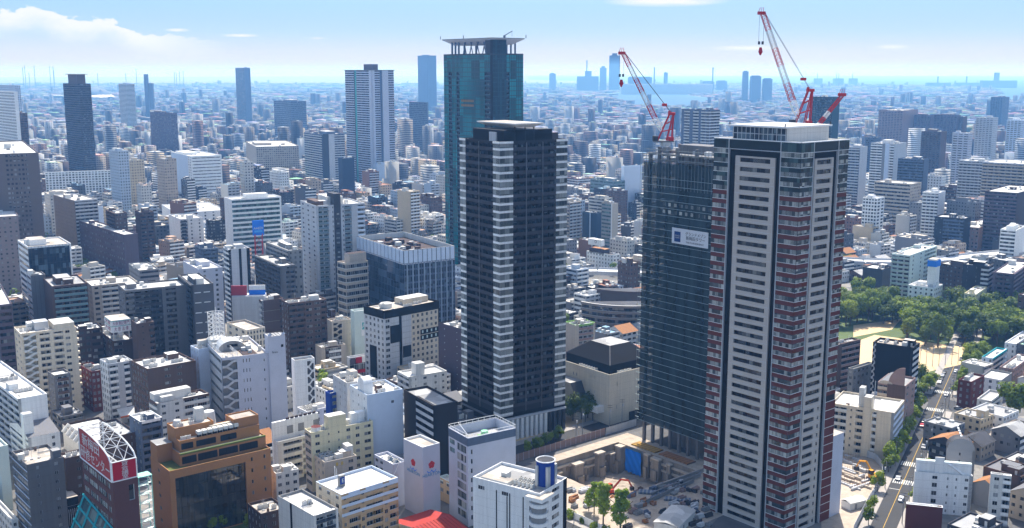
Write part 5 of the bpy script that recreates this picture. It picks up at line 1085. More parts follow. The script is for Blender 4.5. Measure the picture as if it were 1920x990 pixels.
# ---- theatre with black roof
def theatre():
    b = Bld('theatre', 'beige windowless theatre with a wide black hipped roof', 'theatre', 1143, 703, 1050, 1232, h=24, ang=52, near=True, wall=mat('theatre_render', (.62, .56, .45), streak=1), roof='roofdark')
    W, D, h = b.wx, b.wy, b.h
    b.face('L', [(.25, 'N'), (.38, 'P', dict(bays=2, ww=.3, wh=1.5, fh=11.5, sill=6, gl='dark')), (.6, 'N'), (.75, 'P', dict(bays=2, ww=.16, wh=1.3, fh=7, sill=3, gl='dark')), (1, 'N')])
    b.face('R', [(.12, 'N'), (.2, 'P', dict(bays=1, ww=.2, wh=2.0, fh=11, sill=5, gl='dark')), (.55, 'N'), (.85, 'P', dict(bays=2, ww=.5, wh=1.5, fh=4.6, sill=1.5, gl='dark', skip=lambda i, j, nf, n: i == nf-1)), (1, 'N')])
    for f in 'BC': b.q(f, 0, b.fr(f)[3], 0, h, b.wall)
    o = 1.0; z0, z1 = h-.2, h+9.5; m = MB(); ring = [(3, 3), (W-o, 3), (W-o, D-o), (3, D-o)]; lo = [(W*.36, D*.34), (W*.78, D*.34), (W*.78, D*.72), (W*.36, D*.72)]
    zm = h+3.2
    for i in range(4):
        a, c = ring[i], ring[(i+1) % 4]; al, cl = lo[i], lo[(i+1) % 4]
        m.poly([(a[0], a[1], z0-1), (c[0], c[1], z0-1), (c[0], c[1], zm), (a[0], a[1], zm)], 'black'); m.poly([(a[0], a[1], zm), (c[0], c[1], zm), (cl[0], cl[1], z1), (al[0], al[1], z1)], mat('black_roof', (.006, .006, .008), scale=.4, spec=.1))
        m.bar((a[0], a[1], zm), (al[0], al[1], z1), .22, 'midgrey')
    m.poly([(x, y, z1) for x, y in lo], 'roofgrey'); m.build('hipped_roof', b.root)
    for i in range(7): b.put_at('air_conditioner', ac_el(), (.6, D*(.3+.05*i), h-.9), 0)
    for i in range(4): b.put_at('air_conditioner', ac_el(), (W*.2+i*2.2, .6, h-.9), 0)
    b.box('wing', -7, D*.55, 0, D*1.0, 0, 17, b.wall, top='roofgrey'); m = MB(); m.poly([(-7, D*.42, 9), (0, D*.42, 9), (0, D*.55, 17), (-7, D*.55, 17)], 'roofdark'); m.poly([(-7, D*.42, 0), (-7, D*.42, 9), (-7, D*.55, 17), (-7, D*.55, 0)], b.wall); m.poly([(-7, D*.42, 0), (0, D*.42, 0), (0, D*.42, 9), (-7, D*.42, 9)], b.wall); m.build('stair_wing', b.root)
    b.box('balcony', -4, D*.1, 0, D*.36, 5.5, 8.5, 'white'); b.box('loading_bay', W*.42, -.4, W*.95, .0, 0, 4.0, 'dark'); b.done(junk=0)
theatre()
# ---- curved office pair
def curved(name, label, px, py_top, Y, r, a0, a1, h, bands, wallk, glk, top=None, cat='office building', hh=None, dark=None):
    c0 = at_y(px, py_top, Y); z = c0.z; root = thing(name, label, cat, (c0.x, c0.y+r, 0)); n = 26; ang = [radians(a0+(a1-a0)*i/n) for i in range(n+1)]
    P_ = lambda a, rr, zz: (rr*sin(a), -rr*cos(a), zz)
    mb = MB()
    for i in range(n): mb.poly([P_(ang[i], r, 0), P_(ang[i+1], r, 0), P_(ang[i+1], r, z), P_(ang[i], r, z)], glk if bands else wallk)
    mb.poly([P_(a, r, z) for a in ang], 'roofdark'); mb.poly([P_(ang[-1], r, 0), P_(ang[0], r, 0), P_(ang[0], r, z), P_(ang[-1], r, z)], wallk); mb.build('curved_wall', root)
    step = 3.7
    for k in range(int(z/step)+1):
        zt = z-k*step; m = MB()
        if bands:
            for i in range(n):
                A, B_ = ang[i], ang[i+1]; m.poly([P_(A, r+.7, zt-1.3), P_(B_, r+.7, zt-1.3), P_(B_, r+.7, zt+.2), P_(A, r+.7, zt+.2)], wallk); m.poly([P_(A, r+.7, zt+.2), P_(B_, r+.7, zt+.2), P_(B_, r-.2, zt+.2), P_(A, r-.2, zt+.2)], 'offwhite'); m.poly([P_(A, r-.2, zt-1.3), P_(B_, r-.2, zt-1.3), P_(B_, r+.7, zt-1.3), P_(A, r+.7, zt-1.3)], wallk)
            m.build('floor_band', root)
    if not bands:
        m = MB()
        for i in range(n):
            A, B_ = ang[i], ang[i+1]; m.poly([P_(A, r+.25, z-1), P_(B_, r+.25, z-1), P_(B_, r+.25, z+.4), P_(A, r+.25, z+.4)], 'brown'); m.poly([P_(A, r+.1, z-9.5), P_(B_, r+.1, z-9.5), P_(B_, r+.1, z-7.6), P_(A, r+.1, z-7.6)], mat('ochre_band', (.24, .15, .09)))
        m.build('cornice', root)
    return root
curved('curved_office', 'brown curved-front office slab rising behind the banded curved terrace block', 1192, 548, 676, 34, -54, 50, 0, False, mat('umber_panel', (.11, .085, .075)), 'gld')
curved('curved_office', 'curved terrace block with pale floor bands in front of the brown curved slab', 1186, 574, 628, 40, -48, 52, 0, True, mat('band_taupe', (.20, .175, .155)), 'gld')
b = bd(APT, 'old apartment block with a lime-green roof edge and brick infill bays', 1078, 610, 1058, 1116, 24, 'beige', 'N', [(.2, 'N'), (.9, 'B', dict(bays=3, d=1.0, pk='pinkbrown', k='lightgrey')), (1, 'N')], ang=60, junk=3, coping=mat('lime_edge', (.22, .42, .10)))
# ================================================================== mid-distance buildings
B_ = lambda **k: ('B', k)
P_ = lambda **k: ('P', k)
R_ = lambda **k: ('R', k)
def md(label, cx, yt, xl, xr, h, wall, L=None, R=None, Y=None, name='apartment_block', cat='apartment block', **k):
    if h is None: h = at_y(cx, yt, Y).z
    b = Bld(name, label, cat, cx, yt, xl, xr, h=h, wall=wall, near=False, **k); b.go(L or P_(ww=.45), R or B_(bw=6)); b.done(); return b
OB = dict(name='office_block', cat='office building'); HS = dict(name='small_building', cat='building'); TW = dict(name='apartment_tower', cat='tower block')
md('huge taupe slab tower with a dark window grid at the photo\'s edge', -20, 289, -110, 72, 101, mat('taupe_panel', (.15, .118, .108)), 'N', [(.3, 'N'), (.78, 'P', dict(bw=2.6, ww=.6, fh=3.4)), (1, 'N')], ang=62, name='office_tower', cat='office tower')
md('lower pinkish taupe wing with rows of tiny square windows at the photo\'s edge', -30, 408, -70, 34, 60, mat('taupe_pink', (.24, .19, .18)), 'N', P_(bw=3.4, ww=.35, wh=1.2), ang=62, **OB)
md('blue glass office with white framing and a railed roof box', 52, 463, 33, 133, 58, 'white', R_(gl='glb', fh=3.6, wh=1.9), [(.96, 'G', dict(gl='glb', fh=3.5, bw=2.0, fk='darkframe')), (1, 'N')], ang=56, roof='roofbeige', **OB)
md('grey stair wing with vertical stripes before the blue glass office', 57, 517, 49, 85, 47, 'midgrey', R_(fh=3.6, k='lightgrey', gl='glb'), ('N', dict(vl=2.2, lk='darkgrey')), ang=56, **OB)
md('taupe block with nine green-tinted balcony bands', 97, 537, 80, 164, 45, 'brown', 'N', [(.06, 'N'), (.98, 'B', dict(bw=4.5, pk=mat('green_tint_parapet', (.15, .24, .25), rough=.3), k='brown', d=1.2)), (1, 'N')], ang=58, roof='roofgrey')
md('cream-white apartment block with glass balconies behind the green-banded block', 172, 536, 158, 258, 38, 'beige', P_(), [(.2, 'P', dict(bays=1)), (1, 'B', dict(bw=5, pk='offwhite', d=1.2))], ang=58)
md('wide grey apartment block with dark stair slots and white roof', 234, 545, 221, 352, 48, 'midgrey', P_(bays=2, ww=.5, wh=.8, gl='glc'), [(.14, 'B', dict(bays=1, pk='midgrey')), (.4, 'B', dict(bays=2, pk='darkgrey', k='midgrey')), (.58, 'B', dict(bays=2, pk='darkgrey', k='darkgrey')), (.64, 'N'), (.8, 'B', dict(bays=1, pk='midgrey', k='charcoal')), (1, 'N')], ang=60)
md('dark grey slab with rows of short white slits beside the wide grey block', 357, 535, 333, 400, 50, mat('slab_grey', (.10, .10, .11)), B_(bays=2, pk='darkgrey', k='darkgrey'), [(.1, 'N'), (.9, 'P', dict(bays=2, ww=.7, wh=.5, fh=5.4, gl='white')), (1, 'N')], ang=62)
b = Bld('apartment_block', 'brown tiled tower block with white roof beside the boxed rooftop sign', 'apartment block', 256, 607, 246, 289, h=38, wall='brown', near=False, ang=56); b.go('N', [(.68, 'P', dict(bays=1, ww=.14, wh=.6)), (1, 'B', dict(bays=1, pk='brown'))]); b.done()
b = Bld('school_block', 'dark block carrying a white sign box with purple-red characters', 'office building', 212, 640, 176, 250, h=28, wall='darkbrown', near=True, ang=56); b.go(P_(bays=3), [(.5, 'R', dict(k='darkbrown')), (1, 'N')]); b.done(junk=3)
mb = MB(); W, D = b.wx, b.wy; x0, x1, y0, y1, z0, z1 = -.3, W*.93, .2, D*.34, 32.2, 38.4; mb.box(x0, y0, z0, x1, y1, z1, 'white', top='roofbeige'); mb.box(x0-.05, y0-.05, 35.2, x1+.05, y1, 35.5, 'tealframe'); mb.box(x0-.05, y0-.05, z1-.7, x1+.05, y1, z1-.4, 'tealframe'); o = mb.build('sign_box', b.root)
pur = mat('sign_purple', (.26, .03, .10), var=0)
text('sign_lettering', '大原簿記専門', 2.1, o, ((x0+x1)/2, y0-.08, 36.6), (pi/2, 0, 0), pur, sx=(x1-x0)/14.5); text('sign_lettering', '大 原 法 律', 2.3, o, ((x0+x1)/2, y0-.08, 33.7), (pi/2, 0, 0), pur, sx=(x1-x0)/15)
for z in (36.6, 33.7): text('sign_lettering', '大原', 2.2, o, (x0-.06, (y0+y1)/2, z), (pi/2, 0, -pi/2), pur, sx=(y1-y0)/5.4)
mb = MB(); [mb.bar((x, y, 27), (x, y, 32.3), .25, 'metal') for x in (x0+1, x1-1) for y in (y0+.5, y1-.5)]; mb.build('sign_legs', b.root)
md('dark brown low block with patchy upper wall beside the cream tower', 147, 619, 138, 192, 32, 'darkbrown', P_(), [(.5, 'P', dict(gl='glc', ww=.7)), (1, 'R', {})], ang=58)
md('purple-brown brick block with dark ribbons cut by the photo\'s edge', -6, 572, -40, 22, 40, 'purple', P_(), R_(gl='gld', wh=1.8, fh=3.6), ang=60, **OB)
md('greyish twin apartment block with ribbed balconies and a pale tank', 140, 376, 100, 183, 55, 'lightgrey', P_(bw=2.4, ww=.3, k='beige'), B_(bw=3.4, pk='lightgrey', k='grey'), ang=50)
md('wide dark mauve block with rows of pale square windows', 232, 440, 141, 258, 38, 'purple', P_(bw=4.2, ww=.4, gl='glc', wh=1.6, fh=4.2), 'N', ang=50, **OB)
md('brown slab block with long dark slots, first of two behind the mauve block', 214, 400, 198, 238, 50, 'brown', B_(pk='brown'), P_(ww=.6, wh=1), ang=56)
md('brown slab block nearest the gable side of the long white department hall', 262, 398, 253, 288, 50, 'brown', P_(ww=.2), B_(pk='brown', bays=2), ang=56)
md('white blank box tower with a red sign at its foot', 174, 388, 168, 193, 46, 'paleblue', 'N', 'N', ang=58, **OB)
md('very long white housing slab with a fine grid of windows', 84, 323, 72, 249, 45, 'white', 'N', P_(bw=3.6, ww=.62, wh=1.7, fh=2.9), ang=68)
md('white office block with ribbon slits and a blank pale end wall', 358, 293, 320, 415, 60, 'white', [(.84, 'N', dict(k='paleblue')), (1, 'P', dict(bays=2, ww=.4))], R_(wh=1.0, fh=3.9, m=1.5), ang=56, **OB)
md('long low white department hall with faint wall lettering', 330, 399, 303, 423, 24, 'white', 'N', P_(bw=8, ww=.2), ang=62, **OB)
md('white and grey apartment block with a square logo spot on its wall', 338, 411, 316, 381, 36, 'lightgrey', [(.6, 'N', dict(k='white')), (1, 'N', dict(k='white'))], [(.3, 'B', dict(pk='darkgrey')), (1, 'P', dict(bays=2, ww=.2))], ang=58)
md('small black box building with a blue roof hut', 392, 414, 386, 423, 29, 'charcoal', P_(), P_(ww=.7), ang=58, **OB)
md('striped office block with white bands and green-tinted glass', 434, 374, 420, 527, 58, 'white', 'N', [(.97, 'R', dict(fh=3.9, wh=2.2, gl='glteal', m=.2, proud=.3, band='white')), (1, 'N')], ang=58, **OB)
md('slim pale block with two dark stripes and stacked balconies', 428, 468, 418, 468, 58, 'lightgrey', B_(bays=1, pk='white'), [(.12, 'N', dict(k='black')), (.48, 'N'), (.6, 'N', dict(k='black')), (.85, 'N'), (1, 'N', dict(k='black'))], ang=60)
md('pale lavender low block with a plain front behind the dark slit slab', 372, 505, 343, 417, 41, 'lavender', 'N', P_(bays=2, ww=.2), ang=58, **OB)
md('grey boxy block with roof plant behind the wide grey apartments', 261, 507, 241, 298, 29, 'grey', P_(), R_(), ang=58, **OB)
md('blue-grey block with a pale cylindrical roof tank', 381, 467, 365, 408, 34, 'bluegrey', P_(), B_(pk='bluegrey'), ang=58)
md('white shed with a broad white roof among the low houses', 284, 488, 280, 326, 14, 'white', P_(), R_(), ang=66, **HS)
md('grey apartment block with a white flower-marked roof sign', 540, 470, 498, 567, 52, 'grey', B_(pk='grey'), P_(ww=.4), ang=58)
md('dark grey apartment block with two stair cores before the flower-sign block', 524, 499, 477, 553, 46, 'midgrey', B_(pk='darkgrey', k='midgrey'), [(.4, 'N'), (1, 'B', dict(pk='midgrey', bays=2))], ang=58)
md('dark blue apartment tower with pale stepped sides', 603, 252, 570, 646, 80, 'bluegrey', B_(pk='lightgrey', k='bluegrey'), [(.3, 'N', dict(k='darkgrey')), (.55, 'N', dict(k='lightgrey')), (1, 'B', dict(pk='lightgrey', k='bluegrey'))], ang=56, **TW)
md('plain navy slab beside the dark blue apartment tower', 642, 297, 634, 664, 64, mat('navy_panel', (.03, .045, .08)), 'N', 'N', ang=60, **OB)
def twin():
    b = Bld('apartment_tower', 'tall brown apartment tower with two pale vertical slabs and a brown roof block', 'tower block', 697, 132, 648, 737, Y=1500, wall=mat('tower_umber', (.12, .095, .09)), near=True, ang=52, junk=0)
    u = mat('tower_umber', (.12, .095, .09)); h = b.h
    for f, ss in (('L', [(.34, 'b'), (.44, 'g'), (.92, 'b'), (1, 'w')]), ('R', [(.10, 'w'), (.34, 'b'), (.46, 'd'), (.74, 'w'), (1, 'b')])):
        Ln = b.fr(f)[3]; c = 0
        for e, t in ss:
            a, z = c*Ln, e*Ln; c = e
            if t == 'b':
                b.q(f, a, z, 0, h, 'gld', -.6)
                for i in range(50): b.put('balcony_band', element(('bb', round(z-a, 2)), lambda mb: (mb.box(0, -1.4, 0, z-a, 0, 1.4, 'lavender'))), f, a, h-3.2*(i+1), -.2)
                for k in range(4): b.fbox(f, a+(z-a)*k/3-.3, a+(z-a)*k/3+.3, -.6, 1.0, 0, h, u)
            else: b.fbox(f, a, z, -.6, 1.5 if t == 'w' else .1, 0, h+.5, {'w': 'lavender', 'g': 'tealframe', 'd': 'bluegrey'}[t])
    for f in 'BC': b.q(f, 0, b.fr(f)[3], 0, h, u)
    b.box('roof_block', .0, -.5, b.wx*.28, b.wy*.3, h-1, h+8.5, 'brown'); b.box('roof_rim', -2, -2, b.wx+2, b.wy+2, h, h+.8, 'grey'); b.done(junk=0)
twin()
md('pale blue box building at the foot of the tall brown twin-slab tower', 706, 308, 700, 740, 34, 'paleblue', 'N', 'N', ang=64, **OB)
b = Bld('apartment_tower', 'dark brown tower with dense balcony lines and a boxed roof crown', 'tower block', 147, 157, 118, 170, Y=1450, wall=mat('tower_dark_umber', (.085, .07, .07)), near=False, ang=50); b.go(B_(bw=7, pk=mat('tower_dark_umber', (.085, .07, .07)), k='charcoal', d=1.8), B_(bw=7, pk=mat('tower_dark_umber', (.085, .07, .07)), k='charcoal', d=1.8)); W, D, h = b.wx, b.wy, b.h
mb = MB(); mb.box(W*.2, D*.2, h-1, W*.85, D*.8, h+12, 'brown'); mb.box(W*.1, D*.1, h+12, W*.95, D*.9, h+13, 'beige'); mb.build('roof_crown', b.root); b.done(junk=0)
md('white gridded tower with blue glass cut by the photo\'s edge', 26, 172, -10, 33, None, 'white', P_(bw=3.2, ww=.7, wh=2.1, gl='glb', fh=3.6), 'N', Y=1300, **TW)
md('grey-brown slab beside the white gridded tower', 36, 212, 26, 51, None, 'brown', P_(), B_(pk='brown'), Y=1320, **TW)
md('pale wide tower behind the white gridded tower', 28, 160, -25, 38, None, 'paleblue', P_(bw=3.2, gl='glb'), P_(), Y=1800, **TW)
md('dark residential tower with pale balcony strips behind the netted tower', 1331, 206, 1278, 1350, None, 'bluegrey', [(.1, 'N'), (.3, 'B', dict(pk='lightgrey', k='bluegrey')), (.42, 'N'), (.62, 'B', dict(pk='lightgrey', k='bluegrey')), (.7, 'N'), (1, 'B', dict(pk='lightgrey', k='bluegrey'))], B_(pk='lightgrey', k='darkgrey'), Y=1080, **TW)
md('dark teal tower behind the crane and white roof block', 1561, 182, 1519, 1575, None, mat('deep_teal', (.02, .05, .06)), B_(bw=9, pk=mat('deep_teal', (.02, .05, .06)), k='gl'), 'N', Y=1250, **TW)
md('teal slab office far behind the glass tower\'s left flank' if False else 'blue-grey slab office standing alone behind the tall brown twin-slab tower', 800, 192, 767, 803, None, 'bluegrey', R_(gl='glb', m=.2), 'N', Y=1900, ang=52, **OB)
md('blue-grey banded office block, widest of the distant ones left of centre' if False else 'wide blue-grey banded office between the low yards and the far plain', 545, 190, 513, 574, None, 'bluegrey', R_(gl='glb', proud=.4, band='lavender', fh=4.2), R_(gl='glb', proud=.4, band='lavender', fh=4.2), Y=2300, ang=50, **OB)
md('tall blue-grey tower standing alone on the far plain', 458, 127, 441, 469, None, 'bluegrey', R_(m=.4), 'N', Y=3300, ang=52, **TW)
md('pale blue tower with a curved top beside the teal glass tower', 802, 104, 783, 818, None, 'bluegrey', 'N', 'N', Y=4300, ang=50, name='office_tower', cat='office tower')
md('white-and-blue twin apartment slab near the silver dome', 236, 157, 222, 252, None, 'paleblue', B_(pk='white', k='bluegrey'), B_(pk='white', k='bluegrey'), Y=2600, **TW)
md('long dark brown slab among the low houses of the far plain', 322, 212, 281, 332, None, 'purple', P_(), P_(), Y=1900, ang=40)
md('long yellowish housing slab with a pale stair tower', 480, 275, 461, 560, None, 'beige', 'N', P_(bw=3, ww=.6, fh=3.0), Y=1500, ang=70)
# centre gap
md('beige block with white corner balconies under a red roof hut', 1083, 335, 1061, 1108, 30, 'pinkbrown', B_(pk='white'), B_(pk='white', bw=3.5), ang=54)
md('grey-green office block with ribbon windows beyond the roundabout trees', 1150, 340, 1107, 1172, 46, mat('sea_grey', (.16, .22, .25)), R_(gl='glteal', fh=3.5), R_(gl='glteal', fh=3.5), ang=50, **OB)
md('plain white slab tower standing behind the netted tower\'s edge', 1170, 312, 1165, 1204, 60, 'paleblue', 'N', 'N', ang=60, **OB)
md('dark navy office with one pale vertical stripe', 1119, 400, 1092, 1129, 33, mat('navy_glass_wall', (.02, .04, .07), rough=.3), [(.5, 'N'), (.58, 'N', dict(k='paleblue')), (1, 'N')], 'N', ang=50, **OB)
md('slim grey apartment block with green windows beside the navy office', 1148, 382, 1128, 1159, 47, 'beige', [(.9, 'R', dict(gl='glteal', k='grey', m=.2)), (1, 'N', dict(k='white'))], 'N', ang=50)
b = md('white building with stepped brown roofs under a white billboard', 1150, 478, 1100, 1162, 15, 'white', P_(ww=.35), P_(), ang=46, name='restaurant', cat='building', roof='darkbrown')
mb = MB(); W, D = b.wx, b.wy; mb.box(0, D*.35, 14, W*.9, D*.9, 18, 'darkbrown', top='orange'); mb.build('stepped_roof', b.root); mb = MB(); mb.box(W*.2, D*.5, 17.8, W*.24, D*.52, 21, 'metal'); mb.box(W*.2, D*.85, 17.8, W*.24, D*.87, 21, 'metal'); mb.box(0, D*.45, 20.5, W*.5, D*.95, 25.5, 'white'); o = mb.build('billboard', b.root); mb = MB(); [mb.bar((-.1, D*.66+1.1*cos(t*.5), 23.6+1.1*sin(t*.5)), (-.1, D*.66+1.1*cos(t*.5+.5), 23.6+1.1*sin(t*.5+.5)), .18, 'redbrown') for t in range(12)]; mb.build('billboard_ring', o)
md('grey framed low block at the expressway\'s edge behind the curved offices', 1213, 492, 1168, 1240, 15, 'beige', P_(bw=2.6, ww=.8, wh=2.4, fh=3.8, k='brown', gl='glc'), 'N', ang=50, **OB)
# beyond the park, right part
md('pale green balconied apartment block above the park trees', 1706, 479, 1672, 1757, 35, 'palegreen', B_(bw=4, pk=mat('pale_green_parapet', (.36, .45, .43)), k='lightgrey', d=1.2), [(.55, 'P', dict(bays=2, ww=.14)), (1, 'B', dict(pk='palegreen'))], ang=40)
md('charcoal apartment block with white-edged end balconies above the park', 1855, 500, 1806, 1864, 33, 'charcoal', [(.7, 'P', dict(bays=2, ww=.05)), (1, 'B', dict(bays=1, pk='lightgrey', k='charcoal'))], B_(pk='lightgrey', k='charcoal'), ang=36)
md('mauve brick apartment block at the photo\'s edge above the park', 1902, 514, 1862, 1935, 30, 'purple', [(.12, 'N'), (.88, 'B', dict(pk='purple', bw=4)), (1, 'N')], B_(), ang=36)
md('grey box warehouse with blank walls behind the park trees', 1655, 505, 1618, 1673, 17, 'darkgrey', 'N', 'N', ang=42, name='warehouse', cat='warehouse')
b = md('white stepped building with a blue-topped sign tower above the park', 1752, 540, 1703, 1768, 20, 'white', P_(ww=.35), P_(), ang=40, **OB)
mb = MB(); mb.box(b.wx*.3, b.wy*.1, 19, b.wx*.8, b.wy*.4, 38, 'white', top='roofbeige'); mb.box(b.wx*.28, b.wy*.08, 33, b.wx*.82, b.wy*.42, 37, 'signblue'); mb.build('sign_tower', b.root)
md('small cream building with arched openings under a curled yellow roof edge', 1830, 552, 1808, 1851, 20, 'yellowcream', P_(bw=2.6, ww=.6, wh=1.9), P_(), ang=36, **HS)
md('black-banded apartment block with pale balcony edges beyond the expressway', 1808, 410, 1753, 1821, 36, 'charcoal', [(.3, 'P', dict(ww=.3)), (1, 'B', dict(bays=3, pk='bluegrey', k='charcoal'))], 'N', ang=40)
md('brown and white block beyond the expressway', 1836, 427, 1800, 1882, 27, 'pinkbrown', P_(), [(.3, 'N', dict(k='orange')), (1, 'P', dict(k='offwhite'))], ang=40)
md('white-striped block beside a dark blank slab at the photo\'s edge', 1905, 432, 1876, 1925, 34, 'white', R_(fh=3.1, wh=1.7, m=.3), 'N', ang=38)
md('big dark brown apartment block with rows of slots at the photo\'s edge', 1908, 362, 1847, 1950, 58, 'darkbrown', B_(bw=6, pk='purple', k='darkbrown'), 'N', ang=40)
md('tall grey apartment slab with a white end bay, nearer of a pair', 1852, 303, 1798, 1866, None, 'lightgrey', B_(bw=4, pk='lightgrey', k='grey'), ('N', dict(k='bluegrey')), Y=1080, ang=40, **TW)
md('tall grey apartment slab cut by the photo\'s edge, longer of a pair', 1930, 308, 1842, 1960, None, 'lightgrey', B_(bw=5, pk='beige', k='grey'), 'N', Y=1000, ang=42, **TW)
md('white apartment block with broad balconies beside the low rounded beige block', 1760, 362, 1730, 1773, None, 'white', B_(pk='white', k='lightgrey', bw=4), 'N', Y=980, ang=36)
md('long beige block with a rounded front and dark ribbons', 1708, 345, 1640, 1728, None, 'beige', R_(gl='gld', fh=3.6, wh=1.7), P_(), Y=1040, ang=44, **OB)
md('white twin-core apartment tower with pale blue blank stripe', 1677, 270, 1633, 1700, None, 'lightgrey', [(.25, 'B', dict(pk='white', k='grey')), (.5, 'B', dict(pk='white', k='grey')), (.62, 'N', dict(k='grey')), (.8, 'N', dict(k='paleblue')), (1, 'B', dict(pk='white'))], 'N', Y=1180, ang=42, **TW)
md('grey apartment tower stepping down just behind the red-banded tower', 1612, 276, 1588, 1627, None, 'lightgrey', B_(pk='lightgrey', k='bluegrey'), 'N', Y=1130, ang=42, **TW)
md('dark teal-grey apartment slab with a flat pale roof', 1732, 299, 1684, 1742, None, 'bluegrey', B_(pk='bluegrey', k='darkgrey', bw=5), 'N', Y=1130, ang=42, **TW)
md('black and white checked office block beyond the white school', 1645, 372, 1618, 1659, None, 'white', P_(bw=3, ww=.7, wh=1.8), ('P', dict(bays=2, ww=.6, wh=1.6, gl='dark')), Y=960, ang=42, **OB)
md('mid-brown apartment block beyond the canal', 1764, 247, 1728, 1776, None, 'brown', B_(pk='brown', bw=5), 'N', Y=1480, ang=44)
for (lb, a, c, d, yy, k) in (('beige-pink housing slab, first of a row before the canal trees', 1693, 1648, 1722, 207, 'pinkbrown'), ('plum-brown housing slab in the row before the canal trees', 1745, 1714, 1752, 216, 'purple'), ('mauve housing slab, middle of the row before the canal trees', 1795, 1750, 1802, 216, 'purple'), ('brown-violet housing slab at the end of the row before the canal trees', 1806, 1800, 1814, 219, 'brown')): md(lb, a, yy, c, d, None, k, B_(pk=k, bw=6), 'N', Y=1950, ang=44)
for (lb, a, c, d, yy, Y, k) in (('pale grey slab tower beyond the dark brown edge block', 1862, 1830, 1872, 221, 1750, 'lightgrey'), ('pale slab tower cut by the photo\'s edge', 1915, 1888, 1925, 226, 1700, 'paleblue'), ('blue-violet tower with white rims above the far houses', 1816, 1786, 1824, 250, 1350, 'lavender'),
  ('dark blue slab behind the pale twin-core tower', 1640, 1622, 1652, 258, 1500, 'bluegrey'), ('square dark block near the far water', 1880, 1858, 1893, 182, 2700, 'bluegrey')): md(lb, a, yy, c, d, None, k, B_(pk=k, bw=6), P_(), Y=Y, ang=44, **TW)
md('white two-storey school with a flat roof among low houses', 1690, 411, 1608, 1702, 14, 'white', P_(bw=4, ww=.7, wh=1.8, fh=3.8), P_(), ang=50, **HS)
md('white corrugated shed roof among the low houses', 1725, 437, 1650, 1730, 9, 'offwhite', 'N', 'N', ang=38, name='warehouse', cat='warehouse')
md('white small block with blue trim below the expressway', 1800, 463, 1760, 1812, 13, 'white', P_(), P_(), ang=40, **HS)
# around the park road
md('beige apartment block tucked behind the red-banded tower\'s flank', 1602, 647, 1562, 1614, 30, 'brown', [(.4, 'N', dict(k='offwhite')), (1, 'B', dict(pk='brown', k='brown'))], 'N', ang=38, near=False) if False else None
bd(APT, 'beige-brown apartment block just behind the red-banded tower\'s flank', 1573, 646, 1556, 1614, 27, 'brown', 'N', [(.15, 'N'), (1, 'B', dict(bays=3, pk='pinkbrown', k='brown', d=1.2))], ang=54, junk=2)
bd(APT, 'low grey apartment block beside the black slab block', 1600, 692, 1590, 1638, 18, 'grey', ('P', {}), ('P', dict(ww=.5)), ang=50, junk=2, roof='roofgrey')
bd(APT, 'black slab apartment block with white stair lines and an end column of white balconies', 1713, 652, 1637, 1725, 32, 'black', [(.08, 'S', dict(fh=3, d=1.8, pk='lightgrey', k='black')), (1, 'N')], ('B', dict(bays=1, d=1.2, pk='lightgrey', k='darkgrey')), ang=35, junk=3, roof='roofbeige')
b = bd(APT, 'brown-pink block with a curved wing wall and grey vaulted roof', 1698, 724, 1646, 1717, 24, 'pinkbrown', [(.35, 'B', dict(bays=2, d=1, pk='beige')), (1, 'N', dict(k='brown'))], ('P', dict(bays=2, ww=.3)), ang=35, junk=0, pent=False, tank=False, roof='roofgrey')
mb = MB(); W, D, h = b.wx, b.wy, b.h
for i in range(8): a, c = pi*i/16, pi*(i+1)/16; mb.poly([(.05, D*.05+7*sin(a), h-1+9*cos(a)), (.05, D*.05+7*sin(c), h-1+9*cos(c)), (.05, D*.05, h-1)], 'pinkbrown'); mb.poly([(.5, D*.05+7*sin(a), h-1+9*cos(a)), (.05, D*.05+7*sin(a), h-1+9*cos(a)), (.05, D*.05+7*sin(c), h-1+9*cos(c)), (.5, D*.05+7*sin(c), h-1+9*cos(c))], 'pinkbrown'); mb.poly([(.5, D*.05, h-1), (.5, D*.05+7*sin(c), h-1+9*cos(c)), (.5, D*.05+7*sin(a), h-1+9*cos(a))], 'pinkbrown')
mb.build('curved_wing_wall', b.root); mb = MB()
for i in range(10):
    a, c = pi*i/10, pi*(i+1)/10; y0, y1 = D*.45, D*.98; cy_, r = (y0+y1)/2, (y1-y0)/2
    mb.poly([(0, cy_-r*cos(a), h-.5+r*.5*sin(a)), (W, cy_-r*cos(a), h-.5+r*.5*sin(a)), (W, cy_-r*cos(c), h-.5+r*.5*sin(c)), (0, cy_-r*cos(c), h-.5+r*.5*sin(c))], 'slate'); mb.poly([(0, cy_-r*cos(a), h-.5+r*.5*sin(a)), (0, cy_-r*cos(c), h-.5+r*.5*sin(c)), (0, cy_, h-.5)], 'beige')
mb.build('vaulted_roof', b.root)
b = bd(APT, 'cream apartment block by the avenue with stair shaft and blue-panelled end', 1677, 774, 1558, 1696, 21, 'cream', [(.26, 'B', dict(bays=2, d=1.4, pk='offwhite', k='cream')), (.40, 'P', dict(bays=1, ww=.2, wh=1)), (.52, 'B', dict(bays=1, d=1.2, pk='cream')), (.6, 'P', dict(bays=1, ww=.3, wh=.8)), (.66, 'N'), (.73, 'B', dict(bays=1, d=1.2, pk='offwhite')), (1, 'N')], ('B', dict(bays=7, d=1.1, pk='paleblue', k='lightgrey')), ang=31, junk=1, pent=False, tank=False)  # end balconies tinted blue for the shade on that side
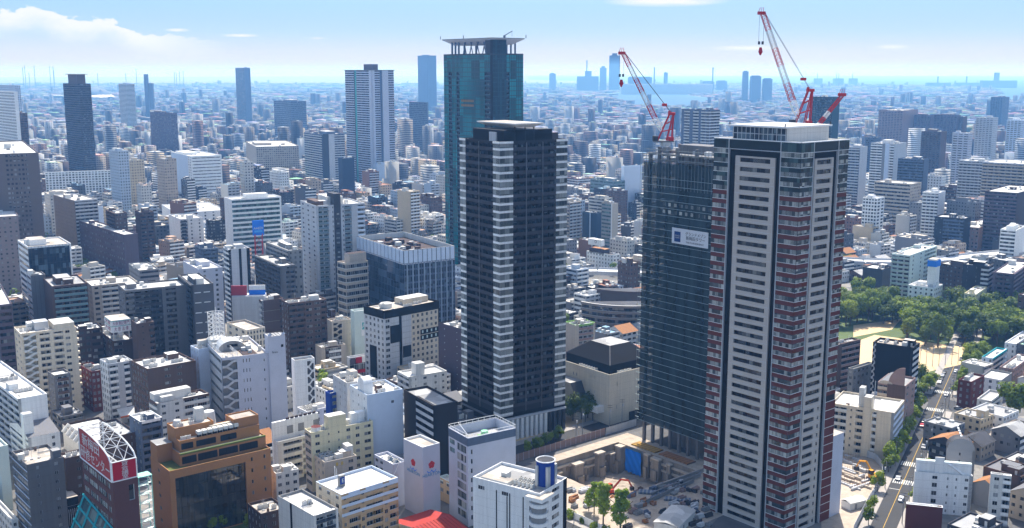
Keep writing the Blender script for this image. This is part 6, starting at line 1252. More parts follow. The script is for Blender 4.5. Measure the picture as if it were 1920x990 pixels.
W, D, h = b.wx, b.wy, b.h; b.box('stair_shaft', -.3, D*.36, 4.2, D*.48, 0, h+5, 'cream', top='roofwhite'); b.box('roof_tower', 2, D*.5, 6, D*.58, h-1, h+8, 'offwhite', top='roofwhite'); mb = MB(); mb.bar((1.5, D*.33, h), (1.5, D*.33, h+12), .12, 'metal'); mb.build('mast', b.root)
b = bd(OFF, 'white office block with a railed lower terrace and water tank beside the avenue', 1824, 893, 1716, 1834, 15.5, 'white', [(.2, 'N'), (.5, 'P', dict(bays=1, ww=.3, wh=1.6)), (.8, 'P', dict(bays=2, ww=.2, wh=1)), (1, 'P', dict(bays=1, ww=.3, wh=1.1))], ('B', dict(bays=2, d=1.1, pk='white', k='lightgrey')), ang=14, cat='office building', junk=3, pent=False)
W, D, h = b.wx, b.wy, b.h; b.box('upper_storey', W*.4, D*.02, W*1.3, D*.98, h-1, h+4.2, 'white', top='palegreen'); b.box('stair_head', W*.2, D*.5, W*.42, D*.66, h-1, h+6, 'white', top='roofwhite')
mb = MB(); [mb.bar((W*.38, D*(.1+.08*i), h-.8+1.1*i), (W*.38, D*(.18+.08*i), h+.3+1.1*i), .5, 'white') for i in range(4)]; mb.build('outside_stair', b.root)
b = bd(OFF, 'dark red-brick low block with a white roof and zigzag white stair beside the avenue', 1768, 952, 1700, 1802, 10, 'redbrown', 'N', [(.15, 'N'), (1, 'S', dict(fh=3.2, d=1.5, pk='white', k='darkbrown'))], ang=16, cat='office building', junk=1, pent=False, tank=False, coping='white')
b = bd(OFF, 'grey block under a dark barrel roof with a slim side column of windows', 1829, 846, 1776, 1856, 21, mat('cool_grey', (.27, .27, .28)), [(.42, 'N'), (.5, 'P', dict(bays=1, ww=1, wh=1.4, nm=1)), (1, 'N')], [(.4, 'B', dict(bays=1, d=1, pk='lightgrey')), (1, 'N', dict(k='darkgrey'))], ang=16, cat='office building', junk=0, pent=False, tank=False)
mb = MB(); W, D, h = b.wx, b.wy, b.h; n = 12
for i in range(n):
    a, c = pi*i/n, pi*(i+1)/n; f = lambda t, x: (x, D/2-D*.5*cos(t), h-.2+4.6*sin(t))
    mb.poly([f(a, 0), f(a, W*2.5), f(c, W*2.5), f(c, 0)][::1], 'roofdark'); mb.poly([f(a, 0), f(c, 0), (0, D/2, h-.2)], b.wall)
for i in range(5): mb.box(2+i*3, D*.47, h+4.3, 3.6+i*3, D*.53, h+4.7, 'white')
mb.build('barrel_roof', b.root)
b = bd(APT, 'white apartment block with a tan and charcoal end wall at the photo\'s edge', 1897, 893, 1858, 1965, 19, 'offwhite', [(.6, 'P', dict(bays=1, ww=.4, wh=1.5)), (1, 'B', dict(bays=1, d=1.3, pk='white', k='lightgrey'))], [(.1, 'N'), (1, 'N', dict(k='tan'))], ang=22, junk=2)
mb = MB(); b.fbox('R', b.wx*.12, b.wx, 0, .05, 0, 12.5, 'darkgrey', mb); mb.build('charcoal_band', b.root)
b = bd(HSE, 'dark red-brick corner building with rounded end and grey roof at the crossing', 1822, 716, 1797, 1846, 14, 'redbrown', ('P', dict(bays=2, ww=.35, gl='glc')), ('P', dict(bays=2, ww=.3, gl='glc')), ang=44, cat='shop', junk=1, roof='roofgrey')
bd(HSE, 'pale two-storey house with a grey gabled top beside the brick corner building', 1858, 752, 1832, 1881, 9, 'offwhite', ('P', dict(bays=2, ww=.3)), ('B', dict(bays=1, d=1, pk='offwhite')), ang=40, cat='house', junk=0, pent=False, tank=False, roof='roofgrey')
bd(HSE, 'white and teal house with a flat roof above the brick corner building', 1862, 672, 1841, 1889, 10, 'paleblue', ('P', dict(bays=2, ww=.3)), ('B', dict(bays=1, d=1, pk='offwhite')), ang=40, cat='house', junk=1, roof='roofwhite', coping='teal')
bd(HSE, 'long white-roofed grey house behind the brick corner building', 1878, 713, 1837, 1898, 10, 'grey', ('P', dict(bays=3, ww=.4, k='white')), 'N', ang=40, cat='house', junk=0, pent=False, tank=False)
bd(HSE, 'mauve house cluster block at the photo\'s edge above the big dark tree', 1900, 692, 1874, 1935, 11, 'pinkbrown', ('P', {}), ('P', {}), ang=40, cat='house', junk=2)
bd(HSE, 'low white shop with pink lower wall at the photo\'s edge', 1905, 645, 1884, 1940, 10, 'white', ('P', dict(ww=.3)), ('P', {}), ang=40, cat='shop', junk=1)
def canopy(label, px, py, w_, d_, h, rz, k, tilt=0.0):
    g = at_z(px, py, h); r = thing('station_canopy', label, 'canopy', (g.x, g.y, 0), rz); mb = MB(); mb.box(-w_/2, -d_/2, h, w_/2, d_/2, h+.7, k, top='roofbeige'); mb.box(-w_/2-.06, -d_/2-.06, h+.2, w_/2+.06, d_/2+.06, h+.5, 'awning' if False else 'orange'); mb.build('canopy_roof', r)
    for x in (-w_*.3, w_*.3): m = MB(); m.box(x-.3, -.3, 0, x+.3, .3, h, 'white'); m.build('canopy_post', r)
canopy('flat beige petrol station canopy with an orange rim at the crossing', 1806, 795, 15, 11, 5.2, .6, 'beige'); canopy('second flat beige canopy roof behind the barrel-roofed block', 1853, 811, 15, 10, 5.0, .6, 'beige')
# ================================================================== ground, water, roads
def gp(px, py, z=0.0):
    p = at_z(px, py, 0); return (p.x, p.y, z)
def ground_mat():
    m = bpy.data.materials.new('city_ground'); m.use_nodes = True; nt = m.node_tree; b = nt.nodes['Principled BSDF']; L = nt.links.new
    tc = nt.nodes.new('ShaderNodeTexCoord'); v = nt.nodes.new('ShaderNodeTexVoronoi'); v.inputs['Scale'].default_value = .045; L(tc.outputs['Object'], v.inputs[0])
    n = nt.nodes.new('ShaderNodeTexNoise'); n.inputs['Scale'].default_value = .3; n.inputs['Detail'].default_value = 6; L(tc.outputs['Object'], n.inputs[0])
    r = nt.nodes.new('ShaderNodeValToRGB'); L(v.outputs['Color'], r.inputs[0]); e = r.color_ramp.elements; e[0].color = (.07, .07, .075, 1); e[1].color = (.27, .25, .22, 1); x = e.new(.55); x.color = (.12, .115, .11, 1)
    hs = nt.nodes.new('ShaderNodeHueSaturation'); L(r.outputs[0], hs.inputs['Color']); a = nt.nodes.new('ShaderNodeMath'); a.operation = 'MULTIPLY_ADD'; L(n.outputs[0], a.inputs[0]); a.inputs[1].default_value = .9; a.inputs[2].default_value = .55; L(a.outputs[0], hs.inputs['Value']); L(hs.outputs[0], b.inputs['Base Color']); b.inputs['Roughness'].default_value = .9
    return m
PAL['ground'] = ground_mat()
A50 = radians(50); GX = Vector((sin(A50), cos(A50), 0)); GY = Vector((-cos(A50), sin(A50), 0))
K = Vector(gp(1159, 829))                    # far corner of the excavation
def G_(a, c, z=0.0): p = K + GX*a + GY*c; return (p.x, p.y, z)
PL, PW, PD = 46.0, 44.0, -12.0               # pit: runs toward the camera along -GX and -GY
mb = MB(); E = 30000
mb.poly([G_(0, -E), G_(E, -E), G_(E, E), G_(0, E)], 'ground'); mb.poly([G_(-E, -E), G_(-PL, -E), G_(-PL, E), G_(-E, E)], 'ground'); mb.poly([G_(-PL, 0), G_(0, 0), G_(0, E), G_(-PL, E)], 'ground'); mb.poly([G_(-PL, -E), G_(0, -E), G_(0, -PW), G_(-PL, -PW)], 'ground')
struct('ground', mb)
# excavation walls and sloping floor
conc = mat('rough_concrete', (.25, .22, .185), var=.55, scale=.3, streak=1)
mb = MB(); f0 = -1.5
ZB = PD-4
for (a0, c0, a1, c1) in ((-PL, 0, 0, 0), (0, 0, 0, -PW), (0, -PW, -PL, -PW), (-PL, -PW, -PL, 0)): mb.poly([G_(a0, c0, ZB), G_(a1, c1, ZB), G_(a1, c1), G_(a0, c0)], conc)
struct('excavation_ground', mb)
def grid_floor(name, n, fz, k):
    mb = MB(); P = lambda i, j: G_(-PL*i/n, -PW*j/n, fz(i/n, j/n))
    for i in range(n):
        for j in range(n): mb.poly([P(i, j), P(i, j+1), P(i+1, j+1), P(i+1, j)][::-1], k)
    return struct(name, mb)
rg = random.Random(5); nz = [[rg.uniform(-.6, .6) for _ in range(32)] for _ in range(32)]
def fz(s, t):
    d = max(s, t); z = PD if d < .55 else PD*max(0.0, 1-(d-.55)/.45)**1.1 + f0*((d-.55)/.45)
    return z + nz[int(s*30)][int(t*30)]
grid_floor('excavation_floor', 28, fz, 'earth')
mb = MB()
S_ = lambda a, c, z=.004: G_(a, c, z)
mb.poly([S_(-PL-26, -PW-36), S_(-PL, -PW-36), S_(-PL, 4), S_(-PL-26, 4)][::1], 'earth'); mb.poly([S_(-PL, -PW-36), S_(12, -PW-36), S_(12, -PW), S_(-PL, -PW)], 'earth'); mb.poly([S_(0, -PW), S_(12, -PW), S_(12, 6), S_(0, 6)], 'earth'); mb.poly([S_(-PL, 0), S_(0, 0), S_(0, 6), S_(-PL, 6)], 'earth'); struct('site_ground', mb)
# water
def water_mat():
    m = bpy.data.materials.new('bay_water'); m.use_nodes = True; b = m.node_tree.nodes['Principled BSDF']; b.inputs['Base Color'].default_value = (.012, .07, .16, 1); b.inputs['Roughness'].default_value = .7; b.inputs['Specular IOR Level'].default_value = .1; return m
PAL['water'] = water_mat()
WATER = [[(1145, 176), (1190, 166), (1245, 160), (1325, 160), (1284, 172), (1292, 179), (1352, 186), (1292, 201), (1200, 198), (1150, 187)],
         [(990, 149), (1150, 154), (1330, 157), (1440, 157), (1560, 159), (1840, 160), (1866, 166), (1876, 188), (1990, 190), (1990, 142.2), (990, 142.2)],
         [(228, 262), (250, 254), (300, 251), (302, 257), (262, 262), (240, 268)], [(1740, 253), (1930, 257), (1930, 261), (1740, 257)], [(560, 163), (760, 159), (760, 162), (560, 167)]]
WORLD_WATER = []
for i, w_ in enumerate(WATER):
    pts = [gp(x, y, .25) for x, y in w_]; WORLD_WATER.append([(p[0], p[1]) for p in pts]); mb = MB(); mb.poly(pts, 'water'); struct('bay_water' if i < 2 else 'river_water', mb)
def in_poly(x, y, P):
    c = False; j = len(P)-1
    for i in range(len(P)):
        if (P[i][1] > y) != (P[j][1] > y) and x < (P[j][0]-P[i][0])*(y-P[i][1])/(P[j][1]-P[i][1])+P[i][0]: c = not c
        j = i
    return c
# park lawns, sand pitch
NOFILL = []
def patch(name, pts, k, z):
    P = [gp(x, y, z) for x, y in pts]; mb = MB(); mb.poly(P, k); 
    if (Vector(P[1])-Vector(P[0])).cross(Vector(P[2])-Vector(P[1])).z < 0: mb = MB(); mb.poly(P[::-1], k)
    return struct(name, mb)
lawn = mat('park_grass', (.075, .11, .03), var=.4, scale=.1)
park = [(1540, 560), (1640, 545), (1760, 572), (1930, 575), (1930, 662), (1830, 672), (1770, 705), (1735, 735), (1700, 735), (1540, 735)]
patch('park_lawn_ground', park, lawn, .012); NOFILL.append([gp(x, y)[:2] for x, y in park])
patch('sand_pitch_ground', [(1600, 610), (1690, 598), (1672, 618), (1600, 632)], 'sand', .03); patch('sand_pitch_ground', [(1596, 644), (1640, 628), (1830, 654), (1800, 684), (1745, 696), (1700, 712), (1596, 735)], 'sand', .03)
# avenue toward the park
def strip(name, a, c, w_, k, z, off=0.0, kind='structure'):
    a, c = Vector(a), Vector(c); d = (c-a); d.z = 0; d.normalize(); s = Vector((d.y, -d.x, 0)); mb = MB()
    p = [a+s*(off-w_/2), a+s*(off+w_/2), c+s*(off+w_/2), c+s*(off-w_/2)]; mb.poly([(q.x, q.y, z) for q in p], k); return mb.build(name, kind=kind)
RA, RB = Vector(gp(1655, 992)), Vector(gp(1783, 700)); RD = (RB-RA).normalized(); RS = Vector((RD.y, -RD.x, 0)); RA0 = RA-RD*60; RB1 = RB+RD*230
def raised(name, a, c, off, w_, k, z0=-.1, z1=.14):
    d = (c-a).normalized(); s = Vector((d.y, -d.x, 0)); mb = MB(); q = [a+s*(off-w_/2), a+s*(off+w_/2), c+s*(off+w_/2), c+s*(off-w_/2)]; mb.prism([(p.x, p.y) for p in q], z0, z1, k); return mb.build(name, kind='structure')
strip('avenue_road', RA0, RB1, 8.6, 'asphalt', .02); strip('centre_line_marking', RA0, RB1, .2, 'lineY', .028)
NOFILL.append([tuple((RA0+RS*o)[:2]) for o in (-8.5, 8.5)]+[tuple((RB1+RS*o)[:2]) for o in (8.5, -8.5)])
XC = Vector(gp(1775, 757)); XD = (Vector(gp(1915, 806))-XC).normalized(); t_x = (XC-RA).dot(RD)
for off in (-6.1, 6.1):
    raised('pavement', RA0, RA+RD*(t_x-13), off, 3.4, 'pave'); raised('pavement', RA+RD*(t_x+13), RB1, off, 3.4, 'pave')
XA, XB = XC-XD*70, XC+XD*110
strip('cross_street_road', XA, XB, 13, 'asphalt', .024); NOFILL.append([tuple((XA+Vector((XD.y, -XD.x, 0))*o)[:2]) for o in (-9, 9)]+[tuple((XB+Vector((XD.y, -XD.x, 0))*o)[:2]) for o in (9, -9)])
for o in (-2.2, 2.2): strip('lane_marking', XC+XD*14, XB, .25, 'lineW', .03, o)
def zebra(t, along=5.0, n=10):
    c = RA+RD*t
    for i in range(n):
        o = -4.0+8.0*(i+.5)/n; strip('crosswalk_marking', c+RS*o-RD*(along/2), c+RS*o+RD*(along/2), .42, 'lineW', .032)
def t_of(px, py): return (Vector(gp(px, py))-RA).dot(RD)
for (x, y) in ((1706, 906), (1723, 873), (1758, 769), (1773, 736)): zebra(t_of(x, y))
for (x, y) in ((1690, 919),): strip('stop_line_marking', RA+RD*t_of(x, y)-RS*4.1, RA+RD*t_of(x, y), .4, 'lineW', .032)
# street in front of the site
S0, S1 = Vector(G_(-PL-34, 70)), Vector(G_(-PL-34, -PW-120)); strip('site_street_road', S0, S1, 11, 'asphalt', .02); SD = (S1-S0).normalized()
raised('site_pavement', S0, S1, -7.6, 4.0, 'pave'); raised('site_pavement', S0, S1, 7.4, 3.6, 'pave')
for i in range(40): a = S0+SD*(i*5.0); strip('lane_marking', a, a+SD*2.4, .18, 'lineW', .028)
T0, T1 = Vector(G_(-150, 20)), Vector(G_(190, 20)); strip('back_street_road', T0, T1, 10, 'asphalt', .016); raised('back_pavement', Vector(G_(-120, 27)), Vector(G_(100, 27)), 0, 4, 'pave')
strip('forecourt_ground', Vector(G_(-40, 36)), Vector(G_(16, 36)), 14, 'sand', .012)
NOFILL.append([G_(-PL-44, -PW-110)[:2], G_(18, -PW-110)[:2], G_(18, 34)[:2], G_(-PL-44, 34)[:2]])
# ================================================================== trees
def leaf_mat(name, c, c2):
    m = bpy.data.materials.new(name); m.use_nodes = True; nt = m.node_tree; b = nt.nodes['Principled BSDF']; L = nt.links.new
    tc = nt.nodes.new('ShaderNodeTexCoord'); n = nt.nodes.new('ShaderNodeTexNoise'); n.inputs['Scale'].default_value = .55; n.inputs['Detail'].default_value = 5; L(tc.outputs['Object'], n.inputs[0])
    oi = nt.nodes.new('ShaderNodeObjectInfo'); a = nt.nodes.new('ShaderNodeMath'); a.operation = 'MULTIPLY_ADD'; L(oi.outputs['Random'], a.inputs[0]); a.inputs[1].default_value = .55; L(n.outputs[0], a.inputs[2])
    r = nt.nodes.new('ShaderNodeValToRGB'); L(a.outputs[0], r.inputs[0]); e = r.color_ramp.elements; e[0].position = .35; e[1].position = 1.0; e[0].color = c+(1,); e[1].color = c2+(1,)
    L(r.outputs[0], b.inputs['Base Color']); b.inputs['Roughness'].default_value = .6; b.inputs['Specular IOR Level'].default_value = .25
    t = nt.nodes.new('ShaderNodeBsdfTranslucent'); L(r.outputs[0], t.inputs[0]); mx = nt.nodes.new('ShaderNodeMixShader'); mx.inputs[0].default_value = .45; L(b.outputs[0], mx.inputs[1]); L(t.outputs[0], mx.inputs[2]); L(mx.outputs[0], nt.nodes['Material Output'].inputs[0])
    return m
PAL['leaf'] = leaf_mat('foliage', (.045, .09, .004), (.25, .33, .02)); PAL['leafB'] = leaf_mat('bright_foliage', (.15, .25, .015), (.34, .44, .05))
def crown_mesh(seed, r, zc, rz, leaves, size, lobes, k, cone=0.0):
    rg = random.Random(seed); mb = MB(); L_ = []
    for i in range(lobes):
        t = rg.uniform(0, 2*pi); q = rg.uniform(.15, .72)*r; z = zc+rg.uniform(-.62, .75)*rz; sh = 1-cone*max(0, (z-zc+rz)/(2*rz)); L_.append((q*sh*cos(t), q*sh*sin(t), z, r*rg.uniform(.3, .52)*(sh if cone else 1)))
    L_.append((0, 0, zc, r*.6*(1-cone*.5)))
    for i in range(leaves):
        lx, ly, lz, lr = rg.choice(L_); v = Vector((rg.gauss(0, 1), rg.gauss(0, 1), rg.gauss(0, 1))).normalized(); d = lr*rg.uniform(.62, 1.08)
        c = Vector((lx, ly, lz))+v*d; nrm = (v+Vector((rg.uniform(-.7, .7), rg.uniform(-.7, .7), rg.uniform(-.2, .9)))).normalized(); u = nrm.orthogonal().normalized(); w2 = nrm.cross(u); s = size*rg.uniform(.6, 1.3); ang = rg.uniform(0, pi); ua = u*cos(ang)+w2*sin(ang); wa = nrm.cross(ua)
        mb.poly([c-ua*s-wa*s*.6, c+ua*s-wa*s*.5, c+ua*s*.8+wa*s*.7, c-ua*s*.7+wa*s*.6], k)
    return mb.mesh('crown')
def trunk_mesh(h, r, seed):
    rg = random.Random(seed); mb = MB(); mb.cyl(0, 0, -.2, h*.62, r, 'trunk', 7, r*.6)
    for i in range(5): t = i*1.26+rg.uniform(-.3, .3); mb.bar((0, 0, h*(.38+.05*i)), (h*.26*cos(t), h*.26*sin(t), h*(.62+.05*i)), r*.35, 'trunk', 5)
    return mb.mesh('trunk')
TREES = {}
PAL['leafD'] = leaf_mat('dark_foliage', (.028, .060, .006), (.14, .20, .015)); PAL['leafY'] = leaf_mat('yellow_foliage', (.07, .11, .006), (.30, .36, .03))
for i in range(7): TREES['round', i] = (crown_mesh(i, 4.4+.3*(i % 3), 7.4+.5*(i % 2), 3.0+.5*(i % 3), 1500, .40, 9+2*(i % 4), PAL[('leaf', 'leafD', 'leaf', 'leafD', 'leafY', 'leafD', 'leaf')[i]]), trunk_mesh(9, .32, i))
for i in range(3): TREES['gink', i] = (crown_mesh(20+i, 3.3, 6.5, 4.5, 1900, .27, 18, PAL['leafB'], cone=.62), trunk_mesh(10, .2, i))
for i in range(2): TREES['street', i] = (crown_mesh(40+i, 2.9, 5.0, 2.4, 1000, .30, 8, PAL['leaf']), trunk_mesh(6, .18, i))
for i in range(2): TREES['shrub', i] = (crown_mesh(60+i, 1.5, .9, .8, 420, .2, 6, PAL['leaf']), trunk_mesh(1.2, .08, i))
tree_rg = random.Random(77)
def tree(kind, p, s, label, group=None, name='tree', n=None):
    ks = [k for k in TREES if k[0] == kind]; c, t = TREES[ks[tree_rg.randrange(len(ks))] if n is None else ks[n]]
    r = thing(name, label, 'tree' if name == 'tree' else 'shrub', (p[0], p[1], 0), tree_rg.uniform(0, 6.28), group); r.scale = (s*tree_rg.uniform(.88, 1.12), s*tree_rg.uniform(.88, 1.12), s*tree_rg.uniform(.9, 1.1))
    link('trunk', t, r); link('crown', c, r); return r
def in_px(poly, n, rg, mind):
    P = [gp(x, y)[:2] for x, y in poly]; xs = [p[0] for p in P]; ys = [p[1] for p in P]; out = []; tries = 0
    while len(out) < n and tries < n*60:
        tries += 1; x, y = rg.uniform(min(xs), max(xs)), rg.uniform(min(ys), max(ys))
        if in_poly(x, y, P) and all((x-a)**2+(y-c)**2 > mind**2 for a, c in out): out.append((x, y))
    return out
rg = random.Random(9)
for poly, n, s, lab in (([(1560, 585), (1620, 568), (1700, 590), (1700, 610), (1610, 606), (1560, 620)], 46, 1.35, 'broadleaf tree in the thick park grove above the sand pitch'),
    ([(1690, 606), (1700, 585), (1800, 592), (1860, 600), (1865, 640), (1760, 660), (1690, 640)], 44, 1.4, 'tall dark broadleaf tree in the middle park grove'),
    ([(1850, 585), (1930, 590), (1930, 650), (1860, 655)], 34, 1.35, 'broadleaf tree in the park grove near the photo\'s edge'),
    ([(1722, 726), (1748, 718), (1765, 728), (1742, 748), (1718, 748)], 12, .85, 'street-corner tree between the sand pitch and the crossing'),
    ([(1812, 676), (1840, 662), (1856, 672), (1815, 698)], 11, .85, 'tree beside the avenue where it meets the park')):
    for p in in_px(poly, n, rg, 5.2): tree('round', p, s*rg.uniform(.62, 1.22), lab, lab.replace('tree', 'trees', 1))
tree('round', gp(1902, 800), 1.9, 'single big dark tree at the photo\'s edge below the pale houses')
for i in range(27):
    p = RA+RD*(58+i*5.0)-RS*6.9; 
    if abs((p-RA).dot(RD)-t_x) > 12: tree('street', p, rg.uniform(1.0, 1.45), 'small round street tree on the cream apartment side of the avenue', 'street trees lining the avenue')
for i in range(9): tree('street', RA+RD*(16+i*13)+RS*6.9, rg.uniform(.6, 1.0), 'small street tree among the poles on the office side of the avenue', 'street trees on the office side of the avenue')
for i in range(7): p = RA+RD*(t_x+18+i*8)+RS*6.9; tree('street', p, rg.uniform(.8, 1.1), 'small street tree beside the brick corner building', 'street trees by the brick corner')
tree('street', RA+RD*t_of(1668, 925)-RS*7.4, 1.25, 'lone tree with a dark round shadow beside the site fence'); 
for (x, y, s) in ((1635, 960, .8), (1628, 985, .9)): tree('street', gp(x, y), s, 'bright small tree at the bottom of the avenue by the site fence', 'trees at the bottom of the avenue')
for (x, y, s, n, lb) in ((1131, 982, 1.6, 0, 'tall bright ginkgo tree, fullest of the row before the excavation'), (1114, 964, .0 + 1.25, 1, 'slender bright ginkgo tree, furthest along the row before the excavation'), (1163, 1000, 1.55, 2, 'tall bright ginkgo tree, lowest in the photo before the excavation'), (1104, 958, .75, 1, 'shortest ginkgo tree of the row before the excavation')): tree('gink', gp(x, y), s, lb, None, n=n)
for i in range(16): p = S0+SD*(50+i*6.0)+Vector((SD.y, -SD.x, 0))*-8.6; tree('shrub', p, 1.0+.3*(i % 3), 'low clipped shrub along the site street pavement', 'clipped shrubs along the site street', name='shrub')
for i, p in enumerate(in_px([(1056, 745), (1090, 738), (1120, 775), (1110, 795), (1056, 790)], 22, rg, 3.2)): tree('round', p, rg.uniform(.75, 1.0), 'dark tree in the shaded group before the theatre', 'trees before the theatre')
for (x, y) in ((1060, 640), (1080, 633), (1072, 645), (1095, 628)): tree('street', gp(x, y), 1.2, 'small round tree on the pavement behind the theatre', 'pavement trees behind the theatre')
for p in in_px([(1060, 392), (1080, 380), (1120, 395), (1110, 410), (1065, 405)], 9, rg, 9): tree('round', p, 1.6, 'tree in the clump beyond the expressway in the centre gap', 'trees in the clump beyond the expressway')
for p in in_px([(1150, 480), (1175, 470), (1200, 474), (1185, 490), (1155, 492)], 6, rg, 6): tree('round', p, 1.1, 'tree beside the white billboard building', 'trees beside the billboard building')
for p in in_px([(600, 735), (618, 730), (618, 745), (604, 750)], 3, rg, 3): tree('gink', p, 1.2, 'tree between the white stair block and the pale blue wall', 'trees beside the white stair block')
for p in in_px([(455, 318), (530, 312), (540, 325), (470, 330)], 12, rg, 12): tree('round', p, 1.8, 'tree in the strip before the yellowish housing slab', 'trees before the yellowish housing slab')
for p in in_px([(135, 512), (160, 505), (165, 520), (140, 525)], 5, rg, 5): tree('round', p, 1.0, 'tree beside the curving railway near the mauve block', 'trees beside the curving railway')
for p in in_px([(1790, 405), (1830, 395), (1845, 410), (1800, 420)], 9, rg, 9): tree('round', p, 1.7, 'tree in the clump before the dark brown edge block', 'trees before the dark brown edge block')
for p in in_px([(1640, 258), (1800, 256), (1930, 262), (1930, 268), (1640, 262)], 26, rg, 22): tree('round', p, 2.2, 'tree in the row along the far canal', 'trees along the far canal')
for (x, y) in ((1005, 845), (1012, 842), (1020, 838), (1030, 834), (1040, 828), (1048, 822), (990, 850)): tree('street', gp(x, y), .8, 'small tree along the charcoal tower\'s white-columned base', 'trees along the white-columned base')
for (x, y) in ((330, 985), (345, 975), (380, 975), (388, 965), (360, 985)): tree('gink', gp(x, y), .75, 'dark narrow conifer before the mirrored brown office front', 'narrow conifers before the brown office')
g_poly0 = patch('garden_ground', [(325, 960), (470, 925), (500, 1000), (330, 1010)], lawn, .02)
for p in in_px([(330, 965), (465, 935), (470, 1000), (335, 1005)], 9, rg, 3.5): tree('street', p, .8, 'small garden tree in the court before the mirrored brown office', 'garden trees before the brown office')
# ================================================================== construction site
def crow(name, label, cat, p, rz=0, group=None): return thing(name, label, cat, (p[0], p[1], p[2] if len(p) > 2 else 0), rz, group)
rzS = atan2(GX.y, GX.x)
# retaining piers and ledges against the two pit walls
for k, (side, a_, wd_, hh, dp) in enumerate(((0, 5, 1.2, 8, 1.6), (0, 13, 2.0, 10.5, 2.6), (0, 21, .8, 6, 1.2), (0, 26.5, 2.3, 9, 3.2), (0, 36, 1.0, 7, 1.5), (1, 3.2, 1.6, 10.8, 3.0), (1, 18.5, 1.1, 9, 1.6), (1, 24, 2.1, 8, 2.2), (1, 31, .9, 6.5, 1.6))):
    r_ = crow('concrete_pier', 'rough concrete pier standing against the excavation wall', 'pier', G_(-a_, -.4, PD) if side == 0 else G_(-.4, -a_, PD*(1-.5*a_/PW)), rzS - (0 if side == 0 else pi/2), 'concrete piers along the excavation wall'); mb = MB()
    mb.box(-wd_, -dp, -1, wd_, 0, hh, conc); mb.box(-wd_*.7, -dp-1.0, -1, wd_*.8, -dp, hh*.45, conc); mb.build('pier_shaft', r_); mb = MB(); mb.box(-wd_-.25, -dp-.2, hh, wd_+.25, 0, hh+.6, 'beige'); mb.build('pier_cap', r_)
for k, (side, a0, a1, zz) in enumerate(((0, 3, 30, -3.2), (0, 8, 24, -6.4), (0, 26, 44, -2.6), (1, 17, 42, -2.4), (1, 20, 36, -5.0))):
    r_ = crow('wall_ledge', ['long upper concrete ledge on the far excavation wall', 'lower concrete ledge on the far excavation wall', 'short concrete ledge at the sunny end of the excavation wall', 'upper concrete ledge past the blue tarpaulin', 'lower concrete ledge past the blue tarpaulin'][k], 'ledge', G_(-(a0+a1)/2, -.02, zz) if side == 0 else G_(-.02, -(a0+a1)/2, zz), rzS - (0 if side == 0 else pi/2)); mb = MB(); l_ = (a1-a0)/2; mb.box(-l_, -.9, -.5, l_, 0, .3, 'beige'); mb.build('ledge_beam', r_); mb = MB(); [mb.box(-l_+i*2.6, -.35, -3.0, -l_+i*2.6+.5, 0, -.5, conc) for i in range(int(l_*2/2.6))]; mb.build('ledge_ribs', r_)
r_ = crow('blue_tarpaulin', 'bright blue tarpaulin hanging on the excavation wall', 'tarpaulin', G_(-.5, -9, 0), rzS); mb = MB(); rg = random.Random(3)
for i in range(8):
    for j in range(6):
        f = lambda u, v: (-.9-.22*((u*7+v*5) % 3), -u*1.15+3, -.6-v*1.75+(.6 if v == 6 and u % 2 else 0)); mb.poly([f(i, j), f(i, j+1), f(i+1, j+1), f(i+1, j)], mat('tarp_blue', (.01, .16, .62), var=.1))
mb.build('sheet', r_)
for k, (c0, c1, kk) in enumerate(((-6, -20, 'gold'), (-22, -38, 'rust'))):
    r_ = crow('timber_platform', ('ochre' if k == 0 else 'rust-coloured') + ' plank platform along the excavation edge', 'platform', G_(4.5, (c0+c1)/2), rzS); mb = MB(); kk = mat('ochre_plank', (.42, .24, .05), var=.35, scale=.6) if k == 0 else 'rust'; mb.box(-2.6, (c1-c0)/2, .1, 2.6, (c0-c1)/2, .45, kk)
    for i in range(8): mb.box(-2.7, (c1-c0)/2+i*1.9, .05, 2.7, (c1-c0)/2+i*1.9+.12, .5, 'darkbrown')
    mb.build('plank_deck', r_)
for k in range(3):
    r_ = crow('steel_beam', ['grey steel beam nearest the excavation edge in the shaded yard', 'middle one of three long grey steel beams in the shaded yard', 'outermost of three long grey steel beams in the shaded yard'][k], 'beam', G_(-12-7*k, -PW-3-3*k, 1.0), rzS+.04*k, 'steel beams across the excavation'); mb = MB(); mb.box(-15, -.7, -.5, 15, -.5, .5, 'grey'); mb.box(-15, -.9, .5, 15, -.3, .65, 'midgrey'); mb.box(-15, -.9, -.65, 15, -.3, -.5, 'grey'); mb.build('beam_section', r_)
def site_z(p):
    v = Vector((p[0], p[1], 0))-K; a_, c_ = -v.dot(GX)/PL, -v.dot(GY)/PW
    return fz(a_, c_) if 0 < a_ < 1 and 0 < c_ < 1 else 0.0
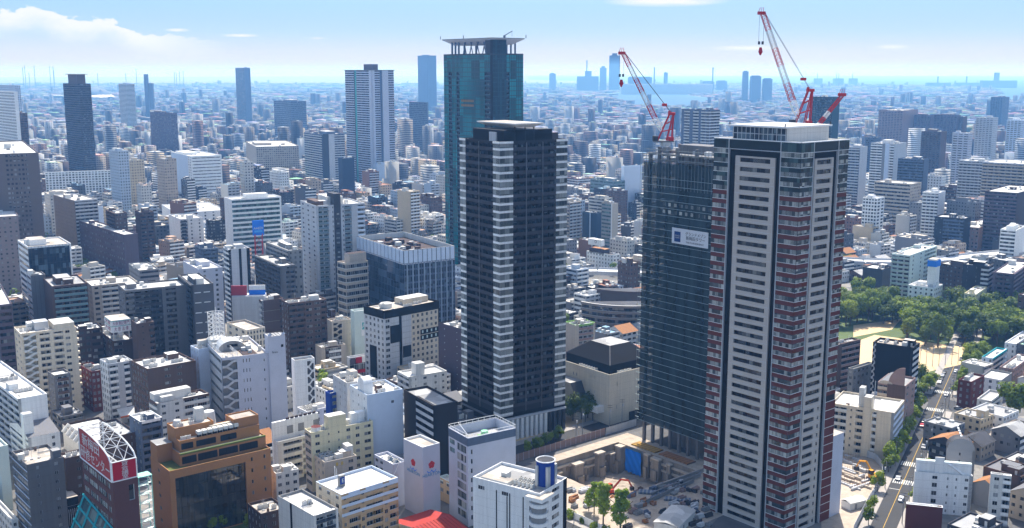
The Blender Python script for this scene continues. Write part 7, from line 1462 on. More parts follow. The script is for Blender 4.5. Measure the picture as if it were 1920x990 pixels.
def excavator(label, p, rz, k, s=1.0):
    r_ = crow('excavator', label, 'excavator', p, rz); r_.scale = (s, s, s)
    for y in (-1.5, 1.0): mb = MB(); mb.prism([(-2.4, y), (2.4, y), (2.4, y+.6), (-2.4, y+.6)], .15, 1.0, 'darkgrey'); mb.box(-2.0, y-.02, 0, 2.0, y+.62, .15, 'black'); mb.cyl(0, y+.3, .2, .3, .2, 'black'); mb.build('crawler_track', r_)
    mb = MB(); mb.prism([(-2.6, -1.4), (1.6, -1.4), (1.6, 1.5), (-2.6, 1.5), (-3, 1.0), (-3, -1.0)], 1.1, 2.3, k, cap0=True); mb.build('upper_body', r_); mb = MB(); mb.prism([(.2, .2), (1.8, .2), (1.6, 1.5), (.2, 1.5)], 2.3, 3.7, 'gld', top=k); mb.build('cab', r_)
    mb = MB(); mb.bar((1.4, -.3, 2.0), (4.6, -.3, 5.2), .38, k); mb.bar((4.6, -.3, 5.2), (7.6, -.3, 4.4), .34, k); b_ = mb.build('boom', r_); mb = MB(); mb.bar((7.6, -.3, 4.5), (9.0, -.3, 1.8), .28, k); mb.build('dipper_arm', b_); mb = MB(); mb.prism([(8.4, -1), (9.7, -.8), (9.7, .2), (8.4, .4)], .6, 1.9, 'darkgrey'); mb.build('bucket', b_)
excavator('red-orange excavator with its arm stretched out in the excavation', G_(-PL+14, -PW+18, fz(.70, .6)+.3), rzS-.35, mat('excavator_orange', (.42, .05, .02), var=.1), 1.15)
excavator('small teal excavator at the sunny edge of the excavation', G_(-PL-6, -8, 0), rzS-2.2, 'teal', 1.0); excavator('yellow-orange excavator by the white site wall near the avenue', gp(1640, 902), 2.0, mat('excavator_yellow', (.62, .28, .02), var=.1), 1.2)
rg = random.Random(21)
for i in range(95):
    p = at_z(rg.uniform(1170, 1330), rg.uniform(905, 990), 0) if i < 70 else at_z(rg.uniform(1066, 1180), rg.uniform(905, 955), 0); w2 = rg.uniform(1.2, 4.6); r_ = crow('material_pallet', 'pallet of building material standing in the construction yard', 'pallet', (p.x, p.y, site_z(p)-.1), rzS+rg.uniform(-.1, .1), 'pallets of building material'); k = rg.choice(['pinkbrown', 'grey', 'brown', 'bluegrey', 'darkgrey', 'lightgrey', 'rust']); mb = MB()
    mb.box(-w2/2, -1, .0, w2/2, 1, .2, 'brown'); 
    for j in range(4): mb.box(-w2/2+.1, -.95+.5*j, .2, w2/2-.1, -.55+.5*j, rg.uniform(.8, 1.7), k)
    mb.build('load', r_)
for i, (x, y, rr) in enumerate(((1222, 925, .1), (1262, 912, .12), (1270, 938, .1))):
    g = at_z(x, y, 0); r_ = crow('sheet_stack', ['pale blue stack of steel sheets lying in shade', 'blue-grey stack of long steel sheets in shade', 'blue-covered stack near the tower base'][i], 'stack', (g.x, g.y, site_z(g)), rzS-.9); mb = MB(); mb.box(-5, -1.5, 0, 5, 1.5, .8, 'bluegrey')
    for j in range(7): mb.box(-5.0+j*1.45, -1.55, .2, -4.4+j*1.45, 1.55, .84, 'grey')
    mb.build('sheets', r_)
def shed(label, px, py, w_, d_, h, rz, k='offwhite', rf='roofwhite'):
    g = at_z(px, py, 0); r_ = crow('site_shed', label, 'shed', (g.x, g.y, site_z(g)), rz); mb = MB(); mb.box(-w_/2, -d_/2, 0, w_/2, d_/2, h, k); mb.build('wall', r_); mb = MB(); mb.poly([(-w_/2-.3, -d_/2-.3, h), (w_/2+.3, -d_/2-.3, h), (w_/2+.3, 0, h+.8), (-w_/2-.3, 0, h+.8)], rf); mb.poly([(-w_/2-.3, 0, h+.8), (w_/2+.3, 0, h+.8), (w_/2+.3, d_/2+.3, h), (-w_/2-.3, d_/2+.3, h)], rf); mb.build('roof', r_)
    mb = MB(); mb.box(-w_*.2, -d_/2-.05, 0, -w_*.2+1, -d_/2+.02, 2.1, 'grey'); mb.build('door', r_)
shed('long white site shed with a pale ribbed roof beside the red-banded tower base', 1265, 984, 17, 9, 3.4, rzS+.35); shed('small white-roofed site hut in the sunny yard by the avenue', 1600, 950, 8, 4.5, 2.8, .5)
def fence(name, label, pts, h, k, post=3.0, group=None, pk='metal'):
    a = Vector(pts[0]); r_ = thing(name, label, 'fence', (a.x, a.y, 0), 0, group); L_ = lambda q, z: (q[0]-a.x, q[1]-a.y, z)
    for i in range(len(pts)-1):
        p, q = Vector(pts[i]), Vector(pts[i+1]); d = (q-p); l = d.length; n = max(1, int(l/post)); s = Vector((d.y, -d.x, 0)).normalized()*.04
        for j in range(n):
            u, v = p+d*(j/n), p+d*((j+.96)/n); mb = MB(); mb.prism([(u.x+s.x-a.x, u.y+s.y-a.y), (v.x+s.x-a.x, v.y+s.y-a.y), (v.x-s.x-a.x, v.y-s.y-a.y), (u.x-s.x-a.x, u.y-s.y-a.y)], .05, h, k); mb.build('fence_panel', r_); mb = MB(); mb.box(u.x-a.x-.07, u.y-a.y-.07, 0, u.x-a.x+.07, u.y-a.y+.07, h+.12, pk); mb.build('fence_post', r_)
fence('site_fence', 'white panel fence between the site and the street with ginkgo trees', [G_(-PL-25, 10), G_(-PL-25, -PW-50)], 2.6, 'white'); fence('site_fence', 'tall pinkish-grey panel fence behind the excavation', [G_(-PL-18, 10), G_(2, 10)], 3.4, 'pinkbrown'); fence('site_fence', 'white-grey slatted fence panel at the excavation\'s far corner', [G_(2.5, 10), G_(22, 10)], 3.4, 'lightgrey', 2)
fence('site_fence', 'white panel wall curving round the sunny yard by the avenue', [gp(1570, 838), gp(1640, 862), gp(1655, 880), gp(1652, 905), gp(1628, 945), gp(1600, 1000)], 3.0, 'lightgrey')
def g_poly(pts, k, z, name): 
    mb = MB(); P = [gp(x, y, z) for x, y in pts]; mb.poly(P if (Vector(P[1])-Vector(P[0])).cross(Vector(P[2])-Vector(P[1])).z > 0 else P[::-1], k); return struct(name, mb)
g_poly([(1565, 840), (1640, 862), (1655, 880), (1650, 906), (1626, 946), (1596, 1005), (1540, 1005), (1540, 840)], 'earth', .008, 'yard_ground'); NOFILL.append([gp(x, y)[:2] for x, y in [(1540, 830), (1660, 860), (1665, 900), (1600, 1010), (1500, 1010), (1500, 830)]])
dirR = (Vector(gp(1640, 862))-Vector(gp(1570, 838))).normalized(); rzY = atan2(dirR.y, dirR.x)
for i in range(26):
    p = at_z(rg.uniform(1572, 1632), rg.uniform(856, 915), 0); ln = rg.uniform(3, 11); r_ = crow('foundation_beam', 'pale concrete foundation beam in the sunny yard by the avenue', 'foundation', (p.x, p.y, 0), rzY+(pi/2 if i % 3 == 0 else 0), 'foundation beams in the sunny yard'); mb = MB(); mb.box(-ln/2, -.35, 0, ln/2, .35, rg.uniform(.5, 1.3), 'beige' if i % 2 else 'lightgrey'); mb.build('concrete', r_)
    mb = MB(); [mb.bar((-ln/2+.4+q*1.2, 0, .4), (-ln/2+.4+q*1.2, 0, 2.0), .05, 'rust') for q in range(int(ln/1.2))]; mb.build('rebar', r_)
# ================================================================== cars
def car(label, p, rz, k, group=None):
    r_ = thing('parked_car' if group else 'car', label, 'car', (p[0], p[1], .03), rz, group); mb = MB()
    prof = [(-2.1, .35), (2.1, .35), (2.15, .75), (1.9, .88), (.95, .95), (.45, 1.42), (-1.2, 1.45), (-1.9, .98), (-2.15, .9)]
    for s in (-.85, .85): mb.poly([(x, s, z) for x, z in (prof if s < 0 else prof[::-1])], k)
    for i in range(len(prof)): a, c = prof[i], prof[(i+1) % len(prof)]; mb.poly([(a[0], -.85, a[1]), (a[0], .85, a[1]), (c[0], .85, c[1]), (c[0], -.85, c[1])], k)
    mb.build('body', r_); mb = MB(); mb.poly([(.97, -.72, .97), (.97, .72, .97), (.5, .66, 1.39), (.5, -.66, 1.39)], 'gld'); mb.build('windscreen', r_); mb = MB(); mb.poly([(-1.23, -.66, 1.42), (-1.23, .66, 1.42), (-1.88, .72, 1.0), (-1.88, -.72, 1.0)], 'gld'); mb.build('rear_window', r_)
    for s in (-.86, .86): mb = MB(); mb.poly([(-1.5, s, .98), (.75, s, .98), (.4, s, 1.36), (-1.15, s, 1.38)][::(1 if s < 0 else -1)], 'gld'); mb.build('side_window', r_)
    for x in (-1.35, 1.35):
        for s in (-.88, .88):
            m = MB(); n = 10; c0 = [(x+.33*cos(2*pi*i/n), s-.1, .33+.33*sin(2*pi*i/n)) for i in range(n)]; c1 = [(a, s+.1, z) for a, _, z in c0]; m.poly(c0, 'black'); m.poly(c1[::-1], 'black'); [m.poly([c0[i], c1[i], c1[(i+1) % n], c0[(i+1) % n]], 'black') for i in range(n)]; m.build('wheel', r_)
    return r_
rzR = atan2(RD.y, RD.x); rzX = atan2(XD.y, XD.x)
carp = lambda n, c: mat(n, c, rough=.25, var=0, spec=.6)
car('red car driving up the avenue before the crosswalk', RA+RD*t_of(1733, 800)-RS*2.2, rzR, carp('car_red', (.5, .02, .02)))
car('black car ahead of the red car at the crosswalk', RA+RD*(t_of(1733, 800)+6.5)-RS*2.2, rzR, carp('car_black', (.02, .02, .024)))
car('white car coming down the avenue past the crossing', RA+RD*(t_x+14)+RS*2.2, rzR+pi, carp('car_white', (.75, .75, .75)))
car('silver car turning inside the crossing', XC+XD*9+Vector((XD.y, -XD.x, 0))*2, rzX+.25, carp('car_silver', (.42, .43, .45)))
car('dark car waiting beside the petrol station canopy', XC+XD*19+Vector((XD.y, -XD.x, 0))*-3, rzX, carp('car_dark', (.05, .055, .07)))
for i in range(4): car('parked car in the row at the park end of the avenue', RA+RD*(t_x+36+i*7)-RS*3.3, rzR, carp(['car_white', 'car_black', 'car_silver', 'car_dark'][i], (.4, .4, .4)), 'cars parked at the park end of the avenue')
for i, (t_, o, k_) in enumerate(((30, 3.0, 'car_white'), (95, 3.2, 'car_silver'), (t_x-24, 3.0, 'car_dark'), (t_x+62, 3.2, 'car_white'), (t_x+90, 3.1, 'car_black'), (52, -3.2, 'car_silver'))): car(['white car low on the avenue', 'silver car coming down the avenue by the street trees', 'dark car just short of the crossing', 'white car far up the avenue by the park', 'black car furthest up the avenue by the park', 'silver car climbing the avenue beside the lone tree'][i], RA+RD*t_+RS*(o*.68), rzR+(pi if o > 0 else 0), carp(k_, (.4, .4, .4)))
for i in range(5): car('car in the dark parking row on the site street', S0+SD*(74+i*5.4)+Vector((SD.y, -SD.x, 0))*-4.2, atan2(SD.y, SD.x), carp(['car_black', 'car_silver', 'car_dark', 'car_white', 'car_black'][i], (.4, .4, .4)), 'cars on the site street')
# ================================================================== poles and lamps
def pole(label, p, h, group, lamp=False, rz=0):
    r_ = thing('street_lamp' if lamp else 'utility_pole', label, 'street lamp' if lamp else 'utility pole', (p[0], p[1], 0), rz, group); mb = MB(); mb.cyl(0, 0, 0, h, .17, 'grey', 7, .1); mb.build('pole_shaft', r_)
    if lamp: mb = MB(); mb.bar((0, 0, h-.1), (1.8, 0, h+.4), .07, 'metal'); mb.box(1.5, -.15, h+.3, 2.4, .15, h+.45, 'white'); mb.build('lamp_head', r_)
    else:
        for z in (h-.5, h-1.5): mb = MB(); mb.box(-1.1, -.06, z, 1.1, .06, z+.12, 'darkgrey'); mb.build('crossarm', r_)
        mb = MB(); mb.cyl(.35, 0, h-3.4, h-2.4, .28, 'lightgrey', 8); mb.build('transformer', r_)
for i in range(12): pole('tall concrete utility pole on the office side of the avenue', RA+RD*(8+i*17)+RS*5.4, 12, 'utility poles along the avenue', rz=rzR+pi/2)
for i in range(4): pole('utility pole beside the white site wall by the avenue', RA+RD*(14+i*26)-RS*5.4, 11, 'utility poles by the site wall', rz=rzR+pi/2)
for i in range(7): pole('street lamp on the site street pavement', S0+SD*(30+i*15)+Vector((SD.y, -SD.x, 0))*-6.4, 8, 'street lamps on the site street', True, rzS)
for i in range(9): p = Vector(gp(1700+i*12, 692-i*1.2)); pole('thin steel net pole along the sand pitch edge', p, 13, 'net poles along the sand pitch') if i % 1 == 0 else None
for (x, y) in ((1092, 815), (1080, 828), (1143, 806), (1166, 795)): pole('utility pole on the street between the theatre and the excavation', gp(x, y), 12, 'utility poles before the theatre')
# ================================================================== viaducts
def viaduct(label, pts, z, w_, k='lightgrey', name='elevated_road', cat='elevated road', rail=False):
    P = [Vector(at_z(x, y, z)) for x, y in pts]; a = P[0]; r_ = thing(name, label, cat, (a.x, a.y, 0)); deck = MB(); bar_ = MB()
    for i in range(len(P)-1):
        p, q = P[i]-a, P[i+1]-a; d = (q-p); d.z = 0; l = d.length; d.normalize(); s = Vector((d.y, -d.x, 0))
        def slab(mb, o0, o1, z0, z1, kk): 
            R_ = [p+s*o0, p+s*o1, q+s*o1, q+s*o0]; mb.prism([(v.x, v.y) for v in R_][::-1], z0, z1, kk, cap0=True)
        slab(deck, -w_/2, w_/2, z-1.6, z, k if not rail else 'rust'); slab(bar_, -w_/2, -w_/2+.3, z, z+1.4, k); slab(bar_, w_/2-.3, w_/2, z, z+1.4, k)
        n = max(1, int(l/35))
        for j in range(n): c = p+(q-p)*((j+.5)/n); mb = MB(); mb.box(c.x-1.2, c.y-1.2, 0, c.x+1.2, c.y+1.2, z-1.6, 'grey'); mb.build('pier', r_)
        NOFILL.append([tuple((P[i]+s*o)[:2]) for o in (-w_/2-3, w_/2+3)]+[tuple((P[i+1]+s*o)[:2]) for o in (w_/2+3, -w_/2-3)])
    deck.build('deck', r_); bar_.build('barrier', r_)
viaduct('curving grey elevated expressway running behind the park', [(1540, 486), (1620, 490), (1700, 492), (1780, 486), (1850, 478), (1960, 468)], 12, 18); viaduct('grey elevated expressway crossing the gap behind the curved offices', [(1040, 508), (1120, 508), (1230, 512)], 12, 18)
viaduct('pale expressway bridge far off beyond the beige rounded block', [(1700, 288), (1760, 281), (1840, 274), (1960, 268)], 14, 20); viaduct('brown railway viaduct curving between low houses', [(690, 402), (730, 385), (770, 365), (810, 345), (835, 338)], 8, 14, 'brown', 'railway_viaduct', 'railway', True)
viaduct('railway viaduct with pale noise walls at the photo\'s edge', [(-20, 548), (60, 532), (140, 520), (200, 508), (245, 496), (330, 478), (400, 462)], 7, 13, 'lightgrey', 'railway_viaduct', 'railway', True); viaduct('low pale expressway on the far plain beside the white towers', [(40, 274), (120, 276), (200, 270), (260, 262)], 12, 20); viaduct('long pale road bridge behind the dark blue apartment tower', [(400, 236), (500, 234), (620, 228), (700, 226)], 14, 24); viaduct('grey road viaduct in the gap beside the teal glass tower', [(740, 286), (790, 284), (850, 284)], 10, 18)
# ================================================================== harbour and skyline far away
def slabs(name, label, cat, Y, items, group=None):
    x0 = items[0][0]; c = at_y(x0, 140, Y); r_ = thing(name, label, cat, (c.x, Y, 0), 0, group)
    for (xa, xb, yt, nm, k) in items:
        A, B2 = at_y(xa, yt, Y), at_y(xb, yt, Y); mb = MB(); d = max(6, min(60, (B2.x-A.x)*.8)); mb.box(A.x-c.x, -d/2, 0, B2.x-c.x, d/2, A.z, k); mb.build(nm, r_)
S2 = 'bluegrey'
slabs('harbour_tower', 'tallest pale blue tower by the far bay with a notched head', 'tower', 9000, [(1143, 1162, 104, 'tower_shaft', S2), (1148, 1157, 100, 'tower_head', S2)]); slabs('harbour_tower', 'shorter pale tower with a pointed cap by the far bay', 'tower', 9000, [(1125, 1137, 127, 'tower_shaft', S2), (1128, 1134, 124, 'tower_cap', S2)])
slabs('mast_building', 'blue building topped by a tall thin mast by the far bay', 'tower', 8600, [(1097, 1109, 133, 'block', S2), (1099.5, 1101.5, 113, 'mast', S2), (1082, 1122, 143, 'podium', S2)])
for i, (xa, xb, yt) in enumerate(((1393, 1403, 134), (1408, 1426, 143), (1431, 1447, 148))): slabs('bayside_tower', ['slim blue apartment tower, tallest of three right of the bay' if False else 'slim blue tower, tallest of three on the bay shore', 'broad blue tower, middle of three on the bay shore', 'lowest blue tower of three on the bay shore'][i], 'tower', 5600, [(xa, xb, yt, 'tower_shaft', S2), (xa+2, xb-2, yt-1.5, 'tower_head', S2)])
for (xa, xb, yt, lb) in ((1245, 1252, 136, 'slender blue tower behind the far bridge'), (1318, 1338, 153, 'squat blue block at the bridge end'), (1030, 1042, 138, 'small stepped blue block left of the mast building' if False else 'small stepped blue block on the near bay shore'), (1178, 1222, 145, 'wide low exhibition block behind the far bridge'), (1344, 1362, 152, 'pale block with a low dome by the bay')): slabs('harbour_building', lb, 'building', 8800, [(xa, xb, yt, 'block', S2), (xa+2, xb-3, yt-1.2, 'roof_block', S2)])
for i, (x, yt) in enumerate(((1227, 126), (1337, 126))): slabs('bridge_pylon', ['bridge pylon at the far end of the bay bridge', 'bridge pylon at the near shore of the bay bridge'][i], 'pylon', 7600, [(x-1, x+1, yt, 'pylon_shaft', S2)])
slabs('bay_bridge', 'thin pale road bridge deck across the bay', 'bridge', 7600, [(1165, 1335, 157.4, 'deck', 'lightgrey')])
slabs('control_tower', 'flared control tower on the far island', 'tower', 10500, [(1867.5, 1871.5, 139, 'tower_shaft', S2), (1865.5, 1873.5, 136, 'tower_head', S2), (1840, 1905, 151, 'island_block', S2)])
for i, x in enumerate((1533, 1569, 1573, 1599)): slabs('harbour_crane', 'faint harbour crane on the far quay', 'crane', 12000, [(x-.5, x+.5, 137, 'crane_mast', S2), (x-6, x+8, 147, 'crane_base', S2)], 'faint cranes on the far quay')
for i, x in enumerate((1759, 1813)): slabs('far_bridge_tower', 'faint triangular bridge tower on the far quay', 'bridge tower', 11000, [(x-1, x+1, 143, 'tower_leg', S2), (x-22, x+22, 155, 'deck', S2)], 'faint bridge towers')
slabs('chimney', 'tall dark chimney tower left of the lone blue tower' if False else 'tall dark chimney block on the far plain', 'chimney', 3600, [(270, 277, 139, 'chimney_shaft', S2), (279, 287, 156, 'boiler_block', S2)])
rg = random.Random(2)
for i in range(14): x = rg.choice([60, 90, 110, 330, 235, 180])+rg.uniform(-22, 22); slabs('smokestack', 'thin pale smokestack on the hazy horizon', 'smokestack', 9500, [(x-.35, x+.35, rg.uniform(120, 137), 'stack', S2)], 'smokestacks on the hazy horizon')
c = at_z(172, 188, 0); dome = thing('dome_stadium', 'silver domed stadium behind the dark brown tower', 'stadium', (c.x, c.y, 0)); mb = MB(); n = 28
for j in range(6):
    for i in range(n):
        f = lambda a, q: (105*cos(q*pi/12)*cos(2*pi*a/n), 105*cos(q*pi/12)*sin(2*pi*a/n), 22+52*sin(q*pi/12)); mb.poly([f(i, j), f(i+1, j), f(i+1, j+1), f(i, j+1)], 'bluegrey')
mb.build('dome_roof', dome); mb = MB(); mb.cyl(0, 0, 0, 20, 112, 'lightgrey', 28); mb.cyl(0, 0, 20, 30, 122, 'metal', 28, 108); mb.build('ring_wall', dome)
for (x, w_, y) in ((104, 24, 187),): c = at_z(x, y, 0); r_ = thing('ribbed_hall', 'long silver ribbed hall beside the domed stadium', 'hall', (c.x, c.y, 0)); mb = MB(); [mb.bar((-55+i*14, -30, 12), (-55+i*14, 30, 12), 14, 'metal', 10) for i in range(9)]; mb.build('vault_roof', r_); mb = MB(); mb.box(-62, -29, 0, 66, 29, 10, 'lightgrey'); mb.build('wall', r_)
# blue billboard tower
g = at_y(484, 428, 690); r_ = thing('billboard', 'bright blue rooftop billboard on a red lattice frame with a pale mark', 'billboard', (g.x, 690, 0), .5); mb = MB(); sx = 9.5/2; z0, z1 = at_y(484, 441, 690).z, at_y(484, 413, 690).z; mb.box(-sx*.78, -.4, z0, sx*.78, .4, z1, 'signblue'); pnl = mb.build('sign_panel', r_); mb = MB()
for x in (-2.4, 2.4):
    for y in (-.9, .9): mb.bar((x, y, 0), (x, y, z0+1), .2, 'red')
for i in range(10): z = i*(z0/10); mb.bar((-2.4, -.9, z), (2.4, -.9, z+z0/10), .12, 'red'); mb.bar((2.4, -.9, z), (-2.4, -.9, z+z0/10), .12, 'red')
mb.build('lattice_frame', r_); text('sign_lettering', 'AAEDI', 2.2, pnl, (0, -.44, (z0+z1)/2-.3), (pi/2, 0, 0), 'white'); mb = MB(); mb.box(-2.6, -.46, z0+2.0, 2.6, -.41, z0+3.2, mat('sign_pale_blue', (.10, .42, .85))); mb.build('sign_stripe', pnl)
g = at_y(456, 545, 590); r_ = thing('rooftop_sign', 'red rooftop signboard beside a pink and blue one above low roofs', 'sign', (g.x, 590, 0), .1); mb = MB(); zb = at_y(456, 560, 590).z; mb.box(-6.5, -.4, zb+2, 2, .4, zb+7.5, mat('sign_rose', (.42, .05, .07))); mb.build('sign_panel', r_); mb = MB(); mb.box(3, 1, zb+2, 12, 1.6, zb+4.6, 'signblue'); mb.box(3, 1, zb+4.7, 12, 1.6, zb+7.4, 'white'); mb.build('second_panel', r_); mb = MB(); mb.box(-6, -3, 0, 12, 6, zb+2, 'lightgrey'); mb.build('sign_building', r_)
# ================================================================== everything else: low city fabric
def facade_mat():
    m = bpy.data.materials.new('city_fabric'); m.use_nodes = True; nt = m.node_tree; b = nt.nodes['Principled BSDF']; L = nt.links.new
    uv = nt.nodes.new('ShaderNodeUVMap'); uv.uv_map = 'metres'; s = nt.nodes.new('ShaderNodeSeparateXYZ'); L(uv.outputs[0], s.inputs[0])
    tint = nt.nodes.new('ShaderNodeAttribute'); tint.attribute_name = 'tint'; kd = nt.nodes.new('ShaderNodeAttribute'); kd.attribute_name = 'style'
    def mm(op, a, c):
        n = nt.nodes.new('ShaderNodeMath'); n.operation = op
        for i, x in enumerate((a, c)):
            if isinstance(x, (int, float)): n.inputs[i].default_value = x
            elif x is not None: L(x, n.inputs[i])
        return n.outputs[0]
    v = mm('FRACT', mm('DIVIDE', s.outputs[1], 3.1), None); st = kd.outputs['Fac']; u = mm('FRACT', mm('DIVIDE', s.outputs[0], mm('ADD', mm('MULTIPLY', st, 3.2), 2.0)), None)
    wv = mm('MULTIPLY', mm('GREATER_THAN', v, .32), mm('LESS_THAN', v, .78)); wu = mm('MULTIPLY', mm('GREATER_THAN', u, .25), mm('LESS_THAN', u, .75))
    wu = mm('MAXIMUM', wu, mm('LESS_THAN', st, .38)); on = mm('LESS_THAN', st, .85); roof = mm('GREATER_THAN', s.outputs[1], .2)
    f = mm('MULTIPLY', mm('MULTIPLY', mm('MULTIPLY', wv, wu), on), roof)
    bd_ = mm('MULTIPLY', mm('MULTIPLY', mm('LESS_THAN', v, .30), roof), mm('MULTIPLY', mm('GREATER_THAN', st, .15), mm('LESS_THAN', st, .6)))
    hs = nt.nodes.new('ShaderNodeHueSaturation'); L(tint.outputs['Color'], hs.inputs['Color']); v2 = nt.nodes.new('ShaderNodeMath'); v2.operation = 'MULTIPLY_ADD'; L(bd_, v2.inputs[0]); v2.inputs[1].default_value = .45; v2.inputs[2].default_value = .95; L(v2.outputs[0], hs.inputs['Value'])
    n = nt.nodes.new('ShaderNodeMix'); n.data_type = 'RGBA'; L(mm('MULTIPLY', f, .85), n.inputs[0]); L(hs.outputs[0], n.inputs[6]); n.inputs[7].default_value = (.03, .035, .045, 1)
    L(n.outputs[2], b.inputs['Base Color']); r = nt.nodes.new('ShaderNodeMath'); r.operation = 'MULTIPLY_ADD'; L(f, r.inputs[0]); r.inputs[1].default_value = -.6; r.inputs[2].default_value = .85; L(r.outputs[0], b.inputs['Roughness'])
    return m
FAB = facade_mat()
def box_mesh(name, boxes):
    """boxes: (x, y, hw, hd, z0, z1, cos, sin, wall rgb, roof rgb, style) -> one mesh with metre uvs"""
    n = len(boxes); A = np.array([b[:8] for b in boxes], dtype=np.float64); x, y, hw, hd, z0, z1, c, s = A.T
    cx = np.stack([-hw, hw, hw, -hw], 1); cyy = np.stack([-hd, -hd, hd, hd], 1); X = x[:, None]+cx*c[:, None]-cyy*s[:, None]; Yv = y[:, None]+cx*s[:, None]+cyy*c[:, None]
    V = np.zeros((n, 8, 3)); V[:, :4, 0] = X; V[:, 4:, 0] = X; V[:, :4, 1] = Yv; V[:, 4:, 1] = Yv; V[:, :4, 2] = z0[:, None]; V[:, 4:, 2] = z1[:, None]
    Fi = np.array([[0, 1, 5, 4], [1, 2, 6, 5], [2, 3, 7, 6], [3, 0, 4, 7], [4, 5, 6, 7]]); FF = (np.arange(n)[:, None, None]*8+Fi[None]).reshape(-1, 4)
    me = bpy.data.meshes.new(name); me.vertices.add(n*8); me.vertices.foreach_set('co', V.reshape(-1)); me.loops.add(len(FF)*4); me.loops.foreach_set('vertex_index', FF.reshape(-1).astype(np.int32)); me.polygons.add(len(FF)); me.polygons.foreach_set('loop_start', np.arange(0, len(FF)*4, 4, dtype=np.int32)); me.polygons.foreach_set('loop_total', np.full(len(FF), 4, dtype=np.int32))
    UV = np.zeros((n, 5, 4, 2)); hgt = z1-z0
    for f in range(4):
        l = 2*hw if f % 2 == 0 else 2*hd; UV[:, f, 1, 0] = l; UV[:, f, 2, 0] = l; UV[:, f, 0, 1] = .21; UV[:, f, 1, 1] = .21; UV[:, f, 2, 1] = hgt+.21; UV[:, f, 3, 1] = hgt+.21
    uvl = me.uv_layers.new(name='metres'); uvl.data.foreach_set('uv', UV.reshape(-1))
    T = np.ones((n, 5, 4)); T[:, :4, :3] = np.array([b[8] for b in boxes])[:, None, :]; T[:, 4, :3] = np.array([b[9] for b in boxes]); at = me.attributes.new('tint', 'FLOAT_COLOR', 'FACE'); at.data.foreach_set('color', T.reshape(-1))
    st = np.repeat(np.array([b[10] for b in boxes]), 5); at = me.attributes.new('style', 'FLOAT', 'FACE'); at.data.foreach_set('value', st.astype(np.float32)); me.materials.append(FAB); me.update(); me.validate(); return me
WALLS = [((.74, .74, .73), 6, 'white'), ((.52, .50, .46), 5, 'off-white'), ((.40, .33, .26), 5, 'beige'), ((.22, .22, .23), 6, 'grey'), ((.10, .10, .11), 5, 'dark grey'), ((.115, .072, .058), 5, 'brown'), ((.21, .115, .085), 3, 'reddish'), ((.045, .045, .055), 3, 'charcoal'), ((.42, .48, .56), 3, 'pale blue'), ((.56, .45, .30), 3, 'cream')]
ROOFS = [((.56, .55, .52), 7, 'white'), ((.42, .38, .32), 6, 'beige'), ((.34, .34, .34), 7, 'grey'), ((.16, .16, .17), 4, 'dark'), ((.42, .28, .20), 2, 'tan'), ((.30, .14, .09), 1.5, 'rust'), ((.22, .36, .48), 1.2, 'blue'), ((.30, .48, .38), .8, 'green')]
def pick(rg, T):
    t = rg.uniform(0, sum(x[1] for x in T))
    for x in T:
        t -= x[1]
        if t <= 0: return x
    return T[-1]
FOOT = [(b.N.x, b.N.y, b.X, b.Y, b.wx, b.wy) for b in BLDS]
GRIDF = {}
def blocked(x, y, r):
    for (nx, ny, Xv, Yv, wx, wy) in FOOT:
        dx, dy = x-nx, y-ny
        if abs(dx) > 190 or abs(dy) > 190: continue
        a = dx*Xv.x+dy*Xv.y; c = dx*Yv.x+dy*Yv.y
        if -r < a < wx+r and -r < c < wy+r: return True
    return any(in_poly(x, y, P) for P in NOFILL) or any(in_poly(x, y, P) for P in WORLD_WATER)
NOFILL.append([gp(x, y)[:2] for x, y in ((290, 900), (520, 890), (520, 1040), (290, 1040))])
rg = random.Random(42); near_f, far_f = [], []
def scatter(y0, y1, lot, patch_, near):
    hw = lambda Y: Y*.505+(170 if near else 80); py = y0
    while py < y1:
        px = -hw(py+patch_)
        while px < hw(py+patch_):
            a = radians(90-50+rg.uniform(-9, 9) if py > 700 else 40); c, s = cos(a), sin(a); n = int(patch_/lot); dens = rg.uniform(.62, .95); tall = rg.random()**2.2
            for i in range(n):
                for j in range(n):
                    if i % 5 == 4 or j % 4 == 3: 
                        if rg.random() < .7: continue
                    if rg.random() > dens: continue
                    u, v = (i-n/2+.5)*lot+rg.uniform(-.12, .12)*lot, (j-n/2+.5)*lot+rg.uniform(-.12, .12)*lot; x, y = px+patch_/2+u*c-v*s, py+patch_/2+u*s+v*c
                    if y < 330 or abs(x) > hw(y): continue
                    w2, d2 = lot*rg.uniform(.30, .49), lot*rg.uniform(.30, .49); t = rg.random()
                    if y < 620: h = rg.uniform(6, 12)
                    elif y < 950: h = rg.uniform(6, 12) if t < .62 else rg.uniform(12, 24)
                    else:
                        h = rg.uniform(6, 12) if t < .50-.2*tall else rg.uniform(12, 26) if t < .88-.16*tall else rg.uniform(24, 46)
                        if t > .988: h = rg.uniform(45, 80)*min(1, 1600/y+.35)
                        if y > 2600: h = rg.uniform(5, 12) if t < .86 else rg.uniform(11, 24) if t < .985 else rg.uniform(30, 60)
                    if blocked(x, y, max(w2, d2)*.9+1.5): continue
                    if h > 22: w2, d2 = rg.uniform(4.5, 8), rg.uniform(6, 15)
                    W, Rf = pick(rg, WALLS), pick(rg, ROOFS); (near_f if near else far_f).append([x, y, w2, d2, 0, h, c, s, W[0], Rf[0], rg.random(), W[2], Rf[2]])
            px += patch_
        py += patch_
scatter(330, 1300, 15.5, 124, True); scatter(1300, 2700, 21, 210, False); scatter(2700, 6000, 36, 360, False); scatter(6000, 13500, 80, 800, False)
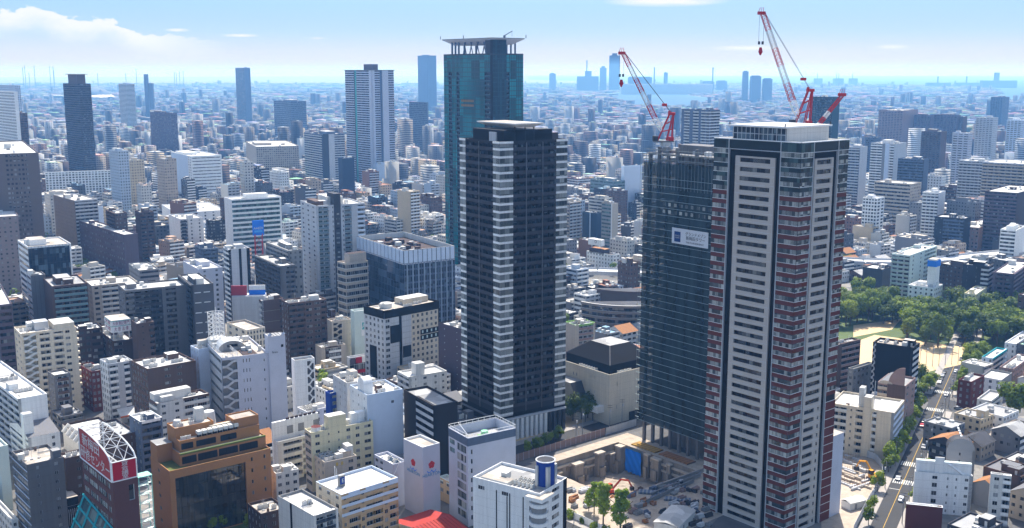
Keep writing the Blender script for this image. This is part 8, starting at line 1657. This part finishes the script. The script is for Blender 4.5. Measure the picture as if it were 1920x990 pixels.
# which of the near ones can be seen at all, and how large
IW, IH = 640, 330; ids = -np.ones((IH, IW), dtype=np.int32); k_ = IW/1920
def hull(pts):
    pts = sorted(set(pts)); 
    def half(P):
        o = []
        for p in P:
            while len(o) > 1 and (o[-1][0]-o[-2][0])*(p[1]-o[-2][1])-(o[-1][1]-o[-2][1])*(p[0]-o[-2][0]) <= 0: o.pop()
            o.append(p)
        return o
    a = half(pts); c = half(pts[::-1]); return a[:-1]+c[:-1]
def stamp(corners, i):
    P = [proj(p)[:2] for p in corners]; hp = hull([(x*k_, y*k_) for x, y in P]); xs = [p[0] for p in hp]; ys = [p[1] for p in hp]
    x0, x1, y0, y1 = max(0, int(min(xs))), min(IW-1, int(max(xs))+1), max(0, int(min(ys))), min(IH-1, int(max(ys))+1)
    if x0 >= x1 or y0 >= y1: return
    gx, gy = np.meshgrid(np.arange(x0, x1)+.5, np.arange(y0, y1)+.5); m = np.ones(gx.shape, bool)
    for q in range(len(hp)): a, c = hp[q], hp[(q+1) % len(hp)]; m &= (c[0]-a[0])*(gy-a[1])-(c[1]-a[1])*(gx-a[0]) >= 0
    sub = ids[y0:y1, x0:x1]; sub[m & (sub == -1)] = i
draw = []
for b in BLDS: draw.append((b.N.y, -2, [b.w(x, y, z) for x in (0, b.wx) for y in (0, b.wy) for z in (0, b.h)]))
for i, f in enumerate(near_f):
    x, y, w2, d2, z0, z1, c, s = f[:8]; draw.append((y-max(w2, d2), i, [(x+a*w2*c-e*d2*s, y+a*w2*s+e*d2*c, z) for a in (-1, 1) for e in (-1, 1) for z in (z0, z1)]))
for d in sorted(draw, key=lambda t: t[0]): stamp(d[2], d[1])
cnt = np.bincount(ids[ids >= 0].ravel(), minlength=len(near_f)); order = np.argsort(-cnt)
NAMED = []
for b in BLDS:
    wd = b.root['label'].replace(',', '').split()
    cut = next((i for i, t in enumerate(wd) if i > 2 and t in ('with', 'behind', 'beside', 'and', 'carrying', 'among', 'before', 'at', 'in', 'just', 'to', 'under', 'cut', 'of', 'wrapped')), 7); q = proj(b.w(b.wx/2, b.wy/2, b.h*.8)); NAMED.append((q[0], q[1], b.N.y, ' '.join(wd[:min(cut, 6)])))
NB = 185; rest = []; used_lbl = {}
zones = [(0, 330, 'behind the pale institute and grey blocks'), (330, 560, 'around the lattice mast and striped office'), (560, 700, 'around the pale stepped-top tower'), (700, 860, 'between the glass office and the twin-slab tower'), (860, 1060, 'around the charcoal tower'), (1060, 1215, 'in the gap before the netted tower'), (1215, 1560, 'behind the two big towers'), (1560, 1740, 'beyond the park grove'), (1740, 1921, 'beside the expressway and avenue')]
def roof_bits(f, rg):
    x, y, w2, d2, z0, z1, c, s = f[:8]; out = []
    for _ in range(rg.randint(1, 4)):
        u, v = rg.uniform(-.6, .6)*w2, rg.uniform(-.6, .6)*d2; q = rg.uniform(.7, 2.2); out.append([x+u*c-v*s, y+u*s+v*c, q*.8, q*.6, z1, z1+rg.uniform(.8, 2.8), c, s, rg.choice([(.6, .6, .58), (.4, .4, .42), (.5, .48, .45)]), (.6, .6, .58), .95])
    return out
for r_i, i in enumerate(order):
    f = near_f[i]
    if cnt[i] == 0: rest.append(f); continue
    if r_i >= NB: rest.append(f); continue
    x, y, w2, d2, z0, z1, c, s = f[:8]; px = proj((x, y, z1))[0]; zn = next((z[2] for z in zones if z[0] <= px < z[1]), 'at the photo\'s edge'); st = int(z1/3.1)
    pp = proj((x, y, z1)); best = min(NAMED, key=lambda q: (q[0]-pp[0])**2+((q[1]-pp[1])*1.3)**2); rel = 'behind' if y > best[2]+12 else 'in front of' if y < best[2]-12 else 'beside'
    lb = f'{f[11]} low building with {f[12]} roof {rel} the {best[3]}'
    while len(lb.replace('-', ' ').split()) > 16: lb = lb.rsplit(' ', 1)[0]
    bl = Bld.__new__(Bld); kind = 'small_building'
    wk = mat('fabric_'+f[11].replace(' ', '_'), f[8]); rk = mat('fabric_roof_'+f[12], f[9], var=.25, scale=.2)
    a = atan2(s, c); bl.rng = rg; bl.h = z1; bl.ang = 0; bl.X = Vector((c, s, 0)); bl.Y = Vector((-s, c, 0)); o = Vector((x, y, 0))-bl.X*w2-bl.Y*d2; bl.N = o; bl.wx, bl.wy = 2*w2, 2*d2; bl.rz = a; bl.wall, bl.roofk, bl.coping, bl.near, bl.para, bl.z0, bl.junk = wk, rk, wk, False, .6, 0, 2
    bl.root = thing(kind, lb, 'building', (o.x, o.y, 0), a, None); used_lbl[lb] = used_lbl.get(lb, [])+[bl.root]
    bl.wmb = MB(); bl.rmb = MB(); bl.cnt = {}; bl.over = {}
    q = rg.random(); lo = dict(bw=3.0, ww=.45, wh=1.3) 
    Ls = P_(**lo) if q < .5 else R_(fh=3.1) if q < .7 else 'N'; Rs = B_(bw=4.5, d=1.0, pk=rg.choice(['white', wk, 'lightgrey'])) if q > .35 and w2 > 3 else P_(**lo)
    bl.go(Ls, Rs)
    if z1 < 10.5 and rg.random() < .45:
        W, D = bl.wx, bl.wy; m = MB(); k = rg.choice(['slate', 'slate', 'roofgrey', 'rust', 'roofdark', 'pinkbrown']); e = .4; hz = z1+min(W, D)*.28
        m.poly([(-e, -e, z1-.05), (W+e, -e, z1-.05), (W+e, D/2, hz), (-e, D/2, hz)], k); m.poly([(-e, D/2, hz), (W+e, D/2, hz), (W+e, D+e, z1-.05), (-e, D+e, z1-.05)], k); m.poly([(0, 0, z1-.1), (0, D/2, hz-.1), (0, D, z1-.1)][::-1], wk); m.poly([(W, 0, z1-.1), (W, D, z1-.1), (W, D/2, hz-.1)][::-1], wk); m.build('gable_roof', bl.root); bl.wmb.build('wall', bl.root)
    else: bl.done(pent=z1 > 11, tank=False)
for lb, os_ in used_lbl.items():
    if len(os_) > 1:
        for o in os_: o['group'] = 'low buildings of one kind '+lb.split('roof ')[-1]
allb = []
for f in rest: allb.append(f[:11]); allb += roof_bits(f, rg)
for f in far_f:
    kd = .8 if f[1] < 2000 else .62 if f[1] < 3500 else .42; f[8] = tuple(v*kd for v in f[8]); f[9] = tuple(v*(kd if rg.random() < .85 else 1.1) for v in f[9]); allb.append(f[:11])  # wall and roof colours darkened with distance to deepen the blue haze
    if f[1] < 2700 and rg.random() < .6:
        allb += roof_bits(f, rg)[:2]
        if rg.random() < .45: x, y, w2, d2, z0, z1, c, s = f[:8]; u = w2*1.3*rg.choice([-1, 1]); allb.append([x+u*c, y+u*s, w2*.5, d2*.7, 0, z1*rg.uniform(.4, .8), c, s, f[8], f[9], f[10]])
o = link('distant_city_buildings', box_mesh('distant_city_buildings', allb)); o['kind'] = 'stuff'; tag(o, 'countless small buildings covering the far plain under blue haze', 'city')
del o['category']
mb = MB(); tr = random.Random(31); n = 0
while n < 900:
    y = tr.uniform(560, 2600); x = tr.uniform(-.5, .5)*y
    if blocked(x, y, 3): continue
    n += 1; grp = tr.randint(1, 3)
    for q in range(grp):
        cx, cy_, r, hz = x+tr.uniform(-5, 5), y+tr.uniform(-5, 5), tr.uniform(2.2, 4.2), tr.uniform(5, 9); mb.bar((cx, cy_, 0), (cx, cy_, hz), .25, 'trunk', 4)
        for k in range(26):
            v = Vector((tr.gauss(0, 1), tr.gauss(0, 1), tr.gauss(0, 1))).normalized(); c = Vector((cx, cy_, hz))+Vector((v.x*r, v.y*r, v.z*r*.75))*tr.uniform(.5, 1.05); u = (v+Vector((tr.uniform(-.5, .5), tr.uniform(-.5, .5), .4))).orthogonal().normalized(); w2 = v.cross(u); s_ = tr.uniform(.7, 1.3); mb.poly([c-u*s_-w2*s_*.7, c+u*s_-w2*s_*.6, c+u*s_*.8+w2*s_*.8, c-u*s_*.7+w2*s_*.7], PAL['leaf'])
mb.build('street_greenery', kind='stuff')
# ================================================================== haze
def haze():
    m = bpy.data.materials.new('haze_air'); m.use_nodes = True; nt = m.node_tree; nt.nodes.clear(); out = nt.nodes.new('ShaderNodeOutputMaterial'); v = nt.nodes.new('ShaderNodeVolumePrincipled'); v.inputs['Color'].default_value = HAZE_COL+(1,); v.inputs['Density'].default_value = HAZE_D; v.inputs['Anisotropy'].default_value = .3; v.inputs['Absorption Color'].default_value = HAZE_ABS+(1,); nt.links.new(v.outputs[0], out.inputs['Volume'])
    mb = MB(); mb.box(-36000, -34000, -14, 36000, 36000, 212, 'dark'); me = mb.mesh('haze'); me.materials.clear(); me.materials.append(m); o = link('haze', me); o['kind'] = 'stuff'
haze()
